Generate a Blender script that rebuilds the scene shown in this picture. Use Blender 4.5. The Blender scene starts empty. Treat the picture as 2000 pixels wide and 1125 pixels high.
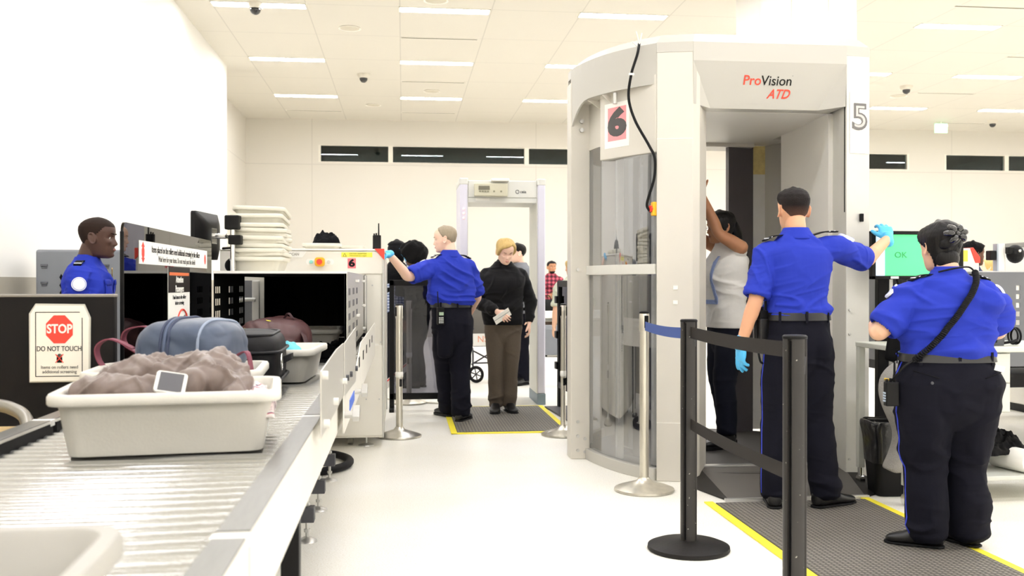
import bpy, math, random
import numpy as np
from mathutils import Vector, Matrix
rnd = random.Random(7)
PI = math.pi
S = bpy.context.scene
COL = S.collection

# ------------------------------------------------------------------ camera, world, exposure
cam_data = bpy.data.cameras.new('camera')
cam = bpy.data.objects.new('camera', cam_data)
COL.objects.link(cam)
cam_data.sensor_width = 36.0
cam_data.lens = 1897.0 / 2000.0 * 36.0
cam_data.clip_start = 0.02
cam_data.clip_end = 200
cam.location = (0, 0, 1.22)
cam.rotation_euler = (math.radians(90 - 0.317), 0, math.radians(-6.4))
cam_data.dof.use_dof = True
cam_data.dof.focus_distance = 5.2
cam_data.dof.aperture_fstop = 5.0
S.camera = cam
world = bpy.data.worlds.new('world')
S.world = world
world.use_nodes = True
world.node_tree.nodes['Background'].inputs[0].default_value = (0.010, 0.014, 0.016, 1)
world.node_tree.nodes['Background'].inputs[1].default_value = 1.0
S.view_settings.view_transform = 'Standard'
S.view_settings.look = 'None'
S.view_settings.gamma = 1.0
S.view_settings.use_curve_mapping = False
S.view_settings.exposure = 0.0
LAMP = 56.0          # radiance of the ceiling diffusers
S.cycles.max_bounces = 10
S.cycles.diffuse_bounces = 6
S.cycles.glossy_bounces = 4
S.cycles.transmission_bounces = 6
S.cycles.transparent_max_bounces = 12
S.cycles.use_denoising = True
S.cycles.sample_clamp_indirect = 6.0
S.cycles.caustics_reflective = False
S.cycles.caustics_refractive = False

# ------------------------------------------------------------------ materials
def lin(c):
    if isinstance(c, str):
        c = c.lstrip('#'); c = [int(c[i:i + 2], 16) / 255 for i in (0, 2, 4)]
    return tuple((x / 12.92 if x <= 0.04045 else ((x + 0.055) / 1.055) ** 2.4) for x in c) + (1.0,)
MATS = {}
def mat(name, col, rough=0.5, metal=0.0, var=0.06, vscale=6.0, bump=0.0, bscale=60.0, spec=0.5, coat=0.0, stretch=None, sheen=0.0, trans=0.0, sss=0.0, emit=None, estr=0.0):
    """Principled material whose colour and relief vary by noise in object space."""
    if name in MATS: return MATS[name]
    m = bpy.data.materials.new(name); m.use_nodes = True
    nt = m.node_tree; N = nt.nodes; L = nt.links
    b = N['Principled BSDF']
    b.inputs['Roughness'].default_value = rough
    b.inputs['Metallic'].default_value = metal
    b.inputs['Specular IOR Level'].default_value = spec
    b.inputs['Coat Weight'].default_value = coat
    b.inputs['Sheen Weight'].default_value = sheen
    b.inputs['Transmission Weight'].default_value = trans
    if sss:
        b.inputs['Subsurface Weight'].default_value = sss
        b.inputs['Subsurface Radius'].default_value = (0.012, 0.005, 0.003)
        b.inputs['Subsurface Scale'].default_value = 1.0
    c = lin(col)
    if max(c[:3]) < 0.06 and not metal:      # true blacks
        c = tuple(x * 0.5 for x in c[:3]) + (1.0,)
        if rough > 0.4: b.inputs['Specular IOR Level'].default_value = min(spec, 0.18)
    tc = N.new('ShaderNodeTexCoord'); mp = N.new('ShaderNodeMapping'); no = N.new('ShaderNodeTexNoise')
    L.new(tc.outputs['Object'], mp.inputs['Vector']); L.new(mp.outputs['Vector'], no.inputs['Vector'])
    if stretch: mp.inputs['Scale'].default_value = stretch
    no.inputs['Scale'].default_value = vscale; no.inputs['Detail'].default_value = 4
    mx = N.new('ShaderNodeMix'); mx.data_type = 'RGBA'
    mx.inputs['A'].default_value = tuple(min(1, x * (1 + var)) for x in c[:3]) + (1,)
    mx.inputs['B'].default_value = tuple(x * (1 - var) for x in c[:3]) + (1,)
    L.new(no.outputs['Fac'], mx.inputs['Factor']); L.new(mx.outputs['Result'], b.inputs['Base Color'])
    if bump:
        n2 = N.new('ShaderNodeTexNoise'); n2.inputs['Scale'].default_value = bscale; n2.inputs['Detail'].default_value = 3
        L.new(mp.outputs['Vector'], n2.inputs['Vector'])
        bu = N.new('ShaderNodeBump'); bu.inputs['Strength'].default_value = bump; bu.inputs['Distance'].default_value = 0.01
        L.new(n2.outputs['Fac'], bu.inputs['Height']); L.new(bu.outputs['Normal'], b.inputs['Normal'])
    if emit is not None:
        b.inputs['Emission Color'].default_value = lin(emit); b.inputs['Emission Strength'].default_value = estr
    MATS[name] = m
    return m
def glassy(name, tint, gloss=1.0, rough=0.02, alpha_mix=None):
    """Thin clear or smoked sheet: tinted see-through with a fresnel reflection."""
    if name in MATS: return MATS[name]
    m = bpy.data.materials.new(name); m.use_nodes = True
    nt = m.node_tree; N = nt.nodes; L = nt.links
    N.remove(N['Principled BSDF'])
    out = N['Material Output']
    tr = N.new('ShaderNodeBsdfTransparent'); tr.inputs['Color'].default_value = tuple(tint) + (1,)
    gl = N.new('ShaderNodeBsdfGlossy'); gl.inputs['Roughness'].default_value = rough
    fr = N.new('ShaderNodeFresnel'); fr.inputs['IOR'].default_value = 1.45
    mx = N.new('ShaderNodeMixShader')
    sc = N.new('ShaderNodeMath'); sc.operation = 'MULTIPLY'; sc.inputs[1].default_value = gloss; L.new(fr.outputs['Fac'], sc.inputs[0])
    L.new(sc.outputs[0], mx.inputs['Fac']); L.new(tr.outputs[0], mx.inputs[1]); L.new(gl.outputs[0], mx.inputs[2])
    last = mx
    if alpha_mix:
        df = N.new('ShaderNodeBsdfDiffuse'); df.inputs['Color'].default_value = lin(alpha_mix[0])
        m2 = N.new('ShaderNodeMixShader'); m2.inputs['Fac'].default_value = alpha_mix[1]
        L.new(mx.outputs[0], m2.inputs[1]); L.new(df.outputs[0], m2.inputs[2]); last = m2
    L.new(last.outputs[0], out.inputs['Surface'])
    MATS[name] = m
    return m

# ------------------------------------------------------------------ geometry helpers: every shape is (verts, faces)
def J(*parts):
    V, F = [], []
    for v, f in parts:
        o = len(V); V += [tuple(p) for p in v]; F += [tuple(i + o for i in q) for q in f]
    return V, F
def xf(vf, loc=(0, 0, 0), rz=0.0, rx=0.0, ry=0.0, sc=1.0):
    M = Matrix.Translation(loc) @ Matrix.Rotation(rz, 4, 'Z') @ Matrix.Rotation(ry, 4, 'Y') @ Matrix.Rotation(rx, 4, 'X') @ Matrix.Scale(sc, 4)
    return [tuple(M @ Vector(p)) for p in vf[0]], vf[1]
def box(x0, x1, y0, y1, z0, z1):
    V = [(x, y, z) for z in (z0, z1) for y in (y0, y1) for x in (x0, x1)]
    return V, [(0, 2, 3, 1), (4, 5, 7, 6), (0, 1, 5, 4), (2, 6, 7, 3), (0, 4, 6, 2), (1, 3, 7, 5)]
def cbox(c, s):
    return box(c[0] - s[0] / 2, c[0] + s[0] / 2, c[1] - s[1] / 2, c[1] + s[1] / 2, c[2] - s[2] / 2, c[2] + s[2] / 2)
def prism(poly, z0, z1):
    """Extrude an anticlockwise plan polygon from z0 to z1."""
    n = len(poly)
    V = [(p[0], p[1], z0) for p in poly] + [(p[0], p[1], z1) for p in poly]
    F = [tuple(range(n - 1, -1, -1)), tuple(range(n, 2 * n))] + [(i, (i + 1) % n, n + (i + 1) % n, n + i) for i in range(n)]
    return V, F
def prism_y(poly, y0, y1):
    """Extrude an (x,z) polygon along y."""
    n = len(poly)
    V = [(p[0], y0, p[1]) for p in poly] + [(p[0], y1, p[1]) for p in poly]
    F = [tuple(range(n)), tuple(range(2 * n - 1, n - 1, -1))] + [(i, n + i, n + (i + 1) % n, (i + 1) % n) for i in range(n)]
    return V, F
def prism_x(poly, x0, x1):
    n = len(poly)
    V = [(x0, p[0], p[1]) for p in poly] + [(x1, p[0], p[1]) for p in poly]
    F = [tuple(range(n - 1, -1, -1)), tuple(range(n, 2 * n))] + [(i, (i + 1) % n, n + (i + 1) % n, n + i) for i in range(n)]
    return V, F
def rings(R, cap=True, closed=False):
    """Skin a list of equal-length vertex rings."""
    n = len(R[0]); V = [tuple(p) for r in R for p in r]; F = []
    m = len(R)
    for i in range(m if closed else m - 1):
        a, b = i * n, ((i + 1) % m) * n
        F += [(a + k, a + (k + 1) % n, b + (k + 1) % n, b + k) for k in range(n)]
    if cap and not closed:
        F += [tuple(range(n - 1, -1, -1)), tuple((m - 1) * n + k for k in range(n))]
    return V, F
def lathe(prof, seg=32, c=(0, 0, 0)):
    return rings([[(c[0] + r * math.cos(2 * PI * k / seg), c[1] + r * math.sin(2 * PI * k / seg), c[2] + z) for k in range(seg)] for r, z in prof])
def smooth_path(pts, sub=6, closed=False):
    P = [Vector(p) for p in pts]; n = len(P); out = []
    for i in range(n if closed else n - 1):
        if closed: p0, p1, p2, p3 = P[(i - 1) % n], P[i], P[(i + 1) % n], P[(i + 2) % n]
        else: p0, p1, p2, p3 = P[max(i - 1, 0)], P[i], P[i + 1], P[min(i + 2, n - 1)]
        for k in range(sub):
            t = k / sub
            out.append(0.5 * ((2 * p1) + (p2 - p0) * t + (2 * p0 - 5 * p1 + 4 * p2 - p3) * t * t + (3 * p1 - p0 - 3 * p2 + p3) * t ** 3))
    if not closed: out.append(P[-1])
    return out
def tube(pts, r, seg=12, closed=False):
    """Round tube along a path; r may be one radius or one per point."""
    P = [Vector(p) for p in pts]; n = len(P)
    rs = r if isinstance(r, (list, tuple)) else [r] * n
    up = None; R = []
    for i in range(n):
        a = P[(i - 1) % n] if closed or i > 0 else P[i]; b = P[(i + 1) % n] if closed or i < n - 1 else P[i]
        t = (b - a).normalized()
        if up is None:
            up = Vector((0, 0, 1)) if abs(t.z) < 0.9 else Vector((1, 0, 0))
        u = (up - t * up.dot(t)).normalized(); v = t.cross(u); up = u
        R.append([tuple(P[i] + (u * math.cos(2 * PI * k / seg) + v * math.sin(2 * PI * k / seg)) * rs[i]) for k in range(seg)])
    return rings(R, closed=closed)
def cyl(p0, p1, r, seg=20, r1=None):
    return tube([p0, p1], [r, r if r1 is None else r1], seg)
def ball(c, r, seg=20, sq=(1, 1, 1)):
    prof = [(max(1e-4, r * math.sin(PI * k / (seg // 2))), -r * math.cos(PI * k / (seg // 2))) for k in range(seg // 2 + 1)]
    v, f = lathe(prof, seg)
    return [(c[0] + x * sq[0], c[1] + y * sq[1], c[2] + z * sq[2]) for x, y, z in v], f
def rr(w, d, r, z=0.0, n=6, cx=0.0, cy=0.0):
    """Rounded-rectangle ring in the xy plane."""
    out = []
    for qx, qy, a0 in ((1, 1, 0), (-1, 1, PI / 2), (-1, -1, PI), (1, -1, 1.5 * PI)):
        for k in range(n + 1):
            a = a0 + PI / 2 * k / n
            out.append((cx + qx * (w / 2 - r) + r * math.cos(a), cy + qy * (d / 2 - r) + r * math.sin(a), z))
    return out
def holed(us, vs, holes, place):
    """Flat sheet with rectangular holes: us, vs are extents, holes (u0,u1,v0,v1)."""
    U = sorted(set([us[0], us[1]] + [h[0] for h in holes] + [h[1] for h in holes]))
    W = sorted(set([vs[0], vs[1]] + [h[2] for h in holes] + [h[3] for h in holes]))
    V = [place(u, w) for w in W for u in U]; F = []
    for j in range(len(W) - 1):
        for i in range(len(U) - 1):
            cu, cv = (U[i] + U[i + 1]) / 2, (W[j] + W[j + 1]) / 2
            if any(h[0] < cu < h[1] and h[2] < cv < h[3] for h in holes): continue
            a = j * len(U) + i
            F.append((a, a + 1, a + 1 + len(U), a + len(U)))
    return V, F

# ------------------------------------------------------------------ objects
def obj(name, vf, m, parent=None, smooth=False, bevel=0.0, solid=0.0, sub=0, bseg=2):
    me = bpy.data.meshes.new(name)
    me.from_pydata([tuple(map(float, p)) for p in vf[0]], [], vf[1]); me.validate(); me.update()
    ms = m if isinstance(m, (list, tuple)) else [m]
    for x in ms: me.materials.append(x)
    o = bpy.data.objects.new(name, me); COL.objects.link(o)
    if parent is not None: o.parent = parent
    if smooth:
        for p in me.polygons: p.use_smooth = True
        if smooth != 'all':
            md = None
            try: me.set_sharp_from_angle(angle=math.radians(40))
            except Exception: pass
    if solid:
        md = o.modifiers.new('thick', 'SOLIDIFY'); md.thickness = solid; md.offset = 0
    if bevel:
        md = o.modifiers.new('bevel', 'BEVEL'); md.width = bevel; md.segments = bseg; md.limit_method = 'ANGLE'; md.angle_limit = math.radians(35)
    if sub:
        md = o.modifiers.new('sub', 'SUBSURF'); md.levels = sub; md.render_levels = sub
    return o
def tag(o, label, cat, group=None, kind=None):
    o['label'] = label; o['category'] = cat
    if group: o['group'] = group
    if kind: o['kind'] = kind
    return o
def thing(name, label, cat, loc=(0, 0, 0), rz=0.0, group=None):
    o = bpy.data.objects.new(name, None); COL.objects.link(o)
    o.empty_display_size = 0.1
    o.location = loc; o.rotation_euler = (0, 0, rz)
    return tag(o, label, cat, group)
def struct(name, vf, m, label=None, parent=None, **k):
    o = obj(name, vf, m, parent, **k)
    if parent is None: o['kind'] = 'structure'
    if label: o['label'] = label
    return o
def copy_tree(root, loc=None, rz=None):
    r = root.copy(); COL.objects.link(r)
    if loc is not None: r.location = loc
    if rz is not None: r.rotation_euler = (0, 0, rz)
    for ch in list(root.children):
        c = ch.copy(); COL.objects.link(c); c.parent = r
        for g in list(ch.children):
            d = g.copy(); COL.objects.link(d); d.parent = c
    return r
def text(body, size, m, parent, loc, rot=(PI / 2, 0, 0), name='lettering', bold=0.0, shear=0.0, ext=0.0006, align='CENTER', sx=1.0):
    cu = bpy.data.curves.new(name, 'FONT'); cu.body = body; cu.size = size; cu.extrude = ext; cu.offset = bold; cu.shear = shear
    cu.align_x = align; cu.align_y = 'CENTER'; cu.resolution_u = 4; cu.space_line = 1.0
    t = bpy.data.objects.new(name + '_tmp', cu); COL.objects.link(t)
    dg = bpy.context.evaluated_depsgraph_get()
    me = bpy.data.meshes.new_from_object(t.evaluated_get(dg)); me.name = name
    bpy.data.objects.remove(t)
    me.materials.clear(); me.materials.append(m)
    o = bpy.data.objects.new(name, me); COL.objects.link(o)
    o.parent = parent; o.location = loc; o.rotation_euler = rot; o.scale = (sx, 1, 1)
    return o

# numpy value noise
def _h(i, j, k, s):
    n = (i * 374761393 + j * 668265263 + k * 2147483647 + s * 1274126177) & 0xffffffff
    n = ((n ^ (n >> 13)) * 1274126177) & 0xffffffff
    return ((n ^ (n >> 16)) & 0xffff) / 32767.5 - 1.0
def vnoise(P, s=0):
    P = np.asarray(P, float); I = np.floor(P).astype(np.int64); f = P - I; f = f * f * f * (f * (f * 6 - 15) + 10)
    r = 0
    for a in (0, 1):
        for b in (0, 1):
            for c in (0, 1):
                w = (f[:, 0] if a else 1 - f[:, 0]) * (f[:, 1] if b else 1 - f[:, 1]) * (f[:, 2] if c else 1 - f[:, 2])
                r = r + w * _h(I[:, 0] + a, I[:, 1] + b, I[:, 2] + c, s)
    return r
def ridge(P, s=0):
    return 1.0 - np.abs(vnoise(P, s)) * 2.0
def vnormals(me):
    n = np.zeros(len(me.vertices) * 3); me.vertex_normals.foreach_get('vector', n); return n.reshape(-1, 3)
def remesh(vf, voxel, smooth=3, name='tmp'):
    """Union of closed shapes as one continuous surface; returns a new mesh datablock."""
    me = bpy.data.meshes.new(name); me.from_pydata([tuple(map(float, p)) for p in vf[0]], [], vf[1]); me.update()
    o = bpy.data.objects.new(name, me); COL.objects.link(o)
    md = o.modifiers.new('r', 'REMESH'); md.mode = 'VOXEL'; md.voxel_size = voxel; md.use_smooth_shade = True
    if smooth:
        sm = o.modifiers.new('s', 'SMOOTH'); sm.factor = 0.5; sm.iterations = smooth
    dg = bpy.context.evaluated_depsgraph_get()
    out = bpy.data.meshes.new_from_object(o.evaluated_get(dg))
    bpy.data.objects.remove(o); bpy.data.meshes.remove(me)
    return out
def getv(me):
    v = np.zeros(len(me.vertices) * 3); me.vertices.foreach_get('co', v); return v.reshape(-1, 3)
def setv(me, v):
    me.vertices.foreach_set('co', np.ascontiguousarray(v, dtype=float).ravel()); me.update()
def folds(me, amp, dirs, seed, fade=None, flat=False):
    """Cloth folds: rounded crests with tight valleys, drawn out along given directions and broken into patches."""
    V0 = getv(me); n = vnormals(me); d = np.zeros(len(V0)); V = V0[:, [0, 2, 1]] if flat else V0
    for ang, al, ac, a in dirs:
        g = math.radians(ang); wv = vnoise(V * 5 + seed, 7)
        across = V[:, 0] * math.sin(g) + V[:, 2] * math.cos(g); along = V[:, 0] * math.cos(g) - V[:, 2] * math.sin(g)
        P = np.stack([along * al + .35 * wv, V[:, 1] * al * 1.2 + .2 * wv, across * ac + .45 * wv], 1) + seed
        rg = 1.0 - 2.4 * np.abs(vnoise(P, int(seed) + 1))
        patch = np.clip(.5 + 1.3 * vnoise(V * 4.5 + seed + 31, 3), 0, 1)
        d += a * np.clip(rg, -.3, 1) * patch
        seed += 3.7
    w_ = np.ones(len(V)) if fade is None else fade(V0)
    setv(me, V0 + n * (amp * d * w_)[:, None]); return me
def meobj(name, me, m, parent=None, smooth=True):
    me.name = name; me.materials.clear()
    for x in (m if isinstance(m, (list, tuple)) else [m]): me.materials.append(x)
    if smooth: me.polygons.foreach_set('use_smooth', [True] * len(me.polygons))
    o = bpy.data.objects.new(name, me); COL.objects.link(o)
    if parent is not None: o.parent = parent
    return o
def limb(pts, rs, seg=22, sub=6, flat=None):
    """Tapering limb through joints with a radius at each; smooth in between."""
    P = smooth_path(pts, sub); n = len(P); t = np.linspace(0, len(rs) - 1, n)
    R = list(np.interp(t, range(len(rs)), rs))
    d0 = (P[0] - P[1]).normalized(); d1 = (P[-1] - P[-2]).normalized()
    P2 = [P[0] + d0 * R[0] * .75, P[0] + d0 * R[0] * .45] + P + [P[-1] + d1 * R[-1] * .3]
    R2 = [R[0] * .35, R[0] * .80] + R + [R[-1] * .7]
    return tube(P2, R2, seg)
# ------------------------------------------------------------------ room shell
XL, XR, YB, YF, ZC = -2.92, 17.0, 21.86, -7.0, 4.84
XL2, YC = -3.43, 16.645                      # the wall on the left steps back here
def seamed(name, col, axes, rough=0.6, width=0.006, dark=0.72, vscale=0.7, spec=0.3):
    """Painted panels: axes is a list of (axis index, first line, pitch) joints in world metres."""
    m = bpy.data.materials.new(name); m.use_nodes = True
    nt = m.node_tree; N = nt.nodes; L = nt.links; b = N['Principled BSDF']
    b.inputs['Roughness'].default_value = rough; b.inputs['Specular IOR Level'].default_value = spec
    tc = N.new('ShaderNodeTexCoord'); sp = N.new('ShaderNodeSeparateXYZ'); L.new(tc.outputs['Object'], sp.inputs[0])
    acc = None
    for ax, first, pitch in axes:
        s = N.new('ShaderNodeMath'); s.operation = 'SUBTRACT'; L.new(sp.outputs[ax], s.inputs[0]); s.inputs[1].default_value = first - pitch / 2
        w = N.new('ShaderNodeMath'); w.operation = 'FLOORED_MODULO'; L.new(s.outputs[0], w.inputs[0]); w.inputs[1].default_value = pitch
        c = N.new('ShaderNodeMath'); c.operation = 'COMPARE'; L.new(w.outputs[0], c.inputs[0]); c.inputs[1].default_value = pitch / 2; c.inputs[2].default_value = width
        if acc is None: acc = c
        else:
            mx = N.new('ShaderNodeMath'); mx.operation = 'MAXIMUM'; L.new(acc.outputs[0], mx.inputs[0]); L.new(c.outputs[0], mx.inputs[1]); acc = mx
    no = N.new('ShaderNodeTexNoise'); no.inputs['Scale'].default_value = vscale; L.new(tc.outputs['Object'], no.inputs['Vector'])
    base = N.new('ShaderNodeMix'); base.data_type = 'RGBA'; c = lin(col)
    base.inputs['A'].default_value = c; base.inputs['B'].default_value = tuple(x * 0.955 for x in c[:3]) + (1,)
    L.new(no.outputs['Fac'], base.inputs['Factor'])
    mm = N.new('ShaderNodeMix'); mm.data_type = 'RGBA'
    L.new(acc.outputs[0], mm.inputs['Factor']); L.new(base.outputs['Result'], mm.inputs['A'])
    mm.inputs['B'].default_value = tuple(x * dark for x in c[:3]) + (1,)
    L.new(mm.outputs['Result'], b.inputs['Base Color'])
    return m
M_ceil = seamed('ceiling_panels', '#DBD6CA', [(0, -2.465, 1.2125), (1, 0.45, 1.55)], width=0.008, dark=0.80)
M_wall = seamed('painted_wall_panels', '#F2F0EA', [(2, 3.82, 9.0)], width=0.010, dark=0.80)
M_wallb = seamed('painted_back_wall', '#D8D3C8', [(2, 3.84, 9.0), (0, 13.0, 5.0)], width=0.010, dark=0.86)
M_wainscot = mat('wainscot_grey', '#A8A294', 0.5, vscale=12)
def floor_material():
    m = bpy.data.materials.new('cream_terrazzo'); m.use_nodes = True
    nt = m.node_tree; N = nt.nodes; L = nt.links; b = N['Principled BSDF']
    b.inputs['Roughness'].default_value = 0.32; b.inputs['Specular IOR Level'].default_value = 0.35
    tc = N.new('ShaderNodeTexCoord')
    a = N.new('ShaderNodeTexNoise'); a.inputs['Scale'].default_value = 140; a.inputs['Detail'].default_value = 6
    v = N.new('ShaderNodeTexVoronoi'); v.inputs['Scale'].default_value = 90
    n2 = N.new('ShaderNodeTexNoise'); n2.inputs['Scale'].default_value = 0.8; n2.inputs['Detail'].default_value = 5
    for q in (a, v, n2): L.new(tc.outputs['Object'], q.inputs['Vector'])
    r1 = N.new('ShaderNodeValToRGB'); e = r1.color_ramp.elements
    e[0].position = 0.30; e[0].color = lin('#E6E2D6'); e[1].position = 0.52; e[1].color = lin('#FAF8F2')
    L.new(a.outputs['Fac'], r1.inputs['Fac'])
    r2 = N.new('ShaderNodeValToRGB'); e = r2.color_ramp.elements
    e[0].position = 0.02; e[0].color = lin('#DAD4C6'); e[1].position = 0.10; e[1].color = (1, 1, 1, 1)
    L.new(v.outputs['Distance'], r2.inputs['Fac'])
    r3 = N.new('ShaderNodeValToRGB'); e = r3.color_ramp.elements
    e[0].position = 0.30; e[0].color = lin('#F8F6EF'); e[1].position = 0.65; e[1].color = (1, 1, 1, 1)
    L.new(n2.outputs['Fac'], r3.inputs['Fac'])
    m1 = N.new('ShaderNodeMix'); m1.data_type = 'RGBA'; m1.blend_type = 'MULTIPLY'; m1.inputs['Factor'].default_value = 0.35
    L.new(r1.outputs['Color'], m1.inputs['A']); L.new(r2.outputs['Color'], m1.inputs['B'])
    m2 = N.new('ShaderNodeMix'); m2.data_type = 'RGBA'; m2.blend_type = 'MULTIPLY'; m2.inputs['Factor'].default_value = 1.0
    L.new(m1.outputs['Result'], m2.inputs['A']); L.new(r3.outputs['Color'], m2.inputs['B'])
    L.new(m2.outputs['Result'], b.inputs['Base Color'])
    return m
M_floor = floor_material()
struct('floor', box(XL2 - .2, XR + .2, YF - .2, YB + .2, -0.12, 0.0), M_floor, 'cream speckled terrazzo floor')
struct('ceiling', box(XL2 - .2, XR + .2, YF - .2, YB + .2, ZC, ZC + 0.12), M_ceil, 'cream panelled ceiling')
struct('wall_left', box(XL2 - .2, XL, YF, YC, 0, ZC), M_wall, 'near white left wall')
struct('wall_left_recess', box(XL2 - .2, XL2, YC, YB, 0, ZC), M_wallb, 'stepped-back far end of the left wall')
struct('wall_right', box(XR, XR + .2, YF, YB, 0, ZC), M_wall, 'white right wall')
struct('wall_front', box(XL2 - .2, XR + .2, YF - .2, YF, 0, ZC), M_wall, 'white wall behind the camera')
struct('baseboard_left', box(XL, XL + .018, YF, YC + .018, 0, 1.262), M_wainscot, 'grey wainscot on the left wall')
# back wall with its band of clerestory windows
WZ0, WZ1 = 3.893, 4.272
wins = [(-1.86, -0.275), (-0.275, 2.785), (2.785, 5.85), (8.9, 11.93), (12.81, 14.4), (14.4, 16.8)]
holes = [(-1.86, 5.85, WZ0, WZ1), (8.9, 11.93, WZ0, WZ1), (12.81, 16.8, WZ0, WZ1)]
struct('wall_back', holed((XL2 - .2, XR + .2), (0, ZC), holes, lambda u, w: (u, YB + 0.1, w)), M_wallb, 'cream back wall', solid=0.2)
M_frame = mat('window_frame_white', '#E4DFD2', 0.4)
M_dark = mat('night_backing', '#27343A', 0.25, spec=0.6, vscale=1.5)
M_wglass = glassy('window_glass', (0.80, 0.88, 0.88), rough=0.01)
for i, (a, b) in enumerate(wins):
    w = struct('window_%d' % (i + 1), J(box(a, b, YB + .0, YB + .09, WZ0 - .012, WZ0 + .012), box(a, b, YB, YB + .09, WZ1 - .012, WZ1 + .012),
               box(a - .0, a + .05, YB - .005, YB + .09, WZ0, WZ1), box(b - .05, b, YB - .005, YB + .09, WZ0, WZ1)), M_frame)
    obj('pane', box(a + .05, b - .05, YB + .05, YB + .056, WZ0 + .012, WZ1 - .012), M_wglass, w)
struct('backdrop_night', box(XL2 - 1, XR + 1, YB + 1.2, YB + 1.3, 2.5, 6.0), M_dark, 'dark night outside the clerestory windows')
# ------------------------------------------------------------------ ceiling fittings
M_lamp = mat('lamp_diffuser', '#FFFFFF', 0.5, emit='#F6F7FE', estr=LAMP, var=0.0)
M_lampf = mat('lamp_trim', '#F4F0E6', 0.4)
cols = [-1.86 + 2.412 * k for k in range(8)]
rows = [19.15 - 3.1 * j for j in range(9)]
ordn = ['first', 'second', 'third', 'fourth', 'fifth', 'sixth', 'seventh', 'eighth', 'ninth']
lights = []
proto = None
for j, y in enumerate(rows):
    for k, x in enumerate(cols):
        lab = 'recessed white strip light, %s row from the back wall, %s from the left wall' % (ordn[j], ordn[k])
        if proto is None:
            proto = thing('ceiling_light', lab, 'ceiling light', (x, y, ZC), 0, 'recessed ceiling strip lights')
            obj('frame', J(box(-.606, .606, -.115, -.10, -.012, .0), box(-.606, .606, .10, .115, -.012, .0), box(-.606, -.59, -.115, .115, -.012, .0), box(.59, .606, -.115, .115, -.012, .0)), M_lampf, proto)
            obj('diffuser', box(-.59, .59, -.10, .10, -.008, -.001), M_lamp, proto)
        else:
            r = copy_tree(proto, (x, y, ZC)); r['label'] = lab
M_slot = mat('air_slot_dark', '#7C7766', 0.6)
slots = [(0.54, 14.45, 'over the middle, between two light rows'), (0.54, 17.6, 'over the doorway detector, nearer of two'),
         (-1.86, 20.8, 'by the back wall, over the tray stack'), (0.54, 20.8, 'by the back wall, over the doorway detector'),
         (10.33, 17.56, 'right of the tall booth, near the exit sign'), (7.75, 12.0, 'at the top right corner of the picture'),
         (10.2, 14.6, 'at the right edge, above the lights'), (12.6, 20.8, 'beside the green exit sign'), (8.0, 20.8, 'by the back wall behind the tall booth')]
for x, y, w in slots:
    t = thing('air_slot', 'thin dark air slot in the ceiling ' + w, 'air vent', (x, y, ZC), 0, 'linear air slots in the ceiling')
    obj('slot', box(-.56, .56, -.03, .03, -.004, -.0005), M_slot, t); obj('slot_trim', J(box(-.58, .58, -.045, -.03, -.006, 0), box(-.58, .58, .03, .045, -.006, 0)), M_lampf, t)
M_domew = mat('camera_housing', '#D8D2C4', 0.4); M_domeb = mat('camera_dome_smoke', '#2A2926', 0.12, coat=0.6)
for x, y, w in [(-0.68, 17.07, 'above the tray stack'), (-1.90, 12.9, 'at the top edge over a light'), (9.21, 16.98, 'right of the tall booth'), (13.1, 20.4, 'right of the green exit sign')]:
    t = thing('dome_camera', 'small dark dome security camera on the ceiling ' + w, 'security camera', (x, y, ZC), 0, 'ceiling dome cameras')
    obj('housing', lathe([(.001, 0), (.11, 0), (.11, -.03), (.085, -.07), (.001, -.07)], 24), M_domew, t, smooth=True)
    obj('dome', ball((0, 0, -.08), .07, 20), M_domeb, t, smooth=True)
M_spk = mat('speaker_grille', '#CFC8B6', 0.7, bump=0.3, bscale=300)
for x, y, w in [(0.54, 18.43, 'over the doorway detector'), (0.42, 12.5, 'at the top edge, above the middle lights'), (9.55, 17.9, 'right of the tall booth'), (-0.75, 14.0, 'over the scanner body, very faint'), (-0.6, 20.0, 'near the back wall, very faint')]:
    t = thing('ceiling_speaker', 'round flat speaker grille in the ceiling ' + w, 'speaker', (x, y, ZC), 0, 'ceiling speaker grilles')
    obj('ring', lathe([(.15, 0), (.16, -.012), (.15, -.014), (.135, -.004), (.135, 0)], 28), M_lampf, t, smooth=True)
    obj('grille', lathe([(.001, -.001), (.136, -.001), (.136, -.007), (.001, -.009)], 28), M_spk, t, smooth=True)
# lamp by the column
t = thing('spot_lamp', 'small bright round ceiling lamp beside the white column', 'lamp', (4.86, 12.95, ZC))
obj('body', lathe([(.001, 0), (.07, 0), (.07, -.05), (.001, -.05)], 20), M_lampf, t, smooth=True)
obj('bulb', ball((0, 0, -.06), .05, 16), M_lamp, t, smooth=True)
# white column behind the booth
M_col = mat('column_white', '#F6F4EF', 0.5, vscale=1.0, var=0.02)
c = struct('trim_1', J(prism(rr(1.22, 0.9, 0.03, cx=4.80, cy=11.6), 0, ZC)) if False else ([(x, y, 0) for x, y, _ in rr(1.22, .9, .06, cx=4.83, cy=11.6)] + [(x, y, ZC) for x, y, _ in rr(1.22, .9, .06, cx=4.83, cy=11.6)],
    [(i, (i + 1) % 28, 28 + (i + 1) % 28, 28 + i) for i in range(28)]), M_col, 'white clad square column', smooth=True)
obj('cladding_joint', J(box(4.60, 4.604, 11.145, 11.151, 0, ZC), box(5.06, 5.064, 11.145, 11.151, 0, ZC)), mat('joint_grey', '#CFCABD'), c)
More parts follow.
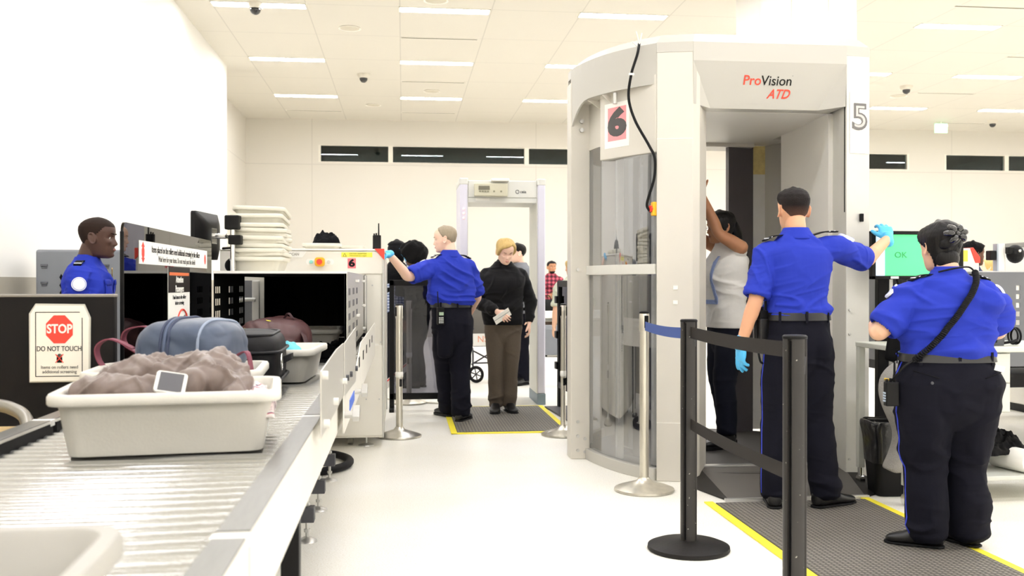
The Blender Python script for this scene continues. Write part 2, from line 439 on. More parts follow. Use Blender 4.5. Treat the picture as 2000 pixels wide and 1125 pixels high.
# exit signs
M_exit = mat('exit_green', '#E6F5EA', 0.5, var=0, emit='#6BE89A', estr=1.1); M_exitL = mat('exit_letters', '#FFFFFF', 0.5, var=0, emit='#D9FFE6', estr=1.3)
t = thing('exit_sign', 'hanging green illuminated exit sign near the back wall', 'exit sign', (12.0, 20.61, 0))
obj('panel', box(-.15, .15, -.02, .02, 4.58, 4.79), M_exit, t, bevel=.006)
obj('stem', cyl((0, 0, 4.79), (0, 0, ZC), .012), M_lampf, t)
text('EXIT', 0.15, M_exitL, t, (0, -.0215, 4.685), bold=.004)
M_exit2 = mat('exit_green_pale', '#DDEBD8', 0.5, var=0, emit='#BFE8C4', estr=0.4)
t = thing('exit_sign', 'pale exit sign on the far end of the left wall', 'exit sign', (XL2 + .02, 19.0, 0), PI / 2)
obj('panel', box(-.15, .15, -.02, .02, 2.78, 2.97), M_exit2, t, bevel=.006)
text('EXIT', 0.13, mat('exit_pale_letter', '#5FA870'), t, (0, -.0215, 2.875), bold=.003)
# ------------------------------------------------------------------ shared materials
M_steel = mat('brushed_steel', '#C4C3BF', 0.34, 0.8, vscale=30, stretch=(1, 12, 12), bump=0.03, bscale=80)
M_steelw = mat('satin_white_steel', '#E8E4DA', 0.42, 0.15, vscale=4)
M_flange = mat('rail_flange_steel', '#85847F', 0.36, 0.9, vscale=14, stretch=(8, 1, 1), var=.14)
M_roller = mat('zinc_roller', '#BBBAB5', 0.24, 0.8, vscale=9, bump=0.02)
M_blk = mat('black_powder_coat', '#1B1A1A', 0.45, vscale=20, bump=0.04, bscale=200)
M_blkm = mat('black_matte', '#100F10', 0.85, vscale=8)
M_rub = mat('black_rubber', '#1E1D1E', 0.6)
M_dgrey = mat('dark_grey_steel', '#45454A', 0.5, 0.2)
M_chrome = mat('chrome', '#E4E4E2', 0.16, 1.0)
M_grey = mat('scanner_grey_paint', '#E4E0D5', 0.45, vscale=3)
M_bin = mat('grey_tray_plastic', '#DBD7CC', 0.48, vscale=14, bump=0.05, bscale=160)
M_binw = mat('pale_tray_plastic', '#DAD6C6', 0.48, vscale=14, bump=0.05, bscale=160)
M_paper = mat('paper_white', '#F4F2EA', 0.7, var=0.02)
M_ink = mat('ink_black', '#1B1A1A', 0.6)
M_red = mat('sign_red', '#E8402F', 0.5)
M_pink = mat('sign_pink', '#E9737A', 0.6)
M_yel = mat('label_yellow', '#EDE34A', 0.5)
M_plw = mat('white_plastic', '#EDEBE4', 0.4)

# ------------------------------------------------------------------ roller tables of the exit lane
XRL, XRR, ZR = -0.985, -0.225, 0.82
roller_me = None
def roller_table(label, y0, y1, n, legs, foot_ys, endcap=True):
    global roller_me
    t = thing('roller_table', label, 'conveyor', (0, y0, 0), 0, 'roller tables of the exit lane')
    L = y1 - y0
    for sx, nm in ((XRL, 'left'), (XRR, 'right')):
        s = 1 if sx < -0.5 else -1
        # channel-section rail: outer web, top flange, bottom flange
        poly = [(sx, .70), (sx + s * .045, .70), (sx + s * .045, .706), (sx + s * .006, .706), (sx + s * .006, .842), (sx + s * .05, .842), (sx + s * .05, .850), (sx, .850)]
        poly = poly if s > 0 else poly[::-1]
        rl = obj('rail', prism_y(poly, 0.004, L - 0.004), M_steelw, t, bevel=.0015)
        obj('flange_plate', box(min(sx, sx + s * .05), max(sx, sx + s * .05), .006, L - .006, .850, .8525), M_flange, rl, bevel=.001)
        b = obj('bearing_strip', box(min(sx + s * .03, sx + s * .05), max(sx + s * .03, sx + s * .05), .01, L - .01, .775, .842), M_rub, t)
    obj('gap_shade_sheet', box(XRL + .05, XRR - .05, .01, L - .01, .735, .745), M_dgrey, t)  # dark sheet added so the gaps between rollers read as shaded
    if endcap:
        for sx in (XRL, XRR - .05):
            obj('end_cap', box(sx - .003, sx + .053, L - .03, L - .002, .835, .853), M_plw, t, bevel=.003)
    for k in range(n):
        y = (k + .5) * L / n
        if roller_me is None:
            prof = [(.004, XRL + .03), (.008, XRL + .03), (.008, XRL + .052), (.0200, XRL + .055), (.0212, XRL + .060), (.0212, XRR - .060), (.0200, XRR - .055), (.008, XRR - .052), (.008, XRR - .03), (.004, XRR - .03)]
            v, f = lathe(prof, 20)
            roller_me = obj('roller', ([(z, x, y_) for x, y_, z in v], f), M_roller, t, smooth=True)
            r = roller_me
        else:
            r = roller_me.copy(); COL.objects.link(r); r.parent = t
        r.location = (0, y, ZR - .0212)
    for y in legs:
        for x in (XRL + .03, XRR - .045):
            obj('leg', box(x - .022, x + .022, y - .022, y + .022, .06, .70), M_blk, t, bevel=.003)
            obj('foot', J(lathe([(.001, 0), (.036, 0), (.034, .006), (.014, .018), (.001, .02)], 20, (x, y, 0)), cyl((x, y, .01), (x, y, .07), .008)), M_steel, t, smooth=True)
        obj('cross_bar', box(XRL + .03, XRR - .045, y - .015, y + .015, .62, .66), M_blk, t)
    return t
roller_table('steel roller table nearest the camera, holding the blurred tray', 0.35, 1.46, 20, (0.75,), ())
roller_table('middle steel roller table, holding the tray with the brown jacket', 1.47, 2.74, 23, (0.92,), ())
roller_table('far steel roller table running up to the black scanner hood', 2.75, 4.95, 40, (), ())
# stubby levelling feet on outrigger blocks, seen below the far table
t = thing('table_support', 'dark floor frame with three steel levelling feet under the far rollers', 'frame', (-0.45, 4.6, 0))
obj('beam', box(-.36, -.27, 0.0, 1.6, .10, .16), M_dgrey, t, bevel=.004)
for y in (0.05, 0.68, 1.46):
    b = obj('outrigger', box(-.30, .035, y - .035, y + .035, .095, .165), M_dgrey, t, bevel=.004)
    obj('levelling_foot', J(lathe([(.001, 0), (.048, 0), (.045, .007), (.016, .022), (.001, .024)], 24, (.0, y, 0)), cyl((0, y, .01), (0, y, .20), .0085, 12), cyl((0, y, .045), (0, y, .06), .015, 6), cyl((0, y, .17), (0, y, .185), .014, 6)), M_steel, t, smooth=True)
for y in (.3, 1.2):
    obj('post', box(-.335, -.295, y - .02, y + .02, .16, .70), M_blk, t, bevel=.003)
obj('base_foot', J(box(-.345, -.285, .28, .32, 0, .10), box(-.345, -.285, 1.18, 1.22, 0, .10)), M_blk, t)
o = obj('power_cable', tube(smooth_path([(-.9, 6.55, .03), (-.62, 6.2, .028), (-.40, 6.35, .028), (-.36, 6.62, .028), (-.52, 6.85, .03), (-.8, 6.75, .03)], 8), .026, 10), M_rub, smooth='all')
tag(o, 'thick black cable looped on the floor under the scanner hood', 'cable')
# side guards along the exit rollers
M_guard = mat('guard_steel', '#CFCCC4', 0.36, 0.55, vscale=20, stretch=(1, 10, 10))
t = thing('side_guard', 'low brushed steel guard plates bolted along the right of the rollers', 'guard', (-.205, 2.46, 0))
def plate(poly, y0):
    return prism_x([(y - 2.46, z) for y, z in poly], -.002, .002)
obj('plate', plate([(2.47, .83), (3.38, .83), (3.38, 1.012), (3.05, 1.014), (2.47, .998)], 0), M_guard, t, bevel=.001)
obj('plate', xf(plate([(3.385, .83), (4.18, .80), (4.18, 1.03), (3.385, 1.012)], 0), (.004, 0, 0)), M_guard, t, bevel=.001)
obj('skirt', xf(plate([(3.385, .70), (7.10, .70), (7.10, .93), (4.75, .93), (4.25, .845), (3.385, .83)], 0), (.001, 0, 0)), M_steelw, t)
obj('slot', J(*[xf(plate([(y, .83), (y + .09, .83), (y + .09, .875), (y, .875)], 0), (.0025, 0, 0)) for y in (4.5, 4.95, 5.4, 5.9, 6.35)]), M_blkm, t)
for y, z in ((2.55, .855), (2.9, .87), (3.34, .885), (2.5, .985), (4.12, .86), (3.7, .875), (3.46, .885)):
    obj('bolt', xf(cyl((0, 0, 0), (.014, 0, 0), .011, 10), (.002, y - 2.46, z)), M_plw if y < 3.36 else M_dgrey, t, smooth=True)
for y in (3.42, 4.15):
    obj('lever', J(xf(cyl((0, 0, 0), (.05, 0, 0), .012, 12), (0, y - 2.46, .76)), xf(box(.03, .055, -.03, .03, -.012, .012), (0, y - 2.46, .765), 0, .6)), M_steel, t, bevel=.002)
obj('tag_label', xf(plate([(3.72, .735), (4.05, .735), (4.05, .775), (3.72, .775)], 0), (.004, 0, 0)), mat('label_blue', '#3D63C4', 0.5), t)

# ------------------------------------------------------------------ baggage scanner with its exit hood
t = thing('baggage_scanner', 'pale grey baggage X-ray scanner with black exit hood, lane number 6', 'scanner', (-0.72, 7.25, 0))
def w(vf): return [(x + .72, y - 7.25, z) for x, y, z in vf[0]], vf[1]
X0, X1, Y0, Y1 = -1.32, -0.148, 7.25, 8.75
obj('body', w(J(box(X0, X1, Y0, Y1, 1.28, 1.455), box(X0, X1, Y0, Y1, .075, .78), box(-.275, X1, Y0, Y1, .78, 1.28), box(X0, -.96, Y0, Y1, .78, 1.28))), M_grey, t)
obj('front_panel', w(J(box(-.60, X1 + .001, Y0 - .012, Y0, .09, .76), box(X0, X1, Y0 - .012, Y0, 1.285, 1.45))), M_grey, t, bevel=.004)
obj('corner_strip', w(box(X1 - .004, X1 + .006, Y0 - .016, Y0 + .02, .075, 1.44)), M_steel, t, bevel=.002)
obj('side_trim', w(J(box(X1, X1 + .008, Y0 + .1, Y0 + .16, .1, 1.40), box(X1, X1 + .008, Y1 - .1, Y1 - .04, .1, 1.40))), M_steel, t)
obj('top_cap', w(box(X0 - .01, X1 + .01, Y0 - .02, Y1, 1.455, 1.468)), M_plw, t, bevel=.004)
obj('corner_bumper', w(prism_y([(-.21, 1.47), (-.137, 1.47), (-.137, 1.385)], Y0 - .03, Y0 - .013)), M_red, t, bevel=.003)
obj('maker_plate', w(prism_y([(-.93, 1.45), (-.93, 1.405), (-.735, 1.405), (-.70, 1.45)], Y0 - .016, Y0 - .012)), M_plw, t)
text('RAPISCAN', .026, mat('maker_grey', '#9B978C'), t, (-.815 + .72, -.0175, 1.427), bold=.0006)
w2 = obj('warning_label', w(box(-.45, -.225, Y0 - .0155, Y0 - .012, 1.408, 1.443)), M_yel, t)
M_olive = mat('warning_ink', '#6B6414')
obj('radiation_symbol', w(J(prism_y([(-.44, 1.413), (-.412, 1.413), (-.426, 1.439)], Y0 - .0165, Y0 - .0155))), M_olive, w2)
obj('symbol_field', w(prism_y([(-.434, 1.4155), (-.418, 1.4155), (-.426, 1.4325)], Y0 - .0175, Y0 - .0165)), M_yel, w2)
text('CAUTION  RADIATION', .012, M_olive, w2, (-.33 + .72, -.0165, 1.4335))
text('X-rays produced when energized', .009, M_olive, w2, (-.33 + .72, -.0165, 1.418))
s6 = obj('lane_number', w(box(-.405, -.345, Y0 - .0150, Y0 - .0125, 1.325, 1.398)), M_pink, t)
text('6', .072, M_ink, s6, (-.375 + .72, -.0155, 1.3615), bold=.0035, sx=1.25)
cp = obj('control_plate', w(J([(x, Y0 - .018, z) for x, z, _ in rr(.20, .046, .022, cx=-.605, cy=1.372)] and prism_y([(x, z) for x, z, _ in rr(.20, .046, .022, cx=-.605, cy=1.372)][::-1], Y0 - .018, Y0 - .012))), M_plw, t)
obj('emergency_button_collar', w(J(prism_y([(x, z) for x, z, _ in rr(.072, .066, .02, cx=-.605, cy=1.372)][::-1], Y0 - .05, Y0 - .018))), mat('button_yellow', '#F1B51B', 0.4), cp, bevel=.004)
obj('emergency_button', w(J(tube([(-.605, Y0 - .05, 1.372), (-.605, Y0 - .075, 1.372)], [.016, .021], 18))), M_red, cp, smooth=True)
obj('start_button', w(cyl((-.668, Y0 - .018, 1.372), (-.668, Y0 - .028, 1.372), .013)), mat('button_teal', '#8FD6CC', .4), cp, smooth=True)
obj('key_switch', w(cyl((-.542, Y0 - .018, 1.372), (-.542, Y0 - .028, 1.372), .012)), M_steel, cp, smooth=True)
obj('tunnel_curtain', w(J(box(-.96, -.28, 7.236, 7.242, .82, 1.275), *[xf(box(-.955 + k * .057, -.90 + k * .057, 0, .004, .825, 1.27), (0, 7.22 + .006 * (k % 2), 0)) for k in range(12)])), M_blkm, t)
# hood
def lv(x, ys, holes, zs): return holed(ys, zs, holes, lambda u, v: (x, u, v))
hh = [(5.95, 6.78, .92, 1.255)]
for yb in (5.04, 5.42, 5.76):
    for r in range(5):
        for k in range(3):
            hh.append((yb + k * .05, yb + k * .05 + .032, 1.20 - r * .062 - .034, 1.20 - r * .062))
obj('hood_side', w(lv(-.942, (5.0, 7.24), hh, (.80, 1.275))), M_blkm, t, solid=.0015)
hr = []
for yb in (5.12, 5.55, 5.95):
    for r in range(5):
        for k in range(2):
            hr.append((yb + k * .10, yb + k * .10 + .055, 1.19 - r * .066 - .036, 1.19 - r * .066))
obj('hood_side', w(lv(-.284, (5.0, 7.24), [], (.86, 1.275))), M_guard, t, solid=.004)
obj('side_slots', w(J(*[box(-.2835, -.281, a_, b_, c_, d_) for a_, b_, c_, d_ in hr])), M_dgrey, t)
obj('hood_liner', w(box(-.298, -.294, 5.01, 7.23, .83, 1.27)), M_blkm, t)
obj('hood_roof', w(J(box(-.944, -.282, 5.0, 7.24, 1.272, 1.278))), M_steelw, t, bevel=.002)
obj('hood_roof_liner', w(box(-.938, -.30, 5.012, 7.23, 1.262, 1.27)), M_blkm, t)
obj('hood_lip', w(J(box(-.945, -.281, 4.992, 5.0, 1.266, 1.279))), M_plw, t)
obj('side_latch', w(J(*[box(-.282, -.262, y - .05, y + .05, z - .008, z + .008) for y, z in ((5.9, 1.23), (6.85, 1.23), (6.85, 1.06), (6.0, 1.02), (6.9, .9), (5.3, .9))])), M_plw, t, bevel=.003)
obj('hinge_post', w(cyl((-.268, 7.0, .86), (-.268, 7.0, 1.27), .012, 12)), M_steel, t, smooth=True)
obj('belt', w(J(box(-.93, -.30, 4.97, 7.24, .795, .818), )), M_blkm, t, bevel=.008)
obj('belt_frame', w(J(box(-.95, -.28, 5.0, 7.24, .70, .79))), M_steelw, t)
obj('vent_patch', w(J(*[box(-.335 + i * .017, -.325 + i * .017, Y0 - .0145, Y0 - .012, .735 - j * .02, .747 - j * .02) for i in range(4) for j in range(6)])), M_dgrey, t)
obj('maker_plate', w(box(-.29, -.18, Y0 - .0145, Y0 - .012, .755, .77)), mat('maker_white', '#EAE8E0'), t)
obj('serial_label', w(box(-.37, -.32, Y0 - .0145, Y0 - .012, .50, .545)), mat('label_tan', '#CFC9B8'), t)
obj('screw', w(J(*[cyl((x, Y0 - .012, z), (x, Y0 - .018, z), .006, 10) for x, z in ((-.27, .36), (-.175, .36), (-.27, 1.2), (-.165, .78), (-.27, .93), (-.225, 1.2))])), M_steel, t, smooth=True)
obj('caster', w(J(cyl((-.415, 7.42, .038), (-.375, 7.42, .038), .038), cbox((-.395, 7.42, .065), (.05, .06, .03)))), mat('caster_grey', '#8F8B80'), t, smooth=True)
obj('levelling_foot', w(J(lathe([(.001, 0), (.06, 0), (.058, .006), (.015, .018), (.001, .02)], 20, (-.275, 7.36, 0)), cyl((-.275, 7.36, .01), (-.275, 7.36, .09), .008))), M_steel, t, smooth=True)
obj('caster', w(J(cyl((-1.2, 8.5, .038), (-1.16, 8.5, .038), .038), cyl((-.35, 8.5, .038), (-.31, 8.5, .038), .038), cyl((-1.2, 7.45, .038), (-1.16, 7.45, .038), .038), cbox((-1.18, 8.5, .065), (.05, .06, .03)), cbox((-.33, 8.5, .065), (.05, .06, .03)), cbox((-1.18, 7.45, .065), (.05, .06, .03)))), MATS['caster_grey'], t, smooth=True)

# ------------------------------------------------------------------ trays
def tray_vf(wd=.50, dp=.38, h=.145, taper=.045, rim=.020):
    R = []
    iw, idp = wd - 2 * rim, dp - 2 * rim
    def ring(wq, dq, z, r): R.append(rr(wq, dq, r, z, 6))
    ring(.01, .01, 0.004, .004)
    ring(iw - taper - .03, idp - taper - .03, 0.002, .03)
    ring(iw - taper, idp - taper, 0.004, .035); ring(iw - taper + .006, idp - taper + .006, 0.014, .038)
    ring(iw - .004, idp - .004, h - .030, .045); ring(iw, idp, h - .026, .045)
    ring(wd - .006, dp - .006, h - .026, .052); ring(wd, dp, h - .022, .055); ring(wd, dp, h - .006, .055); ring(wd - .008, dp - .008, h, .05)
    ring(iw, idp, h, .042); ring(iw - .008, idp - .008, h - .005, .04)
    ring(iw - taper - .006, idp - taper - .006, 0.016, .034); ring(iw - taper - .03, idp - taper - .03, .008, .02); ring(.01, .01, .007, .004)
    return rings(R)
tray_me = None
def tray(label, loc, rz, m=None, group='security trays', tilt=None, shape=None, grey=True):
    global tray_me
    t = thing('security_tray', label, 'tray', loc, rz, group)
    if tilt: t.rotation_euler = (tilt[0], tilt[1], rz)
    o = obj('tub', tray_vf(*(shape or ())), m or (M_bin if grey else M_binw), t, smooth=True)
    return t
A65 = math.radians(7.0)
tray('grey tray holding the brown jacket and white phone', (-.56, 2.46, ZR + .001), A65, shape=(.515, .385, .148))
tray('grey tray under the blue duffel bag', (-.685, 3.10, ZR + .001), math.radians(4), shape=(.515, .40, .14))
tray('small grey tray with the turquoise cloth beside the black suitcase', (-.53, 4.12, ZR + .001), math.radians(-3), shape=(.385, .48, .135))
tray('empty grey tray inside the black scanner hood', (-.55, 5.78, ZR + .001), math.radians(2), shape=(.40, .48, .135))
tray('blurred grey tray at the bottom left corner, nearest the camera', (-.545, .845, ZR + .001), math.radians(3), m=mat('shaded_grey_tray', '#A9A69E', .5, vscale=14), shape=(.55, .40, .148))  # greyer than the other trays: its inner shade is put into the plastic colour
stk = [0.0, .028, .052, .082, .108, .136, .16, .19, .215, .262, .29]
pos = ['lowest', 'second from bottom', 'third from bottom', 'fourth from bottom', 'fifth from bottom', 'sixth from bottom', 'seventh from bottom', 'eighth from bottom', 'third from top', 'second from top', 'topmost']
rnd.seed(3)
for k, dz in enumerate(stk):
    t = tray('cream tray, %s of the stack on the scanner hood' % pos[k], (-.925 + rnd.uniform(-.012, .012), 6.55 + rnd.uniform(-.02, .02), 1.279 + dz), PI / 2 + rnd.uniform(-.04, .04),
         group='stacked trays on the scanner', tilt=(rnd.uniform(-.03, .03), rnd.uniform(-.025, .025)) if k else None, shape=(.47, .335, .105, .05, .016), grey=False)
    t.rotation_euler[1] += (.06 if k == 9 else .05 if k == 10 else 0)
    if k == 10: t.location.z += .02
t = tray('shallow cream tray lying on top of the scanner body', (-.63, 7.75, 1.469), math.radians(3), group='trays on top of the scanner', shape=(.30, .34, .055, .03, .016), grey=False)
t = tray('white tray beside the shallow cream one on the scanner top', (-.42, 7.95, 1.469), math.radians(-4), group='trays on top of the scanner', shape=(.22, .30, .045, .03, .012), grey=False)

# ------------------------------------------------------------------ cloth, bags
M_jacket = mat('taupe_nylon', '#6F6058', 0.42, vscale=40, bump=0.05, bscale=500, sheen=0.2)
M_jacket_dark = mat('taupe_trim_dark', '#3C3735', 0.55)
def cloth_heap(name, label, cat, c, wd, dp, h, m, seed, rz=0.0, vox=.0045, fold=.020, prof=None, extra=(), flare=None):
    """A crumpled soft pile: an irregular mound with sharp ridged folds."""
    n, k = 64, 44
    V = []; F = []
    for j in range(k + 1):
        for i in range(n + 1):
            u, v = i / n * 2 - 1, j / k * 2 - 1
            V.append((u, v, 0))
    V = np.array(V, float)
    u, v = V[:, 0].copy(), V[:, 1].copy()
    e = np.clip(1 - np.abs(u) ** 3.2, 0, 1) ** .5 * np.clip(1 - np.abs(v) ** 3.0, 0, 1) ** .5
    P = np.stack([u * 1.6 + seed, v * 1.3, 0 * u], 1)
    Q = np.stack([u * 1.3 + v * .8 + .5 * vnoise(P * 2, 5), v * 3.0 - u * 1.3 + .5 * vnoise(P * 2, 15), 0 * u + seed], 1)
    Q2 = np.stack([u * 4.2 - v * 2.6 + 1.4 * vnoise(P * 2, 9), v * 4.4 + u * 2.4 + vnoise(P * 2, 19), 0 * u + seed + 3], 1)
    base = e * (h * (.70 + .34 * vnoise(P, 1)))
    if prof is not None: base = base * prof(u, v)
    z = base + e * fold * (2.4 * np.abs(vnoise(Q, 2)) + 2.2 * np.abs(vnoise(Q2, 4)) + 1.3 * np.abs(vnoise(Q2 * 2.1 + 3, 6)) - 1.0)
    V[:, 2] = np.maximum(z, .004)
    sp = flare[0] + (1 - flare[0]) * np.clip(V[:, 2] / flare[1], 0, 1) if flare else 1.0
    V[:, 0] = u * wd / 2 * sp + .008 * vnoise(P * 3, 11); V[:, 1] = v * dp / 2 * sp + .008 * vnoise(P * 3, 12)
    W = n + 1
    F = [(j * W + i, j * W + i + 1, (j + 1) * W + i + 1, (j + 1) * W + i) for j in range(k) for i in range(n)]
    N0 = len(V); B = V.copy(); B[:, 2] = 0.0
    VV = np.vstack([V, B])
    F2 = [tuple(N0 + q for q in f[::-1]) for f in F]
    edge = [i for i in range(W)] + [j * W + n for j in range(1, k + 1)] + [k * W + i for i in range(n - 1, -1, -1)] + [j * W for j in range(k - 1, 0, -1)]
    F3 = [(edge[(q + 1) % len(edge)], edge[q], N0 + edge[q], N0 + edge[(q + 1) % len(edge)]) for q in range(len(edge))]
    me = remesh(J(([tuple(p) for p in VV], F + F2 + F3), *extra), vox, 1)
    o = meobj(name, me, m)
    o.location = c; o.rotation_euler = (0, 0, rz)
    tag(o, label, cat)
    return o
jk_shapes = J(ball((0, 0, 0), 1.0, 40, (.205, .145, .060)), *[limb(p_, r_) for p_, r_ in (
    ([(-.19, .03, .045), (-.10, .02, .085), (.0, .05, .09), (.09, .07, .08)], [.045, .060, .058, .05]),
    ([(-.226, -.075, .075), (-.16, -.095, .080), (-.07, -.105, .072), (.03, -.105, .066)], [.020, .034, .042, .040]),
    ([(-.02, .0, .085), (.08, .035, .110), (.165, .02, .095)], [.045, .052, .045]),
    ([(.05, -.085, .080), (.11, -.055, .102), (.185, -.05, .080)], [.034, .040, .034]),
    ([(.09, .10, .085), (.175, .085, .085)], [.048, .042]),
    ([(.075, .0, .125), (.13, .05, .130), (.175, .075, .11)], [.026, .030, .026]),
    ([(.05, .06, .13), (.10, -.01, .135), (.115, -.075, .105)], [.018, .024, .022]),
    ([(.19, .04, .10), (.195, -.04, .085), (.175, -.10, .06)], [.028, .028, .024]))])
me = remesh(jk_shapes, .0042, 5)
folds(me, .011, [(12, 7, 34, .9), (-28, 7, 30, .8), (48, 9, 44, .6), (-60, 8, 38, .5), (80, 6, 26, .4)], 5.0, flat=True)
folds(me, .006, [(20, 10, 40, .9), (-35, 10, 44, .8)], 11.0)
jk = meobj('jacket', me, M_jacket); jk.location = (-.578, 2.475, .885); jk.rotation_euler = (0, 0, A65); jk.scale = (.87, .96, .98)
tag(jk, 'crumpled taupe brown jacket heaped in the front tray', 'jacket')
obj('cuff', xf(tube([(-.236, -.072, .070), (-.212, -.080, .076)], [.017, .023], 14), (0, 0, 0)), M_jacket_dark, jk, smooth=True)
# phone lying tilted on the jacket
t = thing('phone', 'white smartphone with a dark screen lying on the brown jacket', 'phone', (-.540, 2.345, .985), A65 + .25)
t.rotation_euler = (math.radians(48), math.radians(10), A65 + .05)
obj('case', prism([(x, y) for x, y, _ in rr(.070, .060, .008)], -.004, .004), M_plw, t, bevel=.0015)
obj('screen', prism([(x, y) for x, y, _ in rr(.054, .053, .001)], .004, .0046), mat('phone_screen', '#5A5A60', .12, coat=.4), t)
M_sock = mat('scarf_stripes', '#E8DCD8', .8)
def scarf():
    m = bpy.data.materials.new('striped_knit'); m.use_nodes = True; nt = m.node_tree; b = nt.nodes['Principled BSDF']; b.inputs['Roughness'].default_value = .85
    tc = nt.nodes.new('ShaderNodeTexCoord'); wv = nt.nodes.new('ShaderNodeTexWave'); wv.bands_direction = 'Y'; wv.inputs['Scale'].default_value = 16; wv.inputs['Distortion'].default_value = 1.5
    cr = nt.nodes.new('ShaderNodeValToRGB'); cr.color_ramp.interpolation = 'CONSTANT'; e = cr.color_ramp.elements
    e[0].color = lin('#E9E0DC'); e[1].position = .45; e[1].color = lin('#C24A5A'); q = e.new(.65); q.color = lin('#39406B'); q = e.new(.82); q.color = lin('#EDE6E2')
    nt.links.new(tc.outputs['Object'], wv.inputs['Vector']); nt.links.new(wv.outputs['Fac'], cr.inputs['Fac']); nt.links.new(cr.outputs['Color'], b.inputs['Base Color'])
    return m
M_scarf = scarf()
cloth_heap('scarf', 'red, white and navy striped cloth at the right end of the front tray', 'scarf', (-.372, 2.45, .90), .11, .22, .06, M_scarf, 8.1, A65, fold=.012)
# blue duffel bag
M_duf = mat('slate_blue_nylon', '#37445A', 0.42, vscale=30, bump=0.04, bscale=300, sheen=.15)
M_maroon = mat('maroon_webbing', '#7A3A4A', 0.7, bump=0.1, bscale=400)
M_pipe = mat('bag_piping', '#8A95A8', 0.5); M_zip = mat('zip_navy', '#2C3650', 0.6, bump=.2, bscale=300)
def soft_box(name, wd, dp, h, m, parent, seed, amp=.012, pw=3.2, vox=.007, sag=.0, fr=7.0, wr=.006):
    v, f = ball((0, 0, 0), 1.0, 48); v = np.array(v)
    s = np.sign(v) * np.abs(v) ** (2 / pw); nrm = (np.abs(s) ** pw).sum(1) ** (1 / pw); s = s / nrm[:, None]
    V = s * np.array([wd / 2, dp / 2, h / 2]); V[:, 2] += h / 2
    me = remesh(([tuple(p) for p in V], f), vox, 1); V = getv(me); n = vnormals(me)
    q1 = .5 * vnoise(V * 5 + seed, 21)
    d = amp * vnoise(V * fr + seed, 1) + wr * 2.0 * np.abs(vnoise(np.stack([V[:, 0] * 5 + q1, V[:, 1] * 9, V[:, 2] * 13 + V[:, 0] * 4 + q1], 1) + seed, 3)) + wr * 1.3 * np.abs(vnoise(np.stack([V[:, 0] * 16 + V[:, 2] * 14, V[:, 1] * 8, V[:, 2] * 9 - V[:, 0] * 8 + q1], 1) + seed, 5)) - wr
    V = V + n * d[:, None]; V[:, 2] = np.maximum(V[:, 2], 0.001)
    setv(me, V)
    return meobj(name, me, m, parent)
t = thing('duffel_bag', 'slate blue duffel bag with maroon straps behind the brown jacket', 'bag', (-.665, 3.2, .915), math.radians(-12))
duf = soft_box('body', .30, .30, .192, M_duf, t, 4.0, amp=.008, pw=3.2, wr=.005)
def skin_line(o, x_of, a0, a1, n=30, off=.002, c=(0, 0, .095)):
    V = getv(o.data); out = []
    for k in range(n):
        a = a0 + (a1 - a0) * k / (n - 1); x0 = x_of(a); d = np.array([0, math.cos(a), math.sin(a)])
        rel = V - np.array([x0, c[1], c[2]]); rel[:, 0] = 0 * rel[:, 0] + (V[:, 0] - x0)
        m = np.abs(rel[:, 0]) < .012; pr = rel[m] @ d; side = np.abs(rel[m] @ np.array([0, -math.sin(a), math.cos(a)]))
        ok = side < .03; r = np.percentile(pr[ok], 75) if ok.any() else .1
        out.append(Vector((x0, c[1] + d[1] * (r + off), c[2] + d[2] * (r + off))))
    for _ in range(2): out = [out[0]] + [(out[q_ - 1] + out[q_] * 2 + out[q_ + 1]) / 4 for q_ in range(1, n - 1)] + [out[-1]]
    return out
A0, A1 = PI * 1.08, PI * .12
obj('piping', tube(skin_line(duf, lambda a: .092 + .02 * math.cos(a), A0, A1), .0048, 8), M_pipe, t, smooth='all')
obj('piping', tube(skin_line(duf, lambda a: -.118, A0, A1), .0055, 8), mat('piping_dark', '#3A4658', .5), t, smooth='all')
for dx in (-.012, .012):
    obj('zip', tube(skin_line(duf, lambda a: -.03 + dx, A0, A1), .005, 6), M_zip, t, smooth='all')
obj('zip', tube(skin_line(duf, lambda a: -.03, A0, A1, off=.0), .0065, 6), mat('zip_teeth', '#46536E', .5, bump=.3, bscale=400), t, smooth='all')
def strap(path, wd, th, up=(0, 1, 0)):
    P = smooth_path(path, 6); R = []
    for i, p in enumerate(P):
        tn = (P[min(i + 1, len(P) - 1)] - P[max(i - 1, 0)]).normalized(); s = Vector(up); s = (s - tn * s.dot(tn)).normalized(); q = tn.cross(s)
        R.append([tuple(p + s * a * wd / 2 + q * b * th / 2) for a, b in ((1, 1), (-1, 1), (-1, -1), (1, -1))])
    return rings(R)
obj('strap', strap([(-.15, .05, .05), (-.24, .03, .10), (-.225, .0, .15), (-.15, -.02, .165), (-.11, -.02, .14)], .028, .004), M_maroon, t, smooth=True)
obj('strap', strap([(-.16, -.08, .02), (-.25, -.09, .04), (-.27, -.10, .10), (-.22, -.11, .13), (-.15, -.10, .10)], .028, .004), M_maroon, t, smooth=True)
obj('strap', strap([(.155, -.06, .07), (.205, -.08, .09), (.225, -.09, .03), (.24, -.10, -.03), (.20, -.13, -.06), (.17, -.12, -.02)], .030, .004), M_maroon, t, smooth=True)
obj('strap', strap([(.14, -.10, .06), (.165, -.135, .055), (.19, -.15, .01), (.215, -.15, -.045)], .030, .004), M_maroon, t, smooth=True)
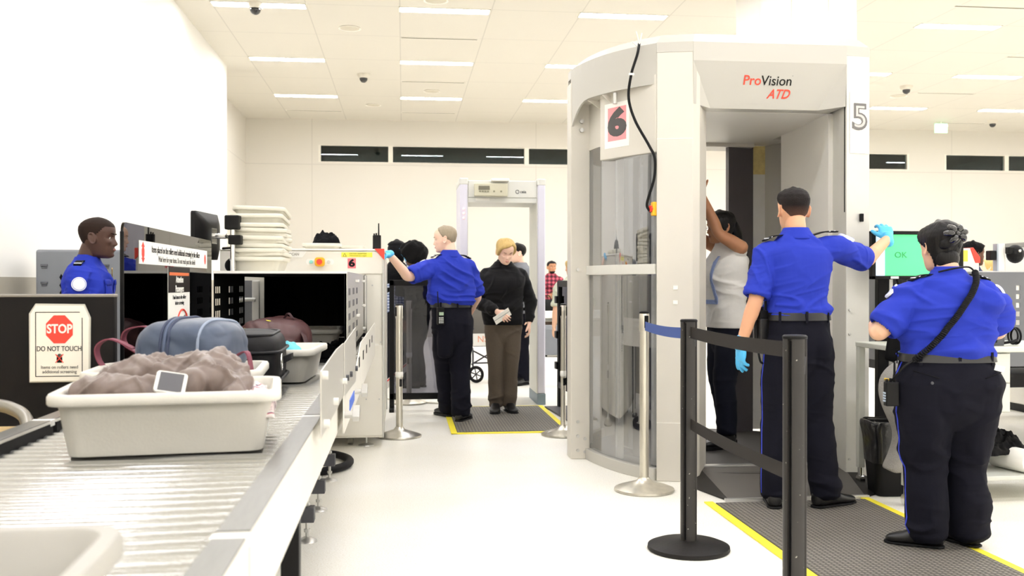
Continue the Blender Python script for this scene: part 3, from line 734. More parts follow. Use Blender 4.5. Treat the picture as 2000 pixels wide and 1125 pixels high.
# black soft suitcase
M_bag = mat('black_ballistic_nylon', '#232224', 0.55, vscale=30, bump=0.12, bscale=420)
t = thing('suitcase', 'black soft-sided suitcase lying flat behind the duffel bag', 'suitcase', (-.645, 4.02 - .30 + .05, ZR + .001), math.radians(2))
t.location = (-.625, 3.66, ZR + .001)
soft_box('body', .37, .46, .225, M_bag, t, 9.0, amp=.003, pw=5.5, wr=.0015)
M_bagt = mat('suitcase_trim', '#343336', .45, bump=.15, bscale=300)
for z in (.055, .155):
    obj('zip', tube([(x, y, z) for x, y, _ in rr(.378, .468, .085, 0, 8)], .006, 6, closed=True), M_bagt, t, smooth='all')
obj('corner_piping', tube([(x, y, .214) for x, y, _ in rr(.315, .405, .07, 0, 8)], .006, 6, closed=True), M_bagt, t, smooth='all')
obj('handle', strap([(.185, -.09, .115), (.212, -.08, .13), (.216, -.02, .13), (.188, -.01, .115)], .022, .010, up=(0, 0, 1)), M_bagt, t, smooth=True)
obj('ring', tube([(.19 + .004, -.18 + .022 * math.cos(a), .12 + .028 * math.sin(a)) for a in [2 * PI * k / 16 for k in range(16)]], .003, 6, closed=True), M_chrome, t, smooth='all')
# burgundy backpack
M_burg = mat('burgundy_nylon', '#4C2E2E', 0.5, vscale=18, bump=.08, bscale=350, var=.2)
t = thing('backpack', 'burgundy backpack with yellow piping lying in the mouth of the hood', 'backpack', (-.63, 4.92, ZR + .012), math.radians(-4))
soft_box('body', .34, .44, .215, M_burg, t, 15.0, amp=.014, pw=2.6, wr=.007)
obj('pocket', xf(ball((0, 0, 0), 1, 28, (.10, .08, .03)), (-.02, -.15, .145), 0, .7), mat('burgundy_pocket', '#74504E', .5, bump=.1, bscale=300), t, smooth=True)
obj('piping', tube(smooth_path([(-.12, -.14, .165), (-.04, -.16, .178), (.03, -.18, .16), (.06, -.20, .12)], 6), .005, 6), M_yel, t, smooth='all')
obj('piping', tube(smooth_path([(-.06, -.09, .205), (.0, -.12, .200), (.05, -.15, .175)], 6), .004, 6), M_yel, t, smooth='all')
obj('handle', strap([(.04, .02, .21), (.07, -.03, .235), (.10, -.06, .21)], .022, .006), mat('strap_brown', '#4A3234', .6), t, smooth=True)
obj('strap', strap([(.12, -.05, .18), (.165, -.12, .12), (.18, -.16, .06), (.17, -.2, .02)], .05, .008), MATS['strap_brown'], t, smooth=True)
cloth_heap('cloth', 'bright turquoise cloth folded in the small grey tray', 'cloth', (-.505, 4.02, ZR + .085), .20, .18, .07, mat('turquoise_cloth', '#6FCBDA', .8, bump=.1, bscale=120), 5.0, .2, fold=.010)
cloth_heap('coat', 'black garment bundled on the belt in the hood', 'coat', (-.40, 5.35, ZR + .002), .20, .34, .06, M_blkm, 15.0, .1, fold=.014, vox=.007)
cloth_heap('hat', 'black crumpled cap resting on the scanner-top tray', 'hat', (-.60, 7.74, 1.515), .20, .20, .10, mat('black_wool', '#17171A', .9, bump=.2, bscale=200), 21.0, .2, fold=.02, vox=.007)
# two-way radio standing on the scanner
def radio_vf_parts(parent, s=1.0):
    obj('case', J(cbox((0, 0, .055 * s), (.060 * s, .036 * s, .11 * s))), M_blk, parent, bevel=.005)
    obj('antenna', tube([(.014 * s, 0, .11 * s), (.014 * s, 0, .20 * s)], [.006 * s, .0045 * s], 10), M_rub, parent, smooth=True)
    obj('knob', J(cyl((-.004 * s, 0, .11 * s), (-.004 * s, 0, .126 * s), .006 * s, 12), cyl((-.020 * s, 0, .11 * s), (-.020 * s, 0, .122 * s), .006 * s, 12)), M_rub, parent, smooth=True)
t = thing('radio', 'black two-way radio with antenna standing on the scanner corner', 'radio', (-.197, 7.42, 1.469), .15)
radio_vf_parts(t, 1.0)
# ------------------------------------------------------------------ left side: barrier board, shield, cabinet, operator's desk
M_board = mat('black_board', '#221F1E', 0.6, vscale=5, bump=.03, bscale=120)
t = thing('barrier_board', 'black upright barrier board with the stop sign, left of the rollers', 'barrier', (-1.6, 3.36, 0))
obj('panel', box(-.75, .645, 0, .035, .04, 1.176), M_board, t, bevel=.004)
obj('top_edge', box(-.75, .647, -.002, .037, 1.172, 1.182), mat('edge_grey', '#8B867E', .4), t, bevel=.003)
obj('foot', J(box(-.70, -.62, -.2, .24, 0, .04), box(.5, .58, -.2, .24, 0, .04)), M_blk, t)
M_cream = mat('sign_cream', '#F3EFE2', 0.55, var=.02)
t = thing('stop_sign', 'laminated white sign with red octagon reading STOP DO NOT TOUCH', 'sign', (-1.126, 3.352, 1.018))
pts = [(-.098, -.123), (.096, -.122), (.098, .085), (.080, .125), (-.078, .127), (-.096, .098)]
obj('sheet', prism_y(pts, -.004, 0), M_cream, t); t.scale = (.95, 1, 1)
obj('sleeve', prism_y([(-.101, -.127), (.101, -.126), (.103, .086), (.083, .131), (-.08, .133), (-.102, .100)], -.001, .004), mat('sleeve_clear', '#C9C6BA', .2), t)
obj('border', J(box(-.080, -.0775, -.0048, -.004, -.106, .104), box(.0745, .077, -.0048, -.004, -.106, .086), box(-.08, .077, -.0048, -.004, -.108, -.1055), box(-.08, .068, -.0048, -.004, .103, .1055)), M_ink, t)
o8 = [(.048 * math.cos(PI / 8 + k * PI / 4), .050 * math.sin(PI / 8 + k * PI / 4) + .048) for k in range(8)]
obj('octagon', prism_y(o8, -.0050, -.004), M_red, t)
text('STOP', .041, M_paper, t, (0.0005, -.0056, .0485), bold=.0011, sx=.86)
text('DO NOT TOUCH', .0235, M_ink, t, (-.001, -.0046, -.0165), bold=.0001, sx=.81)
h = obj('hand_symbol', J(prism_y([(-.008, -.062), (.008, -.062), (.0095, -.052), (.009, -.044), (-.009, -.044), (-.0095, -.052)], -.005, -.004), *[prism_y([(x, -.046), (x + .0035, -.046), (x + .0035, t_), (x, t_)], -.005, -.004) for x, t_ in ((-.009, -.036), (-.0045, -.033), (0.0, -.0325), (.0048, -.035))]), M_ink, t)
obj('cross', J(prism_y([(-.014, -.061), (-.012, -.063), (.014, -.035), (.012, -.033)], -.0056, -.005), prism_y([(.012, -.063), (.014, -.061), (-.012, -.033), (-.014, -.035)], -.0056, -.005)), M_red, h)
text('Items on rollers need\nadditional screening', .0150, mat('ink_grey', '#55524C'), t, (0, -.0046, -.0845), sx=.95)
# smoked acrylic shield
M_smoke = glassy('smoked_acrylic', (0.055, 0.052, 0.05), rough=.015)
t = thing('acrylic_shield', 'tall smoked acrylic shield with signs, standing along the left roller rail', 'shield', (-1.03, 3.72, 0))
poly = [(y, z) for y, z, _ in rr(1.66, .64, .035, cx=.83, cy=1.125, n=5)]
obj('sheet', prism_x([(a, b) for a, b in poly], -.005, .005), M_smoke, t)
obj('edge_strip', J(box(-.007, .007, -.004, .004, .82, 1.41)), M_blk, t, bevel=.002)
obj('mount', J(*[box(-.03, .03, y - .03, y + .03, .70, .83) for y in (.25, .85, 1.45)]), M_blk, t, bevel=.004)
RX = (PI / 2, 0, PI / 2)
t2 = thing('strip_sign', 'long white warning strip taped across the smoked shield', 'sign', (-1.024, 3.93, 1.34))
obj('strip', box(-.001, .001, 0, 1.32, -.046, .046), M_paper, t2)
text('Items placed on the rollers need additional screening by the officer', .040, M_ink, t2, (.0014, .66, .016), RX, sx=.87)
text('Wait here for your items. Do not reach past this shield', .034, mat('ink_grey', '#55524C'), t2, (.0014, .66, -.022), RX, sx=.95)
obj('stop_mark', J(*[prism_x([(.055 + .022 * math.cos(PI / 8 + k * PI / 4) + dy, .027 * math.sin(PI / 8 + k * PI / 4)) for k in range(8)], .001, .0016) for dy in (0, 1.21)]), M_red, t2)
obj('arrow_mark', J(prism_x([(.03, .022), (.08, .022), (.055, .042)], .001, .0016), prism_x([(.03, -.022), (.055, -.042), (.08, -.022)], .001, .0016)), M_red, t2)
t2 = thing('notice', 'tall notice with dark heading and red ring on the smoked shield', 'sign', (-1.024, 4.40, 1.09))
obj('sheet', box(-.001, .001, 0, .43, -.19, .20), M_paper, t2)
obj('heading', box(.001, .0016, .0, .43, .085, .20), mat('heading_brown', '#3B3330', .5), t2)
obj('stripe', box(.0016, .002, .02, .41, .162, .176), mat('orange_stripe', '#E2703A', .5), t2)
text('Attention\nPassengers', .042, M_paper, t2, (.0022, .215, .122), RX, bold=.0008, sx=.9)
text('Hand items to the officer\nbefore screening', .026, M_ink, t2, (.0014, .215, .050), RX)
obj('ring', J(tube([(.002, .27 + .12 * math.cos(2 * PI * k / 36), -.09 + .095 * math.sin(2 * PI * k / 36)) for k in range(36)], .0045, 6, closed=True), prism_x([(.19, -.155), (.205, -.165), (.36, -.03), (.345, -.02)], .001, .0022)), M_red, t2)
obj('boot_symbol', J(prism_x([(.20, -.14), (.28, -.16), (.32, -.10), (.33, -.02), (.28, -.03), (.26, -.09), (.20, -.11)], .001, .0018)), M_dgrey, t2)
# grey steel cabinet with diamond perforation
M_cab = mat('cabinet_grey', '#7E8187', 0.5, vscale=6)
t = thing('steel_cabinet', 'grey steel cabinet with diamond perforations behind the officer at left', 'cabinet', (-2.35, 7.55, 0))
obj('body', box(-.36, .40, 0, .5, .05, 1.466), M_cab, t, bevel=.018)
obj('plinth', box(-.34, .38, .02, .48, 0, .05), M_blk, t)
D = []
for i in range(7):
    for j in range(9):
        x = -.175 + i * .031 + (j % 2) * .0155; z = 1.02 + j * .030
        D.append(prism_y([(x, z - .025), (x + .013, z), (x, z + .025), (x - .013, z)], -.003, 0))
obj('perforation', J(*D), M_blkm, t)
for x in (-.30, .14):
    for z in (1.34, 1.21):
        obj('pull', J(box(x - .02, x + .03, -.012, 0, z, z + .018), box(x - .015, x + .025, -.006, 0, z - .016, z)), mat('pull_grey', '#5E6066', .4), t, bevel=.003)
# operator's screens on arms left of the scanner
t = thing('monitor', 'black operator monitor seen edge-on from behind on a steel arm', 'monitor', (-1.27, 6.45, 0), math.radians(-98))
p = J(prism_y([(-.21, 1.385), (.21, 1.385), (.21, 1.665), (-.21, 1.665)], -.018, .018))
v, f = p
obj('back_shell', xf(J(rings([[(x, -.014, z) for x, z, _ in rr(.44, .30, .02, cy=1.52)], [(x, .012, z) for x, z, _ in rr(.44, .30, .02, cy=1.52)], [(x, .042, z) for x, z, _ in rr(.34, .22, .05, cy=1.52)], [(x, .055, z) for x, z, _ in rr(.2, .14, .05, cy=1.52)]])), (0, 0, 0)), M_blk, t, smooth=True)
obj('screen', box(-.205, .205, -.018, -.014, 1.385, 1.655), mat('screen_grey', '#8FA0A8', .15, emit='#9FB4BC', estr=.5), t)
obj('arm', J(cyl((0, .05, 1.52), (0, .14, 1.52), .018), box(-.05, .05, .05, .062, 1.47, 1.57), cyl((0, .14, 1.52), (.12, .22, 1.50), .014), cyl((.12, .22, 1.29), (.12, .22, 1.62), .016), cyl((0, .12, 1.44), (.12, .22, 1.44), .010)), M_chrome, t, smooth=True)
obj('clamp', J(cbox((.12, .22, 1.60), (.07, .09, .09)), cbox((.13, .24, 1.49), (.06, .08, .06))), M_blk, t, bevel=.008)
t = thing('monitor', 'second operator monitor with a pale screen, half hidden behind the first', 'monitor', (-1.40, 6.85, 0), math.radians(-82))
obj('shell', box(-.2, .2, .0, .04, 1.42, 1.68), M_blk, t, bevel=.008)
obj('screen', box(-.19, .19, -.004, 0, 1.43, 1.67), MATS['screen_grey'], t)
obj('stand', J(cyl((0, .03, .76), (0, .03, 1.5), .02), lathe([(.001, .75), (.1, .75), (.09, .77), (.001, .78)], 20, (0, .03, 0))), M_blk, t, smooth=True)
t = thing('operator_desk', 'low dark operator desk between the cabinet and the scanner', 'desk', (-1.46, 6.85, 0))
obj('top', box(-.22, .21, -.75, .4, .72, .75), M_dgrey, t, bevel=.004)
obj('leg', J(*[box(x, x + .04, y, y + .04, 0, .72) for x, y in ((-.2, -.72), (.15, -.72), (-.2, .33), (.15, .33))]), M_blk, t)
# headset / grip lying on the hood
t = thing('floor_fan', 'small black rounded device on the hood beside the tray stack', 'device', (-1.13, 6.6, 0))
obj('body', J(ball((0, .1, 1.335), .055, 24, (1.1, 1, 1)), ), M_blk, t, smooth=True)
obj('base', box(-.09, .17, .0, .2, 1.26, 1.285), M_dgrey, t, bevel=.005)
obj('post', box(-.02, .02, .08, .12, 0, 1.26), M_dgrey, t)
t.name = 'desk_device'
# white monitor stand seen through the hood opening
t = thing('equipment_stand', 'slim white and grey stand seen through the opening in the hood side', 'stand', (-1.09, 6.98, 0))
obj('post', box(.035, .085, 0, .05, 0, 1.235), M_plw, t, bevel=.006)
obj('bracket', tube(smooth_path([(-.10, .0, 1.08), (-.02, -.01, 1.10), (.06, -.01, 1.10)], 5), .014, 10), M_plw, t, smooth='all')
obj('back_panel', box(-.12, .03, .06, .075, .10, 1.235), mat('frame_back_grey', '#77787C'), t)
obj('foot', box(-.12, .09, -.05, .12, 0, .02), M_dgrey, t)
# tan topped stool and grey tube arm at the far left
M_tan = mat('tan_laminate', '#C9AE7E', .5, vscale=3, stretch=(1, 8, 1), var=.15)
t = thing('side_table', 'low tan wooden table with a bent grey tube rail, left of the rollers', 'table', (-1.45, 2.95, 0))
obj('top', box(-.5, .34, -.35, .32, .735, .76), M_tan, t, bevel=.004)
obj('leg', J(*[cyl((x, y, 0), (x, y, .735), .018) for x, y in ((-.45, -.3), (.30, -.3), (-.45, .27), (.30, .27))]), M_dgrey, t, smooth=True)
obj('tube_rail', tube(smooth_path([(-.5, .10, .858), (-.1, .09, .858), (.22, .08, .858), (.31, .06, .845), (.36, .02, .815), (.385, -.06, .76), (.39, -.10, .70)], 6), .019, 12), mat('tube_grey', '#8D8980', .35, .7), t, smooth='all')

# ------------------------------------------------------------------ centre: walk-through detector, gates, stanchions, mats
M_lav = mat('detector_lavender', '#DAD8E6', .4, vscale=2)
M_detg = mat('detector_grey', '#D9D9D2', .4, vscale=2)
M_detb = mat('detector_boot', '#7B8A94', .5)
t = thing('walk_through_detector', 'pale walk-through metal detector doorway with control unit on top', 'metal detector', (0.985, 9.6, 0))
for s in (-1, 1):
    nm = 'post'
    o = obj(nm, box(*(sorted((s * .35, s * .427))), 0.0, .62, .11, 2.245), M_lav, t, bevel=.012)
    obj('inner_face', box(*(sorted((s * .344, s * .3505))), 0.02, .60, .11, 2.19), M_detg, o)
    obj('boot', box(*(sorted((s * .345, s * .43))), -.004, .625, 0.0, .11), M_detb, o, bevel=.006)
    obj('top_cap', box(*(sorted((s * .345, s * .432))), -.006, .63, 2.19, 2.256), M_detg, o, bevel=.010)
obj('header', box(-.345, .345, .02, .60, 2.065, 2.235), M_detg, t, bevel=.008)
obj('lintel', box(-.345, .345, .03, .59, 2.015, 2.065), M_detg, t, bevel=.004)
cu = obj('control_unit', box(-.285, .045, -.045, .02, 2.075, 2.20), mat('control_beige', '#C9C5AE', .5), t, bevel=.006)
obj('display', box(-.245, -.135, -.048, -.045, 2.135, 2.175), mat('display_dark', '#6F6B5A', .3), cu)
obj('keypad', J(*[box(-.24 + k * .026, -.22 + k * .026, -.049, -.045, 2.112, 2.128) for k in range(4)], *[box(-.10 + k * .07, -.082 + k * .07, -.049, -.045, 2.112, 2.13) for k in range(2)]), mat('keys_grey', '#8D8A74'), cu)
obj('cover', box(-.12, .06, -.055, .3, 2.222, 2.25), M_plw, t, bevel=.006)
text('ceia', .040, mat('logo_grey', '#55575A'), t, (.205, .0185, 2.125), bold=.0008)
obj('logo_ring', tube([(.148 + .017 * math.cos(2 * PI * k / 20), .018, 2.125 + .017 * math.sin(2 * PI * k / 20)) for k in range(20)], .003, 6, closed=True), MATS['logo_grey'], t)
M_led = mat('led_pink', '#F4DADA', .4, emit='#FF9C9C', estr=.9)
obj('indicator', J(*[ball((-.388, .0, 1.86 + k * .045), .014, 12) for k in range(3)]), M_led, t, smooth=True)
obj('notice_strip', J(box(-.27, -.13, .022, .03, 2.035, 2.062)), M_plw, t)
# mats
def mat_material(nm, col):
    m = bpy.data.materials.new(nm); m.use_nodes = True; nt = m.node_tree; N = nt.nodes; L = nt.links; b = N['Principled BSDF']
    b.inputs['Roughness'].default_value = .6
    tc = N.new('ShaderNodeTexCoord'); mp = N.new('ShaderNodeMapping'); mp.inputs['Scale'].default_value = (1, 1, 1)
    L.new(tc.outputs['Object'], mp.inputs['Vector'])
    w1 = N.new('ShaderNodeTexWave'); w1.bands_direction = 'X'; w1.inputs['Scale'].default_value = 12.5
    w2 = N.new('ShaderNodeTexWave'); w2.bands_direction = 'Y'; w2.inputs['Scale'].default_value = 12.5
    for w_ in (w1, w2): L.new(mp.outputs['Vector'], w_.inputs['Vector'])
    mu = N.new('ShaderNodeMath'); mu.operation = 'MULTIPLY'; L.new(w1.outputs['Fac'], mu.inputs[0]); L.new(w2.outputs['Fac'], mu.inputs[1])
    bu = N.new('ShaderNodeBump'); bu.inputs['Strength'].default_value = .9; bu.inputs['Distance'].default_value = .006
    L.new(mu.outputs[0], bu.inputs['Height']); L.new(bu.outputs['Normal'], b.inputs['Normal'])
    cr = N.new('ShaderNodeValToRGB'); e = cr.color_ramp.elements; e[0].color = lin(col[0]); e[1].color = lin(col[1]); e[0].position = .05; e[1].position = .6
    L.new(mu.outputs[0], cr.inputs['Fac']); L.new(cr.outputs['Color'], b.inputs['Base Color'])
    return m
M_mat = mat_material('studded_mat', ('#4E4A44', '#8A857B'))
M_yed = mat('mat_edge_yellow', '#F2E23A', .55)
def floor_mat(label, loc, wd, ln, rz=0, eb=(1, 1, 1, 1)):
    t = thing('floor_mat', label, 'mat', loc, rz, 'yellow-edged floor mats')
    obj('studded_field', box(.05, wd - .05, .05, ln - .05, .001, .012), M_mat, t, bevel=.003)
    e = .05
    L_ = []
    def bevelbar(x0, x1, y0, y1, inx, iny):
        return box(x0, x1, y0, y1, .0005, .007)
    if eb[0]: L_.append(box(0, e, 0, ln, .0005, .008))
    if eb[1]: L_.append(box(wd - e, wd, 0, ln, .0005, .008))
    if eb[2]: L_.append(box(0, wd, 0, e, .0005, .0081))
    if eb[3]: L_.append(box(0, wd, ln - e, ln, .0005, .0081))
    obj('yellow_border', J(*L_), M_yed, t, bevel=.002)
    return t
floor_mat('dark ribbed mat with yellow edges in front of the metal detector', (.385, 7.80, 0), .985, 1.70, 0)
floor_mat('dark studded mat with yellow edges under the two right-hand officers', (1.655, 3.2, 0), .96, 2.02, 0, (1, 1, 0, 0))
# stanchions
def stanchion(label, x, y, m, rz=0, collar=False, h=1.04, r=.0265, base_m=None, grp='chrome belt stanchions'):
    t = thing('stanchion', label, 'stanchion', (x, y, 0), rz, grp)
    obj('base', lathe([(.001, 0), (.172, 0), (.176, .006), (.174, .016), (.15, .026), (.09, .045), (.045, .060), (.034, .075), (.030, .082), (.001, .083)], 48), base_m or m, t, smooth=True)
    obj('post', lathe([(.001, .07), (r, .07), (r, h - .02), (.001, h - .02)], 28), m, t, smooth=True)
    hd = obj('belt_head', lathe([(r + .001, h - .105), (r + .003, h - .10), (r + .003, h - .006), (r, h), (.001, h)], 28), m, t, smooth=True)
    obj('cap', lathe([(.001, h), (r + .003, h), (r + .003, h + .008), (r - .004, h + .012), (.001, h + .012)], 28), M_blk, hd, smooth=True)
    for a in (0, PI):
        obj('clip', xf(box(r - .002, r + .010, -.012, .012, h - .085, h - .012), rz=a), M_blk, hd, bevel=.003)
    if collar:
        obj('lower_belt_head', lathe([(r, .47), (r + .004, .475), (r + .004, .51), (r, .515)], 28), M_plw, t, smooth=True)
        obj('lower_clip', J(box(r, r + .010, -.012, .012, .40, .46), box(-.01, .01, -r - .010, -r, .40, .46)), M_blk, t, bevel=.003)
    return t
M_chr2 = mat('worn_chrome', '#CFCBC0', .28, .9, vscale=30, stretch=(1, 1, .3), var=.15)
s1 = stanchion('tall chrome stanchion nearer the scanner corner, left of the older officer', -.03, 7.73, M_chr2, .4, True)
s2 = stanchion('chrome stanchion behind the nearer one, by the clear gate panel', .06, 9.85, M_chr2, -.3, True)
s3 = stanchion('chrome stanchion mostly hidden behind the left edge of the tall booth', 1.272, 7.67, M_chr2, .2, True, r=.02)
M_chr3 = mat('scuffed_chrome', '#D2CDBF', .32, .8, vscale=25, stretch=(1, 1, .25), var=.22, bump=.05)
s4 = stanchion('scuffed chrome stanchion in front of the booth glass with a blue belt', 1.405, 5.57, M_chr3, math.radians(-80))
def black_post():
    m = bpy.data.materials.new('chipped_black'); m.use_nodes = True; nt = m.node_tree; N = nt.nodes; L = nt.links; b = N['Principled BSDF']; b.inputs['Roughness'].default_value = .42
    tc = N.new('ShaderNodeTexCoord'); v = N.new('ShaderNodeTexNoise'); v.inputs['Scale'].default_value = 55; v.inputs['Detail'].default_value = 5
    L.new(tc.outputs['Object'], v.inputs['Vector']); cr = N.new('ShaderNodeValToRGB'); e = cr.color_ramp.elements
    e[0].position = .70; e[0].color = lin('#221F1D'); e[1].position = .73; e[1].color = lin('#C9C4B8')
    L.new(v.outputs['Fac'], cr.inputs['Fac']); L.new(cr.outputs['Color'], b.inputs['Base Color'])
    return m
M_bpost = black_post()
def black_stanchion(label, x, y, rz):
    t = thing('stanchion', label, 'stanchion', (x, y, 0), rz, 'black double-belt stanchions')
    h, r = 1.045, .0375
    obj('base', lathe([(.001, 0), (.183, 0), (.187, .006), (.185, .02), (.16, .030), (.06, .040), (.040, .045), (.001, .046)], 56), mat('cast_black_base', '#2A2725', .5, vscale=30, bump=.1), t, smooth=True)
    # fluted extrusion: four belt channels round the post
    ring = []
    for k in range(64):
        a = 2 * PI * k / 64
        q = abs(((a / (PI / 2) + .5) % 1) - .5) * PI / 2
        ring.append((r - (.009 if q < .16 else 0.0), a))
    def rg(z, s=1): return [(rr_ * s * math.cos(a), rr_ * s * math.sin(a), z) for rr_, a in ring]
    obj('post', rings([rg(.04), rg(h - .004)]), M_bpost, t, smooth=True)
    obj('cap', lathe([(.001, h - .004), (r + .0015, h - .004), (r + .0015, h + .004), (r - .003, h + .008), (.001, h + .008)], 40), M_blk, t, smooth=True)
    obj('channel', J(*[xf(box(r - .012, r - .0075, -.0045, .0045, .05, h - .01), rz=k * PI / 2) for k in range(4)]), M_blkm, t)
    obj('clip', xf(cyl((r - .006, 0, .93), (r - .003, 0, .985), .0035, 8), rz=-PI / 2), M_dgrey, t, smooth=True)
    return t
P1, P2 = (1.297, 4.318), (1.243, 2.98)
M_belt = mat('black_belt_webbing', '#3A3531', .75, bump=.25, bscale=500, stretch=(1, 1, 6))
M_bbelt = mat('blue_belt_webbing', '#2E4A8E', .7, bump=.2, bscale=400)
b1 = black_stanchion('black stanchion with round base on the floor, left of the black pair', P1[0], P1[1], math.radians(45))
b2 = black_stanchion('black chipped stanchion cut off by the bottom edge, nearest the camera', P2[0], P2[1], math.radians(42))
def belt(parent, a, b, z, wd, m, sag=.012, name='belt'):
    o = Vector(parent.location); ca, sa = math.cos(-parent.rotation_euler.z), math.sin(-parent.rotation_euler.z)
    d = Vector((b[0] - a[0], b[1] - a[1], 0)); n = Vector((-d.y, d.x, 0)).normalized() * .0009
    R = []
    for k in range(13):
        q = k / 12; p = Vector((a[0], a[1], 0)) + d * q; zz = z[0] + (z[1] - z[0]) * q - sag * 4 * q * (1 - q)
        R.append([(p.x + n.x, p.y + n.y, zz + wd / 2), (p.x - n.x, p.y - n.y, zz + wd / 2), (p.x - n.x, p.y - n.y, zz - wd / 2), (p.x + n.x, p.y + n.y, zz - wd / 2)])
    v, f = rings(R)
    v = [((x - o.x) * ca - (y - o.y) * sa, (x - o.x) * sa + (y - o.y) * ca, zz) for x, y, zz in v]
    return obj(name, (v, f), m, parent, smooth=True)
belt(b1, P1, P2, (.995, 1.005), .052, M_belt, .01)
belt(b1, P1, P2, (.578, .605), .050, M_belt, .01)
belt(s4, (1.405, 5.57), P1, (.968, .99), .052, M_bbelt, .012)
# ------------------------------------------------------------------ millimetre-wave body scanner booth
M_pv = mat('booth_warm_grey', '#D0CBC0', .42, vscale=2, var=.03)
M_pvd = mat('booth_inner_grey', '#F0EDE5', .45, vscale=2, var=.03)
M_pvl = mat('booth_light_grey', '#BAB7AE', .42, vscale=2, var=.03)
M_pglass = glassy('booth_glass', (0.80, 0.81, 0.83), gloss=.4, rough=.01)
M_dglass = glassy('booth_dark_glass', (0.42, 0.41, 0.42), rough=.02)
CX, CY, RG = 2.235, 6.69, 1.065
pv = thing('body_scanner', 'tall grey walk-in body scanner booth with curved glass sides, lane 6', 'body scanner', (CX, CY, 0))
def q(vf): return [(x - CX, y - CY, z) for x, y, z in vf[0]], vf[1]
def pc(a, r=RG): a = math.radians(a); return CX + r * math.cos(a), CY + r * math.sin(a)
def arcband(a0, a1, r0, r1, z0, z1, n=28, zf=None):
    R = []
    for k in range(n + 1):
        a = a0 + (a1 - a0) * k / n; zb = zf(k / n) if zf else z0
        (xi, yi), (xo, yo) = pc(a, r0), pc(a, r1)
        R.append([(xi, yi, zb), (xo, yo, zb), (xo, yo, z1), (xi, yi, z1)])
    return rings(R)
fl = [(1.545, 5.825), (1.757, 5.765), (1.81, 5.80), (1.925, 6.03), (1.66, 6.05)]
fr_ = [(2.735, 5.765), (2.905, 5.80), (2.86, 6.05), (2.76, 6.03)]
mir = lambda P: [(x, 2 * CY - y) for x, y in P][::-1]
obj('front_pillar', q(prism(fl, 0.0, 2.655)), M_pv, pv, bevel=.006)
obj('front_pillar', q(prism(fr_, 0.0, 2.655)), mat('booth_pale_grey', '#D2D0C8', .42), pv, bevel=.006)
obj('rear_pillar', q(prism(mir(fl), 0, 2.655)), M_pv, pv, bevel=.006)
obj('rear_pillar', q(prism([(x + .28, y - .25) for x, y in mir(fr_)], 0, 2.655)), M_pv, pv, bevel=.006)
# mid posts, curved rails and top fascia of the glass sides
for s, a in ((-1, 180), (1, 0)):
    x0, x1 = (1.150, 1.285) if s < 0 else (3.10, 3.20)
    obj('side_post', q(box(x0, x1, CY - .075, CY + .075, 0, 2.60)), M_pv, pv, bevel=.006)
    obj('post_flange', q(box(*( (x1, x1 + .03) if s < 0 else (x0 - .03, x0)), CY - .03, CY + .03, 0.1, 2.42)), M_pvd, pv)
def bez(A, C, B, n=20): return [((1 - t_) ** 2 * A[0] + 2 * t_ * (1 - t_) * C[0] + t_ * t_ * B[0], (1 - t_) ** 2 * A[1] + 2 * t_ * (1 - t_) * C[1] + t_ * t_ * B[1]) for t_ in [k / n for k in range(n + 1)]]
def pband(P, o0, o1, z0, z1, zf=None):
    R = []
    for k, p in enumerate(P):
        a, b = P[max(k - 1, 0)], P[min(k + 1, len(P) - 1)]; d = Vector((b[0] - a[0], b[1] - a[1], 0)).normalized(); n = Vector((d.y, -d.x, 0))
        if n.x > 0: n = -n
        zb = zf(k / (len(P) - 1)) if zf else z0
        R.append([(p[0] + n.x * o0, p[1] + n.y * o0, zb), (p[0] + n.x * o1, p[1] + n.y * o1, zb), (p[0] + n.x * o1, p[1] + n.y * o1, z1), (p[0] + n.x * o0, p[1] + n.y * o0, z1)])
    return rings(R)
GC = bez((1.287, 6.620), (1.335, 6.16), (1.560, 5.850))       # glass line, front left quarter
OC = bez((1.158, 6.640), (1.225, 6.13), (1.550, 5.832))       # outer line of fascia and roof
fz = lambda t_: 2.44 - .17 * max(0, (0.30 - t_) / .30) ** 2
for m_ in (0, 1):
    G = [(x, 2 * CY - y) for x, y in GC] if m_ else GC; O_ = [(x, 2 * CY - y) for x, y in OC] if m_ else OC
    obj('bottom_rail', q(pband(G, -.03, .035, 0.0, .075)), M_pvl, pv, bevel=.004)
    obj('mid_rail', q(pband(G, -.02, .03, 1.272, 1.335)), mat('booth_pale_grey', '#D2D0C8', .42), pv, bevel=.004)
    obj('lower_glass', q(pband(G, -.004, .004, .075, 1.272)), M_pglass, pv, smooth=True)
    obj('upper_glass', q(pband(G, -.004, .004, 1.335, 2.13)), M_pglass, pv, smooth=True)
    obj('head_panel', q(pband(G, -.010, .010, 2.13, 2.45)), M_pv, pv, smooth=True)
    obj('fascia', q(pband(O_, -.010, .004, 2.44, 2.635, fz)), M_pvl, pv, smooth=True)
    pg = O_ + G[::-1]
    obj('soffit', q(prism(pg if m_ == 0 else pg[::-1], 2.445, 2.46)), M_pv, pv)
obj('side_panel', q(prism([(2.905, 5.83), (3.20, 6.62), (3.16, 6.62), (2.87, 5.86)], 0, 2.64)), M_pvl, pv, bevel=.004)
obj('side_panel', q(prism([(3.16, 6.76), (3.20, 6.76), (2.905, 7.55), (2.87, 7.52)], 0, 2.64)), M_pvl, pv, bevel=.004)
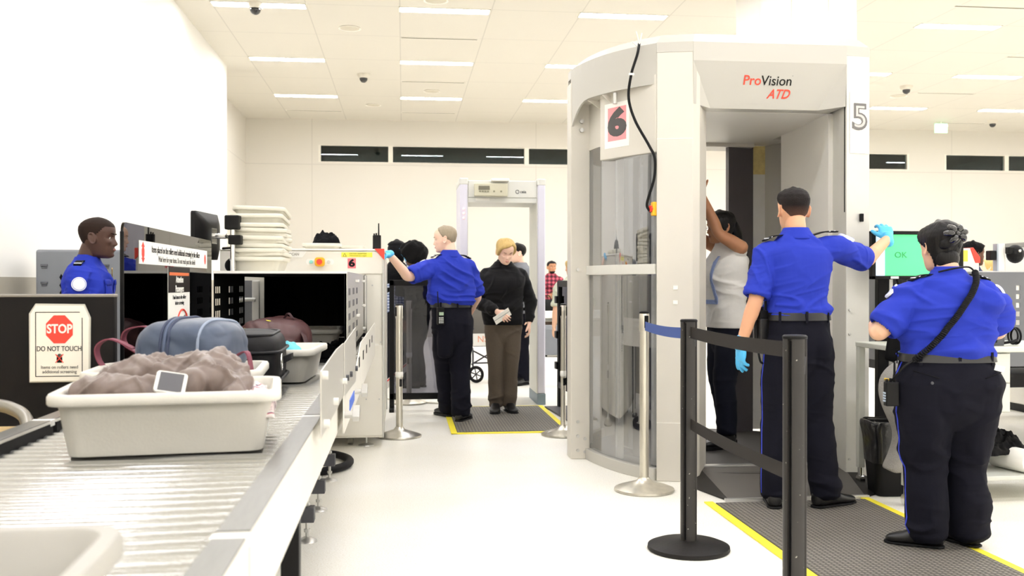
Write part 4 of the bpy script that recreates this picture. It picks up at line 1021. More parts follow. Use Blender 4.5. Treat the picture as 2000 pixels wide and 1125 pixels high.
# roof: rounded octagon slab with a raised chamfered deck
roof = [(1.755, 5.762), (2.737, 5.762), (2.905, 5.80)] + [(3.21, 6.62), (3.21, 6.76)] + [(2.905, 2 * CY - 5.82), (2.737, 2 * CY - 5.762), (1.755, 2 * CY - 5.762), (1.545, 2 * CY - 5.822)] + [(x - .004, 2 * CY - y) for x, y in OC[::-2]] + [(x - .004, y) for x, y in OC[::2]] + [(1.545, 5.822)]
ri = [((x - CX) * .93 + CX, (y - CY) * .93 + CY) for x, y in roof]
n_ = len(roof)
obj('roof', q(J(prism(roof, 2.63, 2.69), rings([[(x, y, 2.69) for x, y in roof], [(x, y, 2.752) for x, y in ri]]))), M_pvl, pv)
obj('ceiling_panel', q(J(prism([(1.80, 6.02), (2.73, 6.02), (2.80, 6.1), (2.80, 7.35), (1.70, 7.35), (1.70, 6.1)], 2.31, 2.63))), M_pvd, pv)
obj('ceiling_panel', q(box(2.70, 3.16, 7.15, 7.56, 2.312, 2.60)), M_pvd, pv)
# header over the opening with a scooped logo face
xl, xr_ = 1.757, 2.735
V = [(xl, 5.76, 2.69), (xr_, 5.76, 2.69), (xl, 5.76, 2.575), (xr_, 5.76, 2.575), (xl + .005, 5.765, 2.312), (xr_ - .005, 5.765, 2.312), (xl + .145, 5.88, 2.305), (xr_ - .135, 5.88, 2.305),
     (xl, 6.04, 2.69), (xr_, 6.04, 2.69), (xl, 6.04, 2.312), (xr_, 6.04, 2.312)]
F = [(0, 2, 3, 1), (2, 6, 7, 3), (2, 4, 6), (3, 7, 5), (4, 10, 11, 5, 7, 6), (8, 9, 11, 10), (0, 8, 10, 4, 2), (1, 3, 5, 11, 9), (0, 1, 9, 8)]
obj('header', q((V, F)), M_pvl, pv, bevel=.002)
obj('header_groove', q(J(box(2.737, 2.748, 5.768, 5.80, 1.66, 2.66))), M_blkm, pv)
obj('rear_header', q(box(1.76, 2.735, 7.35, 7.60, 2.28, 2.66)), M_pv, pv, bevel=.004)
# logo on the scooped face: tilt follows the face
ang = math.atan2(.12, .27)
def face_pt(x, z): return (x - CX, 5.76 + (2.575 - z) / .27 * .12 - .0022 - CY, z)
rt = (PI / 2 + ang, 0, 0)
M_lred = mat('logo_red', '#E1472F', .5); M_lblk = mat('logo_black', '#26231F', .5)
text('Pro', .086, M_lred, pv, face_pt(2.145, 2.468), rt, bold=.0009, align='CENTER', sx=.94)
text('Vision', .086, M_lblk, pv, face_pt(2.302, 2.468), rt, bold=.0004, align='CENTER', sx=.94)
text('ATD', .082, M_lred, pv, face_pt(2.325, 2.392), rt, bold=.0014, shear=.28, sx=.86)
obj('trademark_dot', q(J(*[xf(cyl((0, 0, 0), (0, -.001, 0), .006, 10), (2.40, 5.7935, 2.505))])), MATS['logo_grey'], pv)
# interior: right mast housing, left and rear masts, platform
hw = [(2.725, 6.00), (2.735, 6.15), (2.755, 6.4), (2.78, 6.7), (2.79, 6.95), (2.92, 6.95), (3.05, 6.6), (3.0, 6.25), (2.86, 6.03)]
obj('mast_housing', q(prism(hw, .04, 2.31)), M_pvd, pv, smooth=True)
obj('mast_joint', q(box(2.742, 2.748, 6.215, 6.222, .05, 2.30)), M_pvd, pv)
obj('jamb_plate', q(box(2.62, 2.735, 5.985, 6.0, .045, .30)), M_pvl, pv, bevel=.003)
obj('scan_mast', q(J(prism([(2.53, 7.36), (2.75, 7.42), (2.74, 7.46), (2.52, 7.40)], .04, 2.30))), mat('mast_charcoal', '#5C585A', .18), pv)
obj('scan_mast_core', q(J(prism([(2.56, 7.40), (2.73, 7.445), (2.725, 7.455), (2.555, 7.41)], .04, 2.30))), mat('mast_core', '#6E6A6C', .2), pv)
for a_ in (203, 224):
    cx_, cy_ = pc(a_, .87); obj('guide_post', q(box(cx_ - .022, cx_ + .022, cy_ - .03, cy_ + .03, .05, 2.3)), M_pvd, pv, bevel=.004)
obj('scan_mast_cover', q(arcband(188, 228, .78, .79, .06, 2.3, 12)), glassy('mast_tint', (.17, .168, .18), gloss=.7, rough=.03, alpha_mix=('#6A686E', .5)), pv, smooth=True)
obj('rear_post', q(box(1.74, 1.80, 7.30, 7.40, .04, 2.31)), M_pvd, pv)
obj('tan_band', q(box(2.715, 3.12, 7.50, 7.51, 2.085, 2.31)), mat('tan_band', '#EFD592', .7, vscale=30, var=.25), pv)
obj('rear_cover', q(box(2.715, 3.12, 7.50, 7.508, .05, 2.085)), mat('cover_white', '#F4F2EC', .35), pv)
obj('platform', q(J([(x, y, 0.003) for x, y in []] and ([], []) or prism([pc(a, .92) for a in range(0, 360, 10)], .002, .045))), mat('platform_rubber', '#4A4743', .65, bump=.2, bscale=150), pv)
obj('threshold', q(box(1.85, 2.75, 5.965, 6.02, .03, .062)), M_steel, pv, bevel=.003)
obj('foot_marks', q(J(prism([(2.1 + .05 * math.cos(a) * .9, 6.72 + .12 * math.sin(a)) for a in [2 * PI * k / 16 for k in range(16)]], .045, .0465), prism([(2.36 + .05 * math.cos(a) * .9, 6.72 + .12 * math.sin(a)) for a in [2 * PI * k / 16 for k in range(16)]], .045, .0465))), M_yel, pv)
# lane box with the number 6
pa, pb = (1.311, 6.300), (1.566, 5.842)
dx, dy = pb[0] - pa[0], pb[1] - pa[1]; Ln = math.hypot(dx, dy); az = math.atan2(dy, dx)
bx = obj('sign_box', q(([(pa[0] + u_ * math.cos(az) + v_ * math.sin(az), pa[1] + u_ * math.sin(az) - v_ * math.cos(az), z) for u_, v_, z in box(0, Ln, -.05, .028, 2.022, 2.50)[0]], box(0, 1, 0, 1, 0, 1)[1])), M_pv, pv, bevel=.005)
def onbox(u_, z, v_): return (pa[0] + u_ * math.cos(az) + v_ * math.sin(az) - CX, pa[1] + u_ * math.sin(az) - v_ * math.cos(az) - CY, z)
def panel_on(u0, u1, z0, z1, v0, v1):
    return [onbox(a, c, b) for a, b, c in box(u0, u1, v0, v1, z0, z1)[0]], box(0, 1, 0, 1, 0, 1)[1]
ps = obj('paper_sign', panel_on(.05, .285, 2.090, 2.380, .028, .030), M_paper, bx)
obj('pink_field', panel_on(.082, .258, 2.135, 2.350, .030, .0308), mat('faded_pink', '#EE9A9C', .6), bx)
text('6', .225, mat('number_grey', '#4B4847', .6), bx, onbox(.170, 2.242, .0315), (PI / 2, 0, az), bold=.013, sx=1.5)
for x_, y_, x2, y2 in ((1.36, 6.40, 1.215, 6.36), (1.385, 6.22, 1.27, 6.16)):
    obj('bracket', q(([(x_, y_, 2.43), (x2, y2, 2.43), (x_, y_, 2.35), (x_ + .004, y_ - .004, 2.43), (x2 + .004, y2 - .004, 2.43), (x_ + .004, y_ - .004, 2.35)], [(0, 1, 2), (5, 4, 3), (0, 3, 4, 1), (1, 4, 5, 2), (2, 5, 3, 0)])), M_pv, pv)
x_, y_ = 1.345, 6.09
for bv in [cyl((x_, y_, 2.36), (x_, y_, 2.43), .014, 12), cyl((1.225, 6.615, 2.33), (1.225, 6.59, 2.33), .015, 10), cyl((1.225, 6.615, 2.27), (1.225, 6.59, 2.27), .015, 10)] + [cyl((xx, CY - .075, zz), (xx, CY - .084, zz), .011, 10) for xx, zz in ((1.20, 1.31), (1.2, .16), (1.25, .14), (1.2, .06), (1.25, .05), (1.2, .26))] + [cyl((2.76, 5.772, zz), (2.76, 5.762, zz), .007, 10) for zz in (.12, .9, 1.05)]:
    obj('bolt', q(bv), M_steel, pv, smooth=True)
obj('label', q(J(*[xf(box(-.014, .014, -.002, 0, -.012, .012), (1.655, 5.79, zz), math.radians(-16)) for zz in (1.19, 1.10)])), M_paper, pv)
obj('seam', q(J(xf(box(-.108, .108, -.002, .002, -.002, .002), (1.651, 5.795, .36), math.radians(-15.8)), xf(box(-.108, .108, -.002, .002, -.002, .002), (1.651, 5.795, 2.10), math.radians(-15.8)))), M_pvd, pv)
# cable with zip ties and emergency stop
cab = [(1.455, 5.90, 2.70), (1.43, 5.85, 2.62), (1.395, 5.86, 2.50), (1.385, 5.885, 2.36), (1.42, 5.865, 2.22), (1.50, 5.83, 2.06), (1.53, 5.81, 1.98), (1.528, 5.815, 1.86), (1.500, 5.85, 1.74), (1.495, 5.86, 1.69), (1.52, 5.86, 1.655)]
obj('cable', q(tube(smooth_path(cab, 8), .0085, 10)), M_rub, pv, smooth='all')
for tie in (tube([(1.452, 5.89, 2.69), (1.465, 5.87, 2.76)], .004, 6), tube([(1.458, 5.90, 2.69), (1.425, 5.86, 2.765)], .004, 6), tube([(1.44, 5.89, 2.68), (1.40, 5.86, 2.70)], .004, 6), cbox((1.395, 5.855, 2.50), (.03, .02, .012))):
    obj('zip_tie', q(tie), M_plw, pv)
es = obj('emergency_stop', q(cbox((1.549, 5.862, 1.675), (.05, .05, .085))), MATS['button_yellow'], pv, bevel=.006)
obj('emergency_button', q(cyl((1.527, 5.858, 1.675), (1.510, 5.853, 1.675), .020, 16)), M_red, es, smooth=True)
# paper with the 5 on the right pillar
s5 = obj('paper_sign', q(xf(box(-.068, .068, -.003, 0, -.19, .19), (2.825, 5.782, 2.215), math.radians(11.5))), M_paper, pv)
text('5', .22, mat('number_outline', '#6A6765'), s5, (2.83 - CX, 5.777 - CY, 2.245), (PI / 2, 0, math.radians(11.5)), bold=.008, sx=1.1)
text('5', .20, mat('number_fill', '#BDBBB6'), s5, (2.83 - CX, 5.7755 - CY, 2.246), (PI / 2, 0, math.radians(11.5)), bold=-.002, sx=1.1)
obj('latch', q(cbox((2.84, 5.775, 1.625), (.022, .02, .05))), M_blk, pv, bevel=.003)
obj('monitor_arm', q(J(cyl((2.90, 5.80, 1.33), (2.90, 5.72, 1.33), .03, 14), tube(smooth_path([(2.90, 5.74, 1.33), (2.98, 5.66, 1.31), (3.08, 5.63, 1.28), (3.12, 5.63, 1.36)], 6), .014, 10))), M_dgrey, pv, smooth='all')
# ramp
rp = thing('ramp', 'dark rubber ramp sloping up into the tall booth', 'ramp', (2.28, 5.6, 0))
def r_(vf): return [(x - 2.28, y - 5.6, z) for x, y, z in vf[0]], vf[1]
V = [(1.86, 5.96, .052), (2.80, 5.96, .052), (1.80, 5.235, .013), (2.60, 5.235, .013), (1.86, 5.96, 0), (2.80, 5.96, 0), (1.80, 5.235, 0), (2.60, 5.235, 0), (1.70, 5.62, .002), (2.88, 5.45, .002)]
obj('tread', r_((V[:8], [(0, 2, 3, 1), (4, 5, 7, 6), (0, 1, 5, 4), (2, 6, 7, 3), (0, 4, 6, 2), (1, 3, 7, 5)])), mat('ramp_rubber', '#5B5752', .6, bump=.25, bscale=220), rp)
for wv in (([V[0], V[2], V[8], V[4], V[6]], [(0, 2, 1), (3, 4, 2), (0, 3, 2), (1, 2, 4), (0, 1, 4, 3)]), ([V[1], V[3], V[9], V[5], V[7]], [(0, 1, 2), (3, 2, 4), (0, 2, 3), (1, 4, 2), (0, 3, 4, 1)])):
    obj('side_wedge', r_(wv), mat('ramp_side', '#3F3C39', .6, bump=.2, bscale=200), rp)
obj('nosing', r_(box(1.78, 2.62, 5.222, 5.25, 0, .018)), M_steel, rp, bevel=.003)

# ------------------------------------------------------------------ right side
t = thing('wall_monitor', 'green screen monitor reading OK on an arm beside the booth', 'monitor', (3.115, 5.60, 0))
obj('frame', J(box(-.295, .295, 0, .04, 1.24, 1.262), box(-.295, .295, 0, .04, 1.512, 1.534), box(-.295, -.268, 0, .04, 1.24, 1.534), box(.268, .295, 0, .04, 1.24, 1.534), box(-.29, .29, .025, .045, 1.245, 1.53)), M_blk, t, bevel=.004)
obj('screen', box(-.268, .268, .012, .025, 1.262, 1.512), mat('screen_green', '#4FDB83', .3, emit='#58F08E', estr=.62, var=0), t)
obj('side_column', box(-.268, -.208, .008, .012, 1.262, 1.512), mat('screen_pale', '#C9DCEC', .3, emit='#CFE4F4', estr=.7, var=0), t)
text('OK', .05, mat('screen_text', '#2F8A4F', .4, emit='#2F9A55', estr=.25), t, (-.105, .010, 1.387), sx=1.1)
obj('label', box(-.175, -.125, -.003, 0, 1.244, 1.258), M_paper, t)
obj('mount', J(cyl((0, .045, 1.37), (0, .10, 1.37), .03), tube(smooth_path([(0, .10, 1.37), (-.02, .12, 1.25), (.0, .10, 1.0), (-.01, .08, .84)], 6), .018, 10)), M_dgrey, t, smooth=True)
obj('cable', tube(smooth_path([(-.12, .03, 1.24), (-.08, .04, 1.17), (0.02, .05, 1.13), (.08, .06, 1.0)], 6), .007, 8), M_rub, t, smooth='all')
t.name = 'monitor'
t = thing('privacy_panel', 'tall black-framed dark panel standing behind the green-screen monitor', 'panel', (3.20, 5.88, 0))
obj('panel', box(-.14, .14, 0, .03, .32, 1.24), mat('panel_charcoal', '#3A3A3E', .5), t)
obj('frame', J(box(-.20, -.13, -.01, .04, .30, 1.26), box(.13, .16, -.01, .04, .30, 1.26), box(-.2, .16, -.01, .04, .27, .31)), M_blk, t, bevel=.004)
obj('edge', box(-.128, -.105, -.012, .0, .32, 1.26), M_steel, t)
obj('leg', J(box(-.18, -.14, 0, .03, 0, .30), box(.12, .15, 0, .03, 0, .30), box(-.2, .17, -.15, .18, 0, .03)), M_blk, t)
# waste bin with liner
t = thing('waste_bin', 'black waste bin with a crinkled bag liner beside the booth', 'bin', (2.80, 5.33, 0), math.radians(-6))
R = [rr(.02, .02, .005, .002), rr(.20, .17, .03, .002), rr(.215, .18, .035, .01), rr(.275, .235, .045, .395), rr(.285, .245, .05, .40), rr(.285, .245, .05, .415), rr(.262, .222, .042, .415), rr(.20, .17, .03, .02), rr(.02, .02, .005, .018)]
obj('tub', rings(R), M_blk, t, smooth=True)
LR = []
for z, w_, d_, am in ((.19, .252, .214, .004), (.26, .266, .228, .006), (.34, .280, .240, .007), (.40, .298, .256, .005), (.425, .300, .258, .006), (.424, .270, .23, .003), (.36, .25, .21, .006), (.2, .22, .18, .008)):
    r0 = rr(w_, d_, .05, z, 8)
    LR.append([(x + am * math.sin(9 * i * .7 + z * 60), y + am * math.cos(7 * i * .9 + z * 40), zz + (.008 * math.sin(i * .8) if .3 < z else 0)) for i, (x, y, zz) in enumerate(r0)])
obj('bag_liner', rings(LR, cap=False), mat('bin_bag', '#141315', .28, coat=.3, bump=.5, bscale=22, vscale=12), t, smooth=True, sub=1)
# equipment cart
M_cart = mat('cart_pale_grey', '#CBCCC2', .45, vscale=4)
ct = thing('equipment_cart', 'pale grey wheeled cart with drawers and shelf at the right edge', 'cart', (3.25, 5.25, 0))
obj('top', box(-.54, .62, -.24, .34, .835, .865), M_cart, ct, bevel=.006)
for x in (-.535, .58):
    for y in (-.235, .30):
        lg = obj('leg', box(x, x + .04, y, y + .04, .11, .835), M_cart, ct, bevel=.003)
        obj('caster', J(cyl((x + .02, y + .02, .05), (x + .02, y + .02, .12), .016, 14), cyl((x + .005, y + .02, .032), (x + .035, y + .02, .032), .032, 18)), M_chrome, lg, smooth=True)
dr = obj('drawer_unit', box(-.30, .10, -.20, .30, .50, .835), mat('drawer_side', '#A9A9A0', .45), ct)
for z0, z1 in ((.505, .66), (.668, .828)):
    obj('drawer', box(-.30, .085, -.225, -.20, z0, z1), M_cart, ct, bevel=.004)
obj('shelf', box(-.18, .58, -.22, .30, .125, .15), M_cart, ct, bevel=.005)
obj('rear_tray', box(.12, .58, -.05, .30, .62, .70), M_blk, ct)
# trace detector on the cart
td = thing('trace_detector', 'grey benchtop trace detector with vents on the cart top', 'analyser', (3.235, 5.26, .866))
obj('body', xf(J(rings([[(x, y, z) for x, y, z in rr(.26, .30, .03, 0)], [(x, y, z) for x, y, z in rr(.27, .31, .03, .05)], [(x, y, z) for x, y, z in rr(.27, .30, .03, .06)], [(x, y, z) for x, y, z in rr(.26, .27, .03, .17)], [(x, y, z) for x, y, z in rr(.22, .22, .03, .192)]]))), mat('detector_pale', '#C6C7C6', .4), td, smooth=True)
obj('base', rings([rr(.262, .302, .03, -.0, 6), rr(.272, .312, .03, .05, 6)]), mat('detector_charcoal', '#4E4F52', .45), td, smooth=True)
obj('display', box(-.13, .03, -.158, -.150, .065, .155), mat('detector_panel', '#A69A94', .3), td, bevel=.003)
obj('slot', J(box(-.06, -.02, -.1605, -.157, .092, .096), *[box(-.10 + k * .016, -.092 + k * .016, -.152, -.142, .162, .182) for k in range(8)], *[box(-.10 + k * .018, -.090 + k * .018, -.158, -.154, .018, .038) for k in range(10)]), M_blk, td)
obj('side_pod', xf(ball((0, 0, 0), .05, 20, (.6, .9, 1.3)), (.125, -.10, .10)), MATS['detector_pale'], td, smooth=True)
t = thing('cable_coil', 'small black cable coil on the cart beside the trace detector', 'cable', (3.44, 5.16, .868))
obj('coil', J(*[tube([(.02 * math.sin(k) + .0, .045 * math.cos(a), .05 + .045 * math.sin(a)) for a in [2 * PI * q_ / 20 for q_ in range(20)]], .006, 6, closed=True) for k in range(3)]), M_rub, t, smooth='all')
obj('hose', tube(smooth_path([(0, -.04, .03), (-.05, -.06, .02), (-.10, -.02, .008)], 6), .008, 8), M_rub, t, smooth='all')
t = thing('paper_towel_roll', 'white paper towel roll lying on the lower cart shelf', 'paper roll', (3.46, 5.19, .151), math.radians(12))
def roll():
    R = []
    for r_2, x in ((.022, -.13), (.062, -.13), (.066, -.125), (.066, .125), (.062, .13), (.022, .13)):
        R.append([(x, r_2 * math.cos(a), .066 + r_2 * math.sin(a)) for a in [2 * PI * k / 36 for k in range(36)]])
    return rings(R, closed=True)
obj('roll', xf(roll(), rz=PI / 2), M_paper, t, smooth=True)
obj('core', xf(cyl((-.131, 0, .066), (.131, 0, .066), .0225, 24), rz=PI / 2), mat('core_brown', '#7A5F45', .8), t, smooth=True)
cloth_heap('jacket', 'black jacket bundled on the paper towel roll on the cart shelf', 'jacket', (3.40, 5.30, .245), .34, .30, .12, M_blkm, 31.0, .3, fold=.02, vox=.007)
# jacket hanging from the cart's left end
M_fleece = mat('grey_fleece', '#8E8B86', .95, bump=.5, bscale=180, vscale=60, var=.15)
def drape(name, label, pts, m, thick=.012, amp=.012):
    """A hanging cloth: rows of points from top to bottom, given a soft wavy fold."""
    n = len(pts[0]); rows_ = []
    V = []; F = []
    for j, row in enumerate(pts):
        P = smooth_path(row, 5)
        for i, p in enumerate(P):
            V.append((p.x, p.y + amp * math.sin(i * .9 + j * .5), p.z))
        W = len(P)
    for j in range(len(pts) - 1):
        for i in range(W - 1): F.append((j * W + i, j * W + i + 1, (j + 1) * W + i + 1, (j + 1) * W + i))
    o = obj(name, (V, F), m, None, smooth='all', solid=thick, sub=2)
    return o
gj = drape('jacket', '', [[(2.71, 4.92, .80), (2.78, 4.91, .83), (2.86, 4.93, .86)], [(2.61, 4.90, .74), (2.74, 4.86, .74), (2.86, 4.92, .74)], [(2.60, 4.90, .62), (2.73, 4.85, .60), (2.86, 4.92, .6)], [(2.66, 4.90, .50), (2.74, 4.86, .47), (2.86, 4.92, .46)],
    [(2.71, 4.91, .42), (2.76, 4.87, .40), (2.84, 4.92, .40)], [(2.67, 4.92, .30), (2.73, 4.88, .28), (2.80, 4.92, .28)], [(2.63, 4.92, .235), (2.70, 4.88, .205), (2.78, 4.92, .215)]], M_fleece, thick=.02)
gj.location.x = -.10
tag(gj, 'grey fleece jacket hanging from the left end of the cart', 'jacket')
obj('gold_zip', tube(smooth_path([(2.63, 4.885, .71), (2.67, 4.86, .705), (2.72, 4.845, .69)], 5), .006, 6), mat('gold_zip', '#C8A63C', .35, .8), gj)
t = drape('coat', '', [[(2.68, 4.99, 1.02), (2.78, 4.97, 1.06), (2.90, 4.98, 1.08)], [(2.66, 4.98, .90), (2.78, 4.95, .90), (2.90, 4.98, .90)], [(2.64, 4.98, .80), (2.76, 4.95, .77), (2.90, 4.98, .78)]], M_blkm, thick=.03)
t.location.x = -.06
tag(t, 'dark coat draped over the left end of the cart above the grey jacket', 'coat')
# second scanner hood at the right edge
M_dg2 = mat('hood_charcoal_grey', '#66686B', .5, vscale=5)
t = thing('baggage_scanner', 'charcoal grey scanner hood with slots at the right edge', 'scanner', (4.6, 6.5, 0))
hs = []
for r in range(2):
    for k in range(2): hs.append((-.60 + k * .055, -.60 + k * .055 + .022, 1.165 - r * .062, 1.20 - r * .062))
for r in range(5): hs.append((-.245, -.215, 1.165 - r * .062, 1.20 - r * .062))
obj('hood_side', holed((-.95, .8), (.62, 1.295), hs, lambda u_, v_: (u_, 0, v_)), M_dg2, t, solid=.004)
obj('hood_side', holed((0.004, 1.4), (.62, 1.295), [], lambda u_, v_: (-.95, u_, v_)), M_dg2, t, solid=.004)
obj('hood_roof', box(-.955, .8, -.004, 1.4, 1.295, 1.302), mat('hood_roof_light', '#B9BABB', .4), t)
obj('slot_backing', J(box(-.62, -.50, .08, .085, 1.05, 1.22)), M_blkm, t)
obj('lit_slots', J(*[box(-.25, -.21, .006, .008, 1.16 - r * .062, 1.205 - r * .062) for r in range(3)]), M_paper, t)
obj('frame', J(box(-.94, .8, .02, 1.38, .55, .62), box(-.9, -.85, .05, .1, 0, .55), box(-.9, -.85, 1.3, 1.35, 0, .55), box(.7, .75, .05, .1, 0, .55)), M_blk, t)
obj('body', box(1.15, 2.4, .9, 2.4, .08, 1.50), M_grey, t, bevel=.01)
obj('body_foot', J(box(1.2, 1.28, 1.0, 2.3, 0, .08), box(2.2, 2.28, 1.0, 2.3, 0, .08)), M_blk, t)
obj('hood_roof', box(.8, 1.15, -.004, 1.4, 1.295, 1.302), MATS['hood_roof_light'], t)
t2 = thing('warning_beacon', 'red and yellow marked corner block behind the seated-height hood at right', 'warning block', (4.05, 6.62, 1.303))
t2['label'] = 'pale block with red corner and yellow label on the charcoal hood'
obj('block', prism_y([(-.10, 0), (.10, 0), (.10, .10), (.05, .165), (-.10, .165)], 0, .12), M_grey, t2, bevel=.004)
obj('red_corner', prism_y([(.03, .165), (.052, .172), (.106, .10), (.106, .06), (.07, .06)], -.006, .125), M_red, t2, bevel=.003)
obj('yellow_label', box(-.09, .01, -.004, 0, .07, .15), M_yel, t2)
t2 = thing('camera_stand', 'white upright with black camera heads on the charcoal hood, right edge', 'camera stand', (4.33, 6.62, 1.303))
obj('post', box(-.03, .02, 0, .05, 0, .20), M_plw, t2, bevel=.004)
obj('post_edge', box(-.042, -.03, -.002, .05, 0, .20), mat('post_blue_grey', '#A9B3BC', .4), t2)
obj('camera_head', cbox((-.075, .02, .115), (.05, .06, .07)), M_blk, t2, bevel=.006)
obj('camera_head', J(xf(ball((0, 0, 0), .062, 20, (1, .9, 1.1)), (.085, -.02, .125)), cbox((.045, -.03, .15), (.06, .05, .05))), M_blk, t2, bevel=.006)
obj('lens', ball((.085, -.072, .145), .012, 12), M_chrome, t2, smooth=True)
t2 = thing('scanner_top_box', 'pale box with grey lid on the charcoal hood at the right edge', 'box', (4.80, 6.85, 1.303))
obj('box', box(-.10, .3, 0, .3, 0, .19), M_plw, t2, bevel=.006)
obj('lid', box(-.11, .31, -.01, .31, .19, .225), mat('lid_grey', '#8D8B84'), t2, bevel=.005)
# clear gate panels
M_clear = glassy('clear_panel', (.86, .87, .88), rough=.01)
M_tint = glassy('grey_tint_panel', (.42, .42, .46), rough=.02)
t = thing('gate_panel', 'black-framed tinted clear barrier panel left of the older officer', 'barrier', (-.13, 9.35, 0))
obj('frame', J(box(0, .045, 0, .04, .03, 1.245), box(.475, .52, 0, .04, .03, 1.245), box(0, .52, 0, .04, 1.19, 1.245), box(0, .52, 0, .04, .10, .16)), M_blk, t, bevel=.004)
obj('pane', box(.045, .475, .015, .021, .16, 1.19), M_tint, t)
obj('foot', J(box(0, .045, -.18, .22, 0, .03), box(.475, .52, -.18, .22, 0, .03)), M_blk, t)
t = thing('gate_panel', 'black-framed clear barrier panel with hinges right of the detector', 'barrier', (1.49, 9.35, 0), math.radians(-86))
obj('frame', J(box(0, .06, 0, .05, .0, 1.235), box(.90, .96, 0, .05, .0, 1.235), box(0, .96, 0, .05, 1.18, 1.24), box(0, .96, 0, .05, .20, .26)), M_blk, t, bevel=.005)
obj('pane', box(.06, .90, .02, .026, .26, 1.18), M_clear, t)
obj('hinge', J(*[box(-.03, .05, -.02, .0, z, z + .07) for z in (.38, .68, 1.02)], *[box(-.04, .0, -.01, .04, z, z + .07) for z in (.38, .68, 1.02)]), M_blk, t, bevel=.004)
obj('base', box(-.02, .9, -.12, .16, 0, .018), M_dgrey, t, bevel=.004)
# white cable line and tilted white sign panel by the gate
o = obj('floor_cable', tube(smooth_path([(-.35, 10.4, .008), (.1, 9.95, .008), (.4, 9.75, .008), (.6, 9.7, .008)], 8), .008, 8), mat('cable_cream', '#D8D3C4'), smooth='all')
tag(o, 'thin cream cable on the floor by the chrome stanchions', 'cable')
t = thing('sign_board', 'white leaning board with a red line behind the scanner corner', 'sign', (-.20, 9.95, 0))
obj('board', prism_y([(-.06, .05), (.25, .33), (.25, .42), (-.06, .15)], 0, .02), M_plw, t)
obj('red_line', prism_y([(-.06, .125), (.25, .395), (.25, .41), (-.06, .14)], -.003, 0), M_red, t)
obj('leg', box(-.05, .0, .0, .1, 0, .12), M_dgrey, t)
# wheelchair seen between the officer and the woman in black
wc = thing('wheelchair', 'folded black wheelchair behind the woman in the black sweater', 'wheelchair', (.88, 11.9, 0), math.radians(10))
for x in (-.20, .0, .22):
    pass
def wheel(x, y, r, tr): return tube([(x, y + r * math.cos(a), r + tr + r * math.sin(a)) for a in [2 * PI * k / 28 for k in range(28)]], tr, 8, closed=True)
for x, y, r, tr in ((-.02, -.12, .085, .020), (.24, -.12, .085, .020)):
    w_ = obj('front_wheel', xf(wheel(0, 0, r, tr), (x, y, 0), .9), M_rub, wc, smooth='all')
    obj('spokes', xf(J(*[cyl((0, r * math.cos(a), r + tr + r * math.sin(a)), (0, -r * math.cos(a), r + tr - r * math.sin(a)), .008, 8) for a in (0.3, 1.35, 2.4)]), (x, y, 0), .9), M_dgrey, w_, smooth=True)
for x in (-.10, .32):
    w_ = obj('rear_wheel', wheel(x, .22, .27, .016), M_rub, wc, smooth='all')
    obj('spokes', J(*[cyl((x, .22 + .27 * math.cos(a), .286 + .27 * math.sin(a)), (x, .22 - .27 * math.cos(a), .286 - .27 * math.sin(a)), .003, 6) for a in [PI * k / 6 for k in range(6)]]), M_chrome, w_, smooth=True)
obj('frame', J(*[tube(smooth_path([(x, -.12, .20), (x, -.10, .42), (x, .18, .46), (x, .22, .95)], 5), .012, 8) for x in (-.06, .28)], cyl((-.06, -.05, .22), (.28, .0, .40), .010), cyl((.28, -.05, .22), (-.06, .0, .40), .010), cyl((-.06, -.1, .24), (.28, -.1, .24), .010), *[tube([(x, -.14, .66), (x, .2, .66)], .012, 8) for x in (-.06, .28)]), M_dgrey, wc, smooth='all')
obj('seat', box(-.05, .27, -.10, .22, .44, .47), M_blk, wc, bevel=.01)
obj('seat_back', box(-.05, .27, .20, .225, .50, .90), mat('seat_back_grey', '#6E6A62', .7), wc, bevel=.01)
bg = obj('name_panel', box(-.06, .27, -.135, -.125, .45, .60), M_plw, wc)
text('NS', .11, mat('orange_print', '#E39A7A', .6), bg, (.06, -.137, .53))
# distant table with white cloth and grey case
t = thing('table', 'far table with a white cloth near the man in the plaid shirt', 'table', (2.75, 16.4, 0))
obj('top', box(-.5, .8, -.35, .35, .70, .73), M_plw, t)
obj('leg', J(*[box(x, x + .04, y, y + .04, 0, .7) for x, y in ((-.48, -.33), (.74, -.33), (-.48, .29), (.74, .29))]), M_dgrey, t)
o = obj('cloth', J(rings([[(x, y, .742) for x, y, _ in rr(1.36, .76, .05)], [(x, y, .742 - .002) for x, y, _ in rr(1.37, .77, .05)], [(x + .012 * math.sin(i * 1.3), y + .012 * math.cos(i * 1.3), .60 + .03 * math.sin(i * .7)) for i, (x, y, _) in enumerate(rr(1.38, .78, .05))]])), M_paper, None, smooth=True)
o.name = 'tablecloth'; o.location = (2.90, 16.4, 0)
tag(o, 'white cloth over the far table by the plaid-shirted man', 'tablecloth')
t = thing('storage_case', 'dark grey case on the floor in front of the far table', 'case', (2.47, 15.85, 0))
obj('case', box(-.20, .20, -.1, .08, .03, .50), mat('case_grey', '#6F7278', .5), t, bevel=.01)
obj('lid', box(-.205, .205, -.105, .085, .44, .52), mat('case_grey_lid', '#7C7F85', .5), t, bevel=.01)
obj('foot', J(box(-.18, -.12, -.08, .06, 0, .03), box(.12, .18, -.08, .06, 0, .03)), M_blk, t)
t = thing('bag', 'black bag on the far table in front of the plaid-shirted man', 'bag', (2.42, 16.35, .745))
obj('body', J(rings([rr(.34, .16, .05, 0), rr(.36, .18, .06, .05), rr(.33, .15, .06, .16), rr(.24, .09, .04, .19)])), M_blk, t, smooth=True)
obj('handle', tube(smooth_path([(-.08, 0, .18), (-.05, 0, .25), (.05, 0, .25), (.08, 0, .18)], 5), .008, 8), M_rub, t, smooth='all')
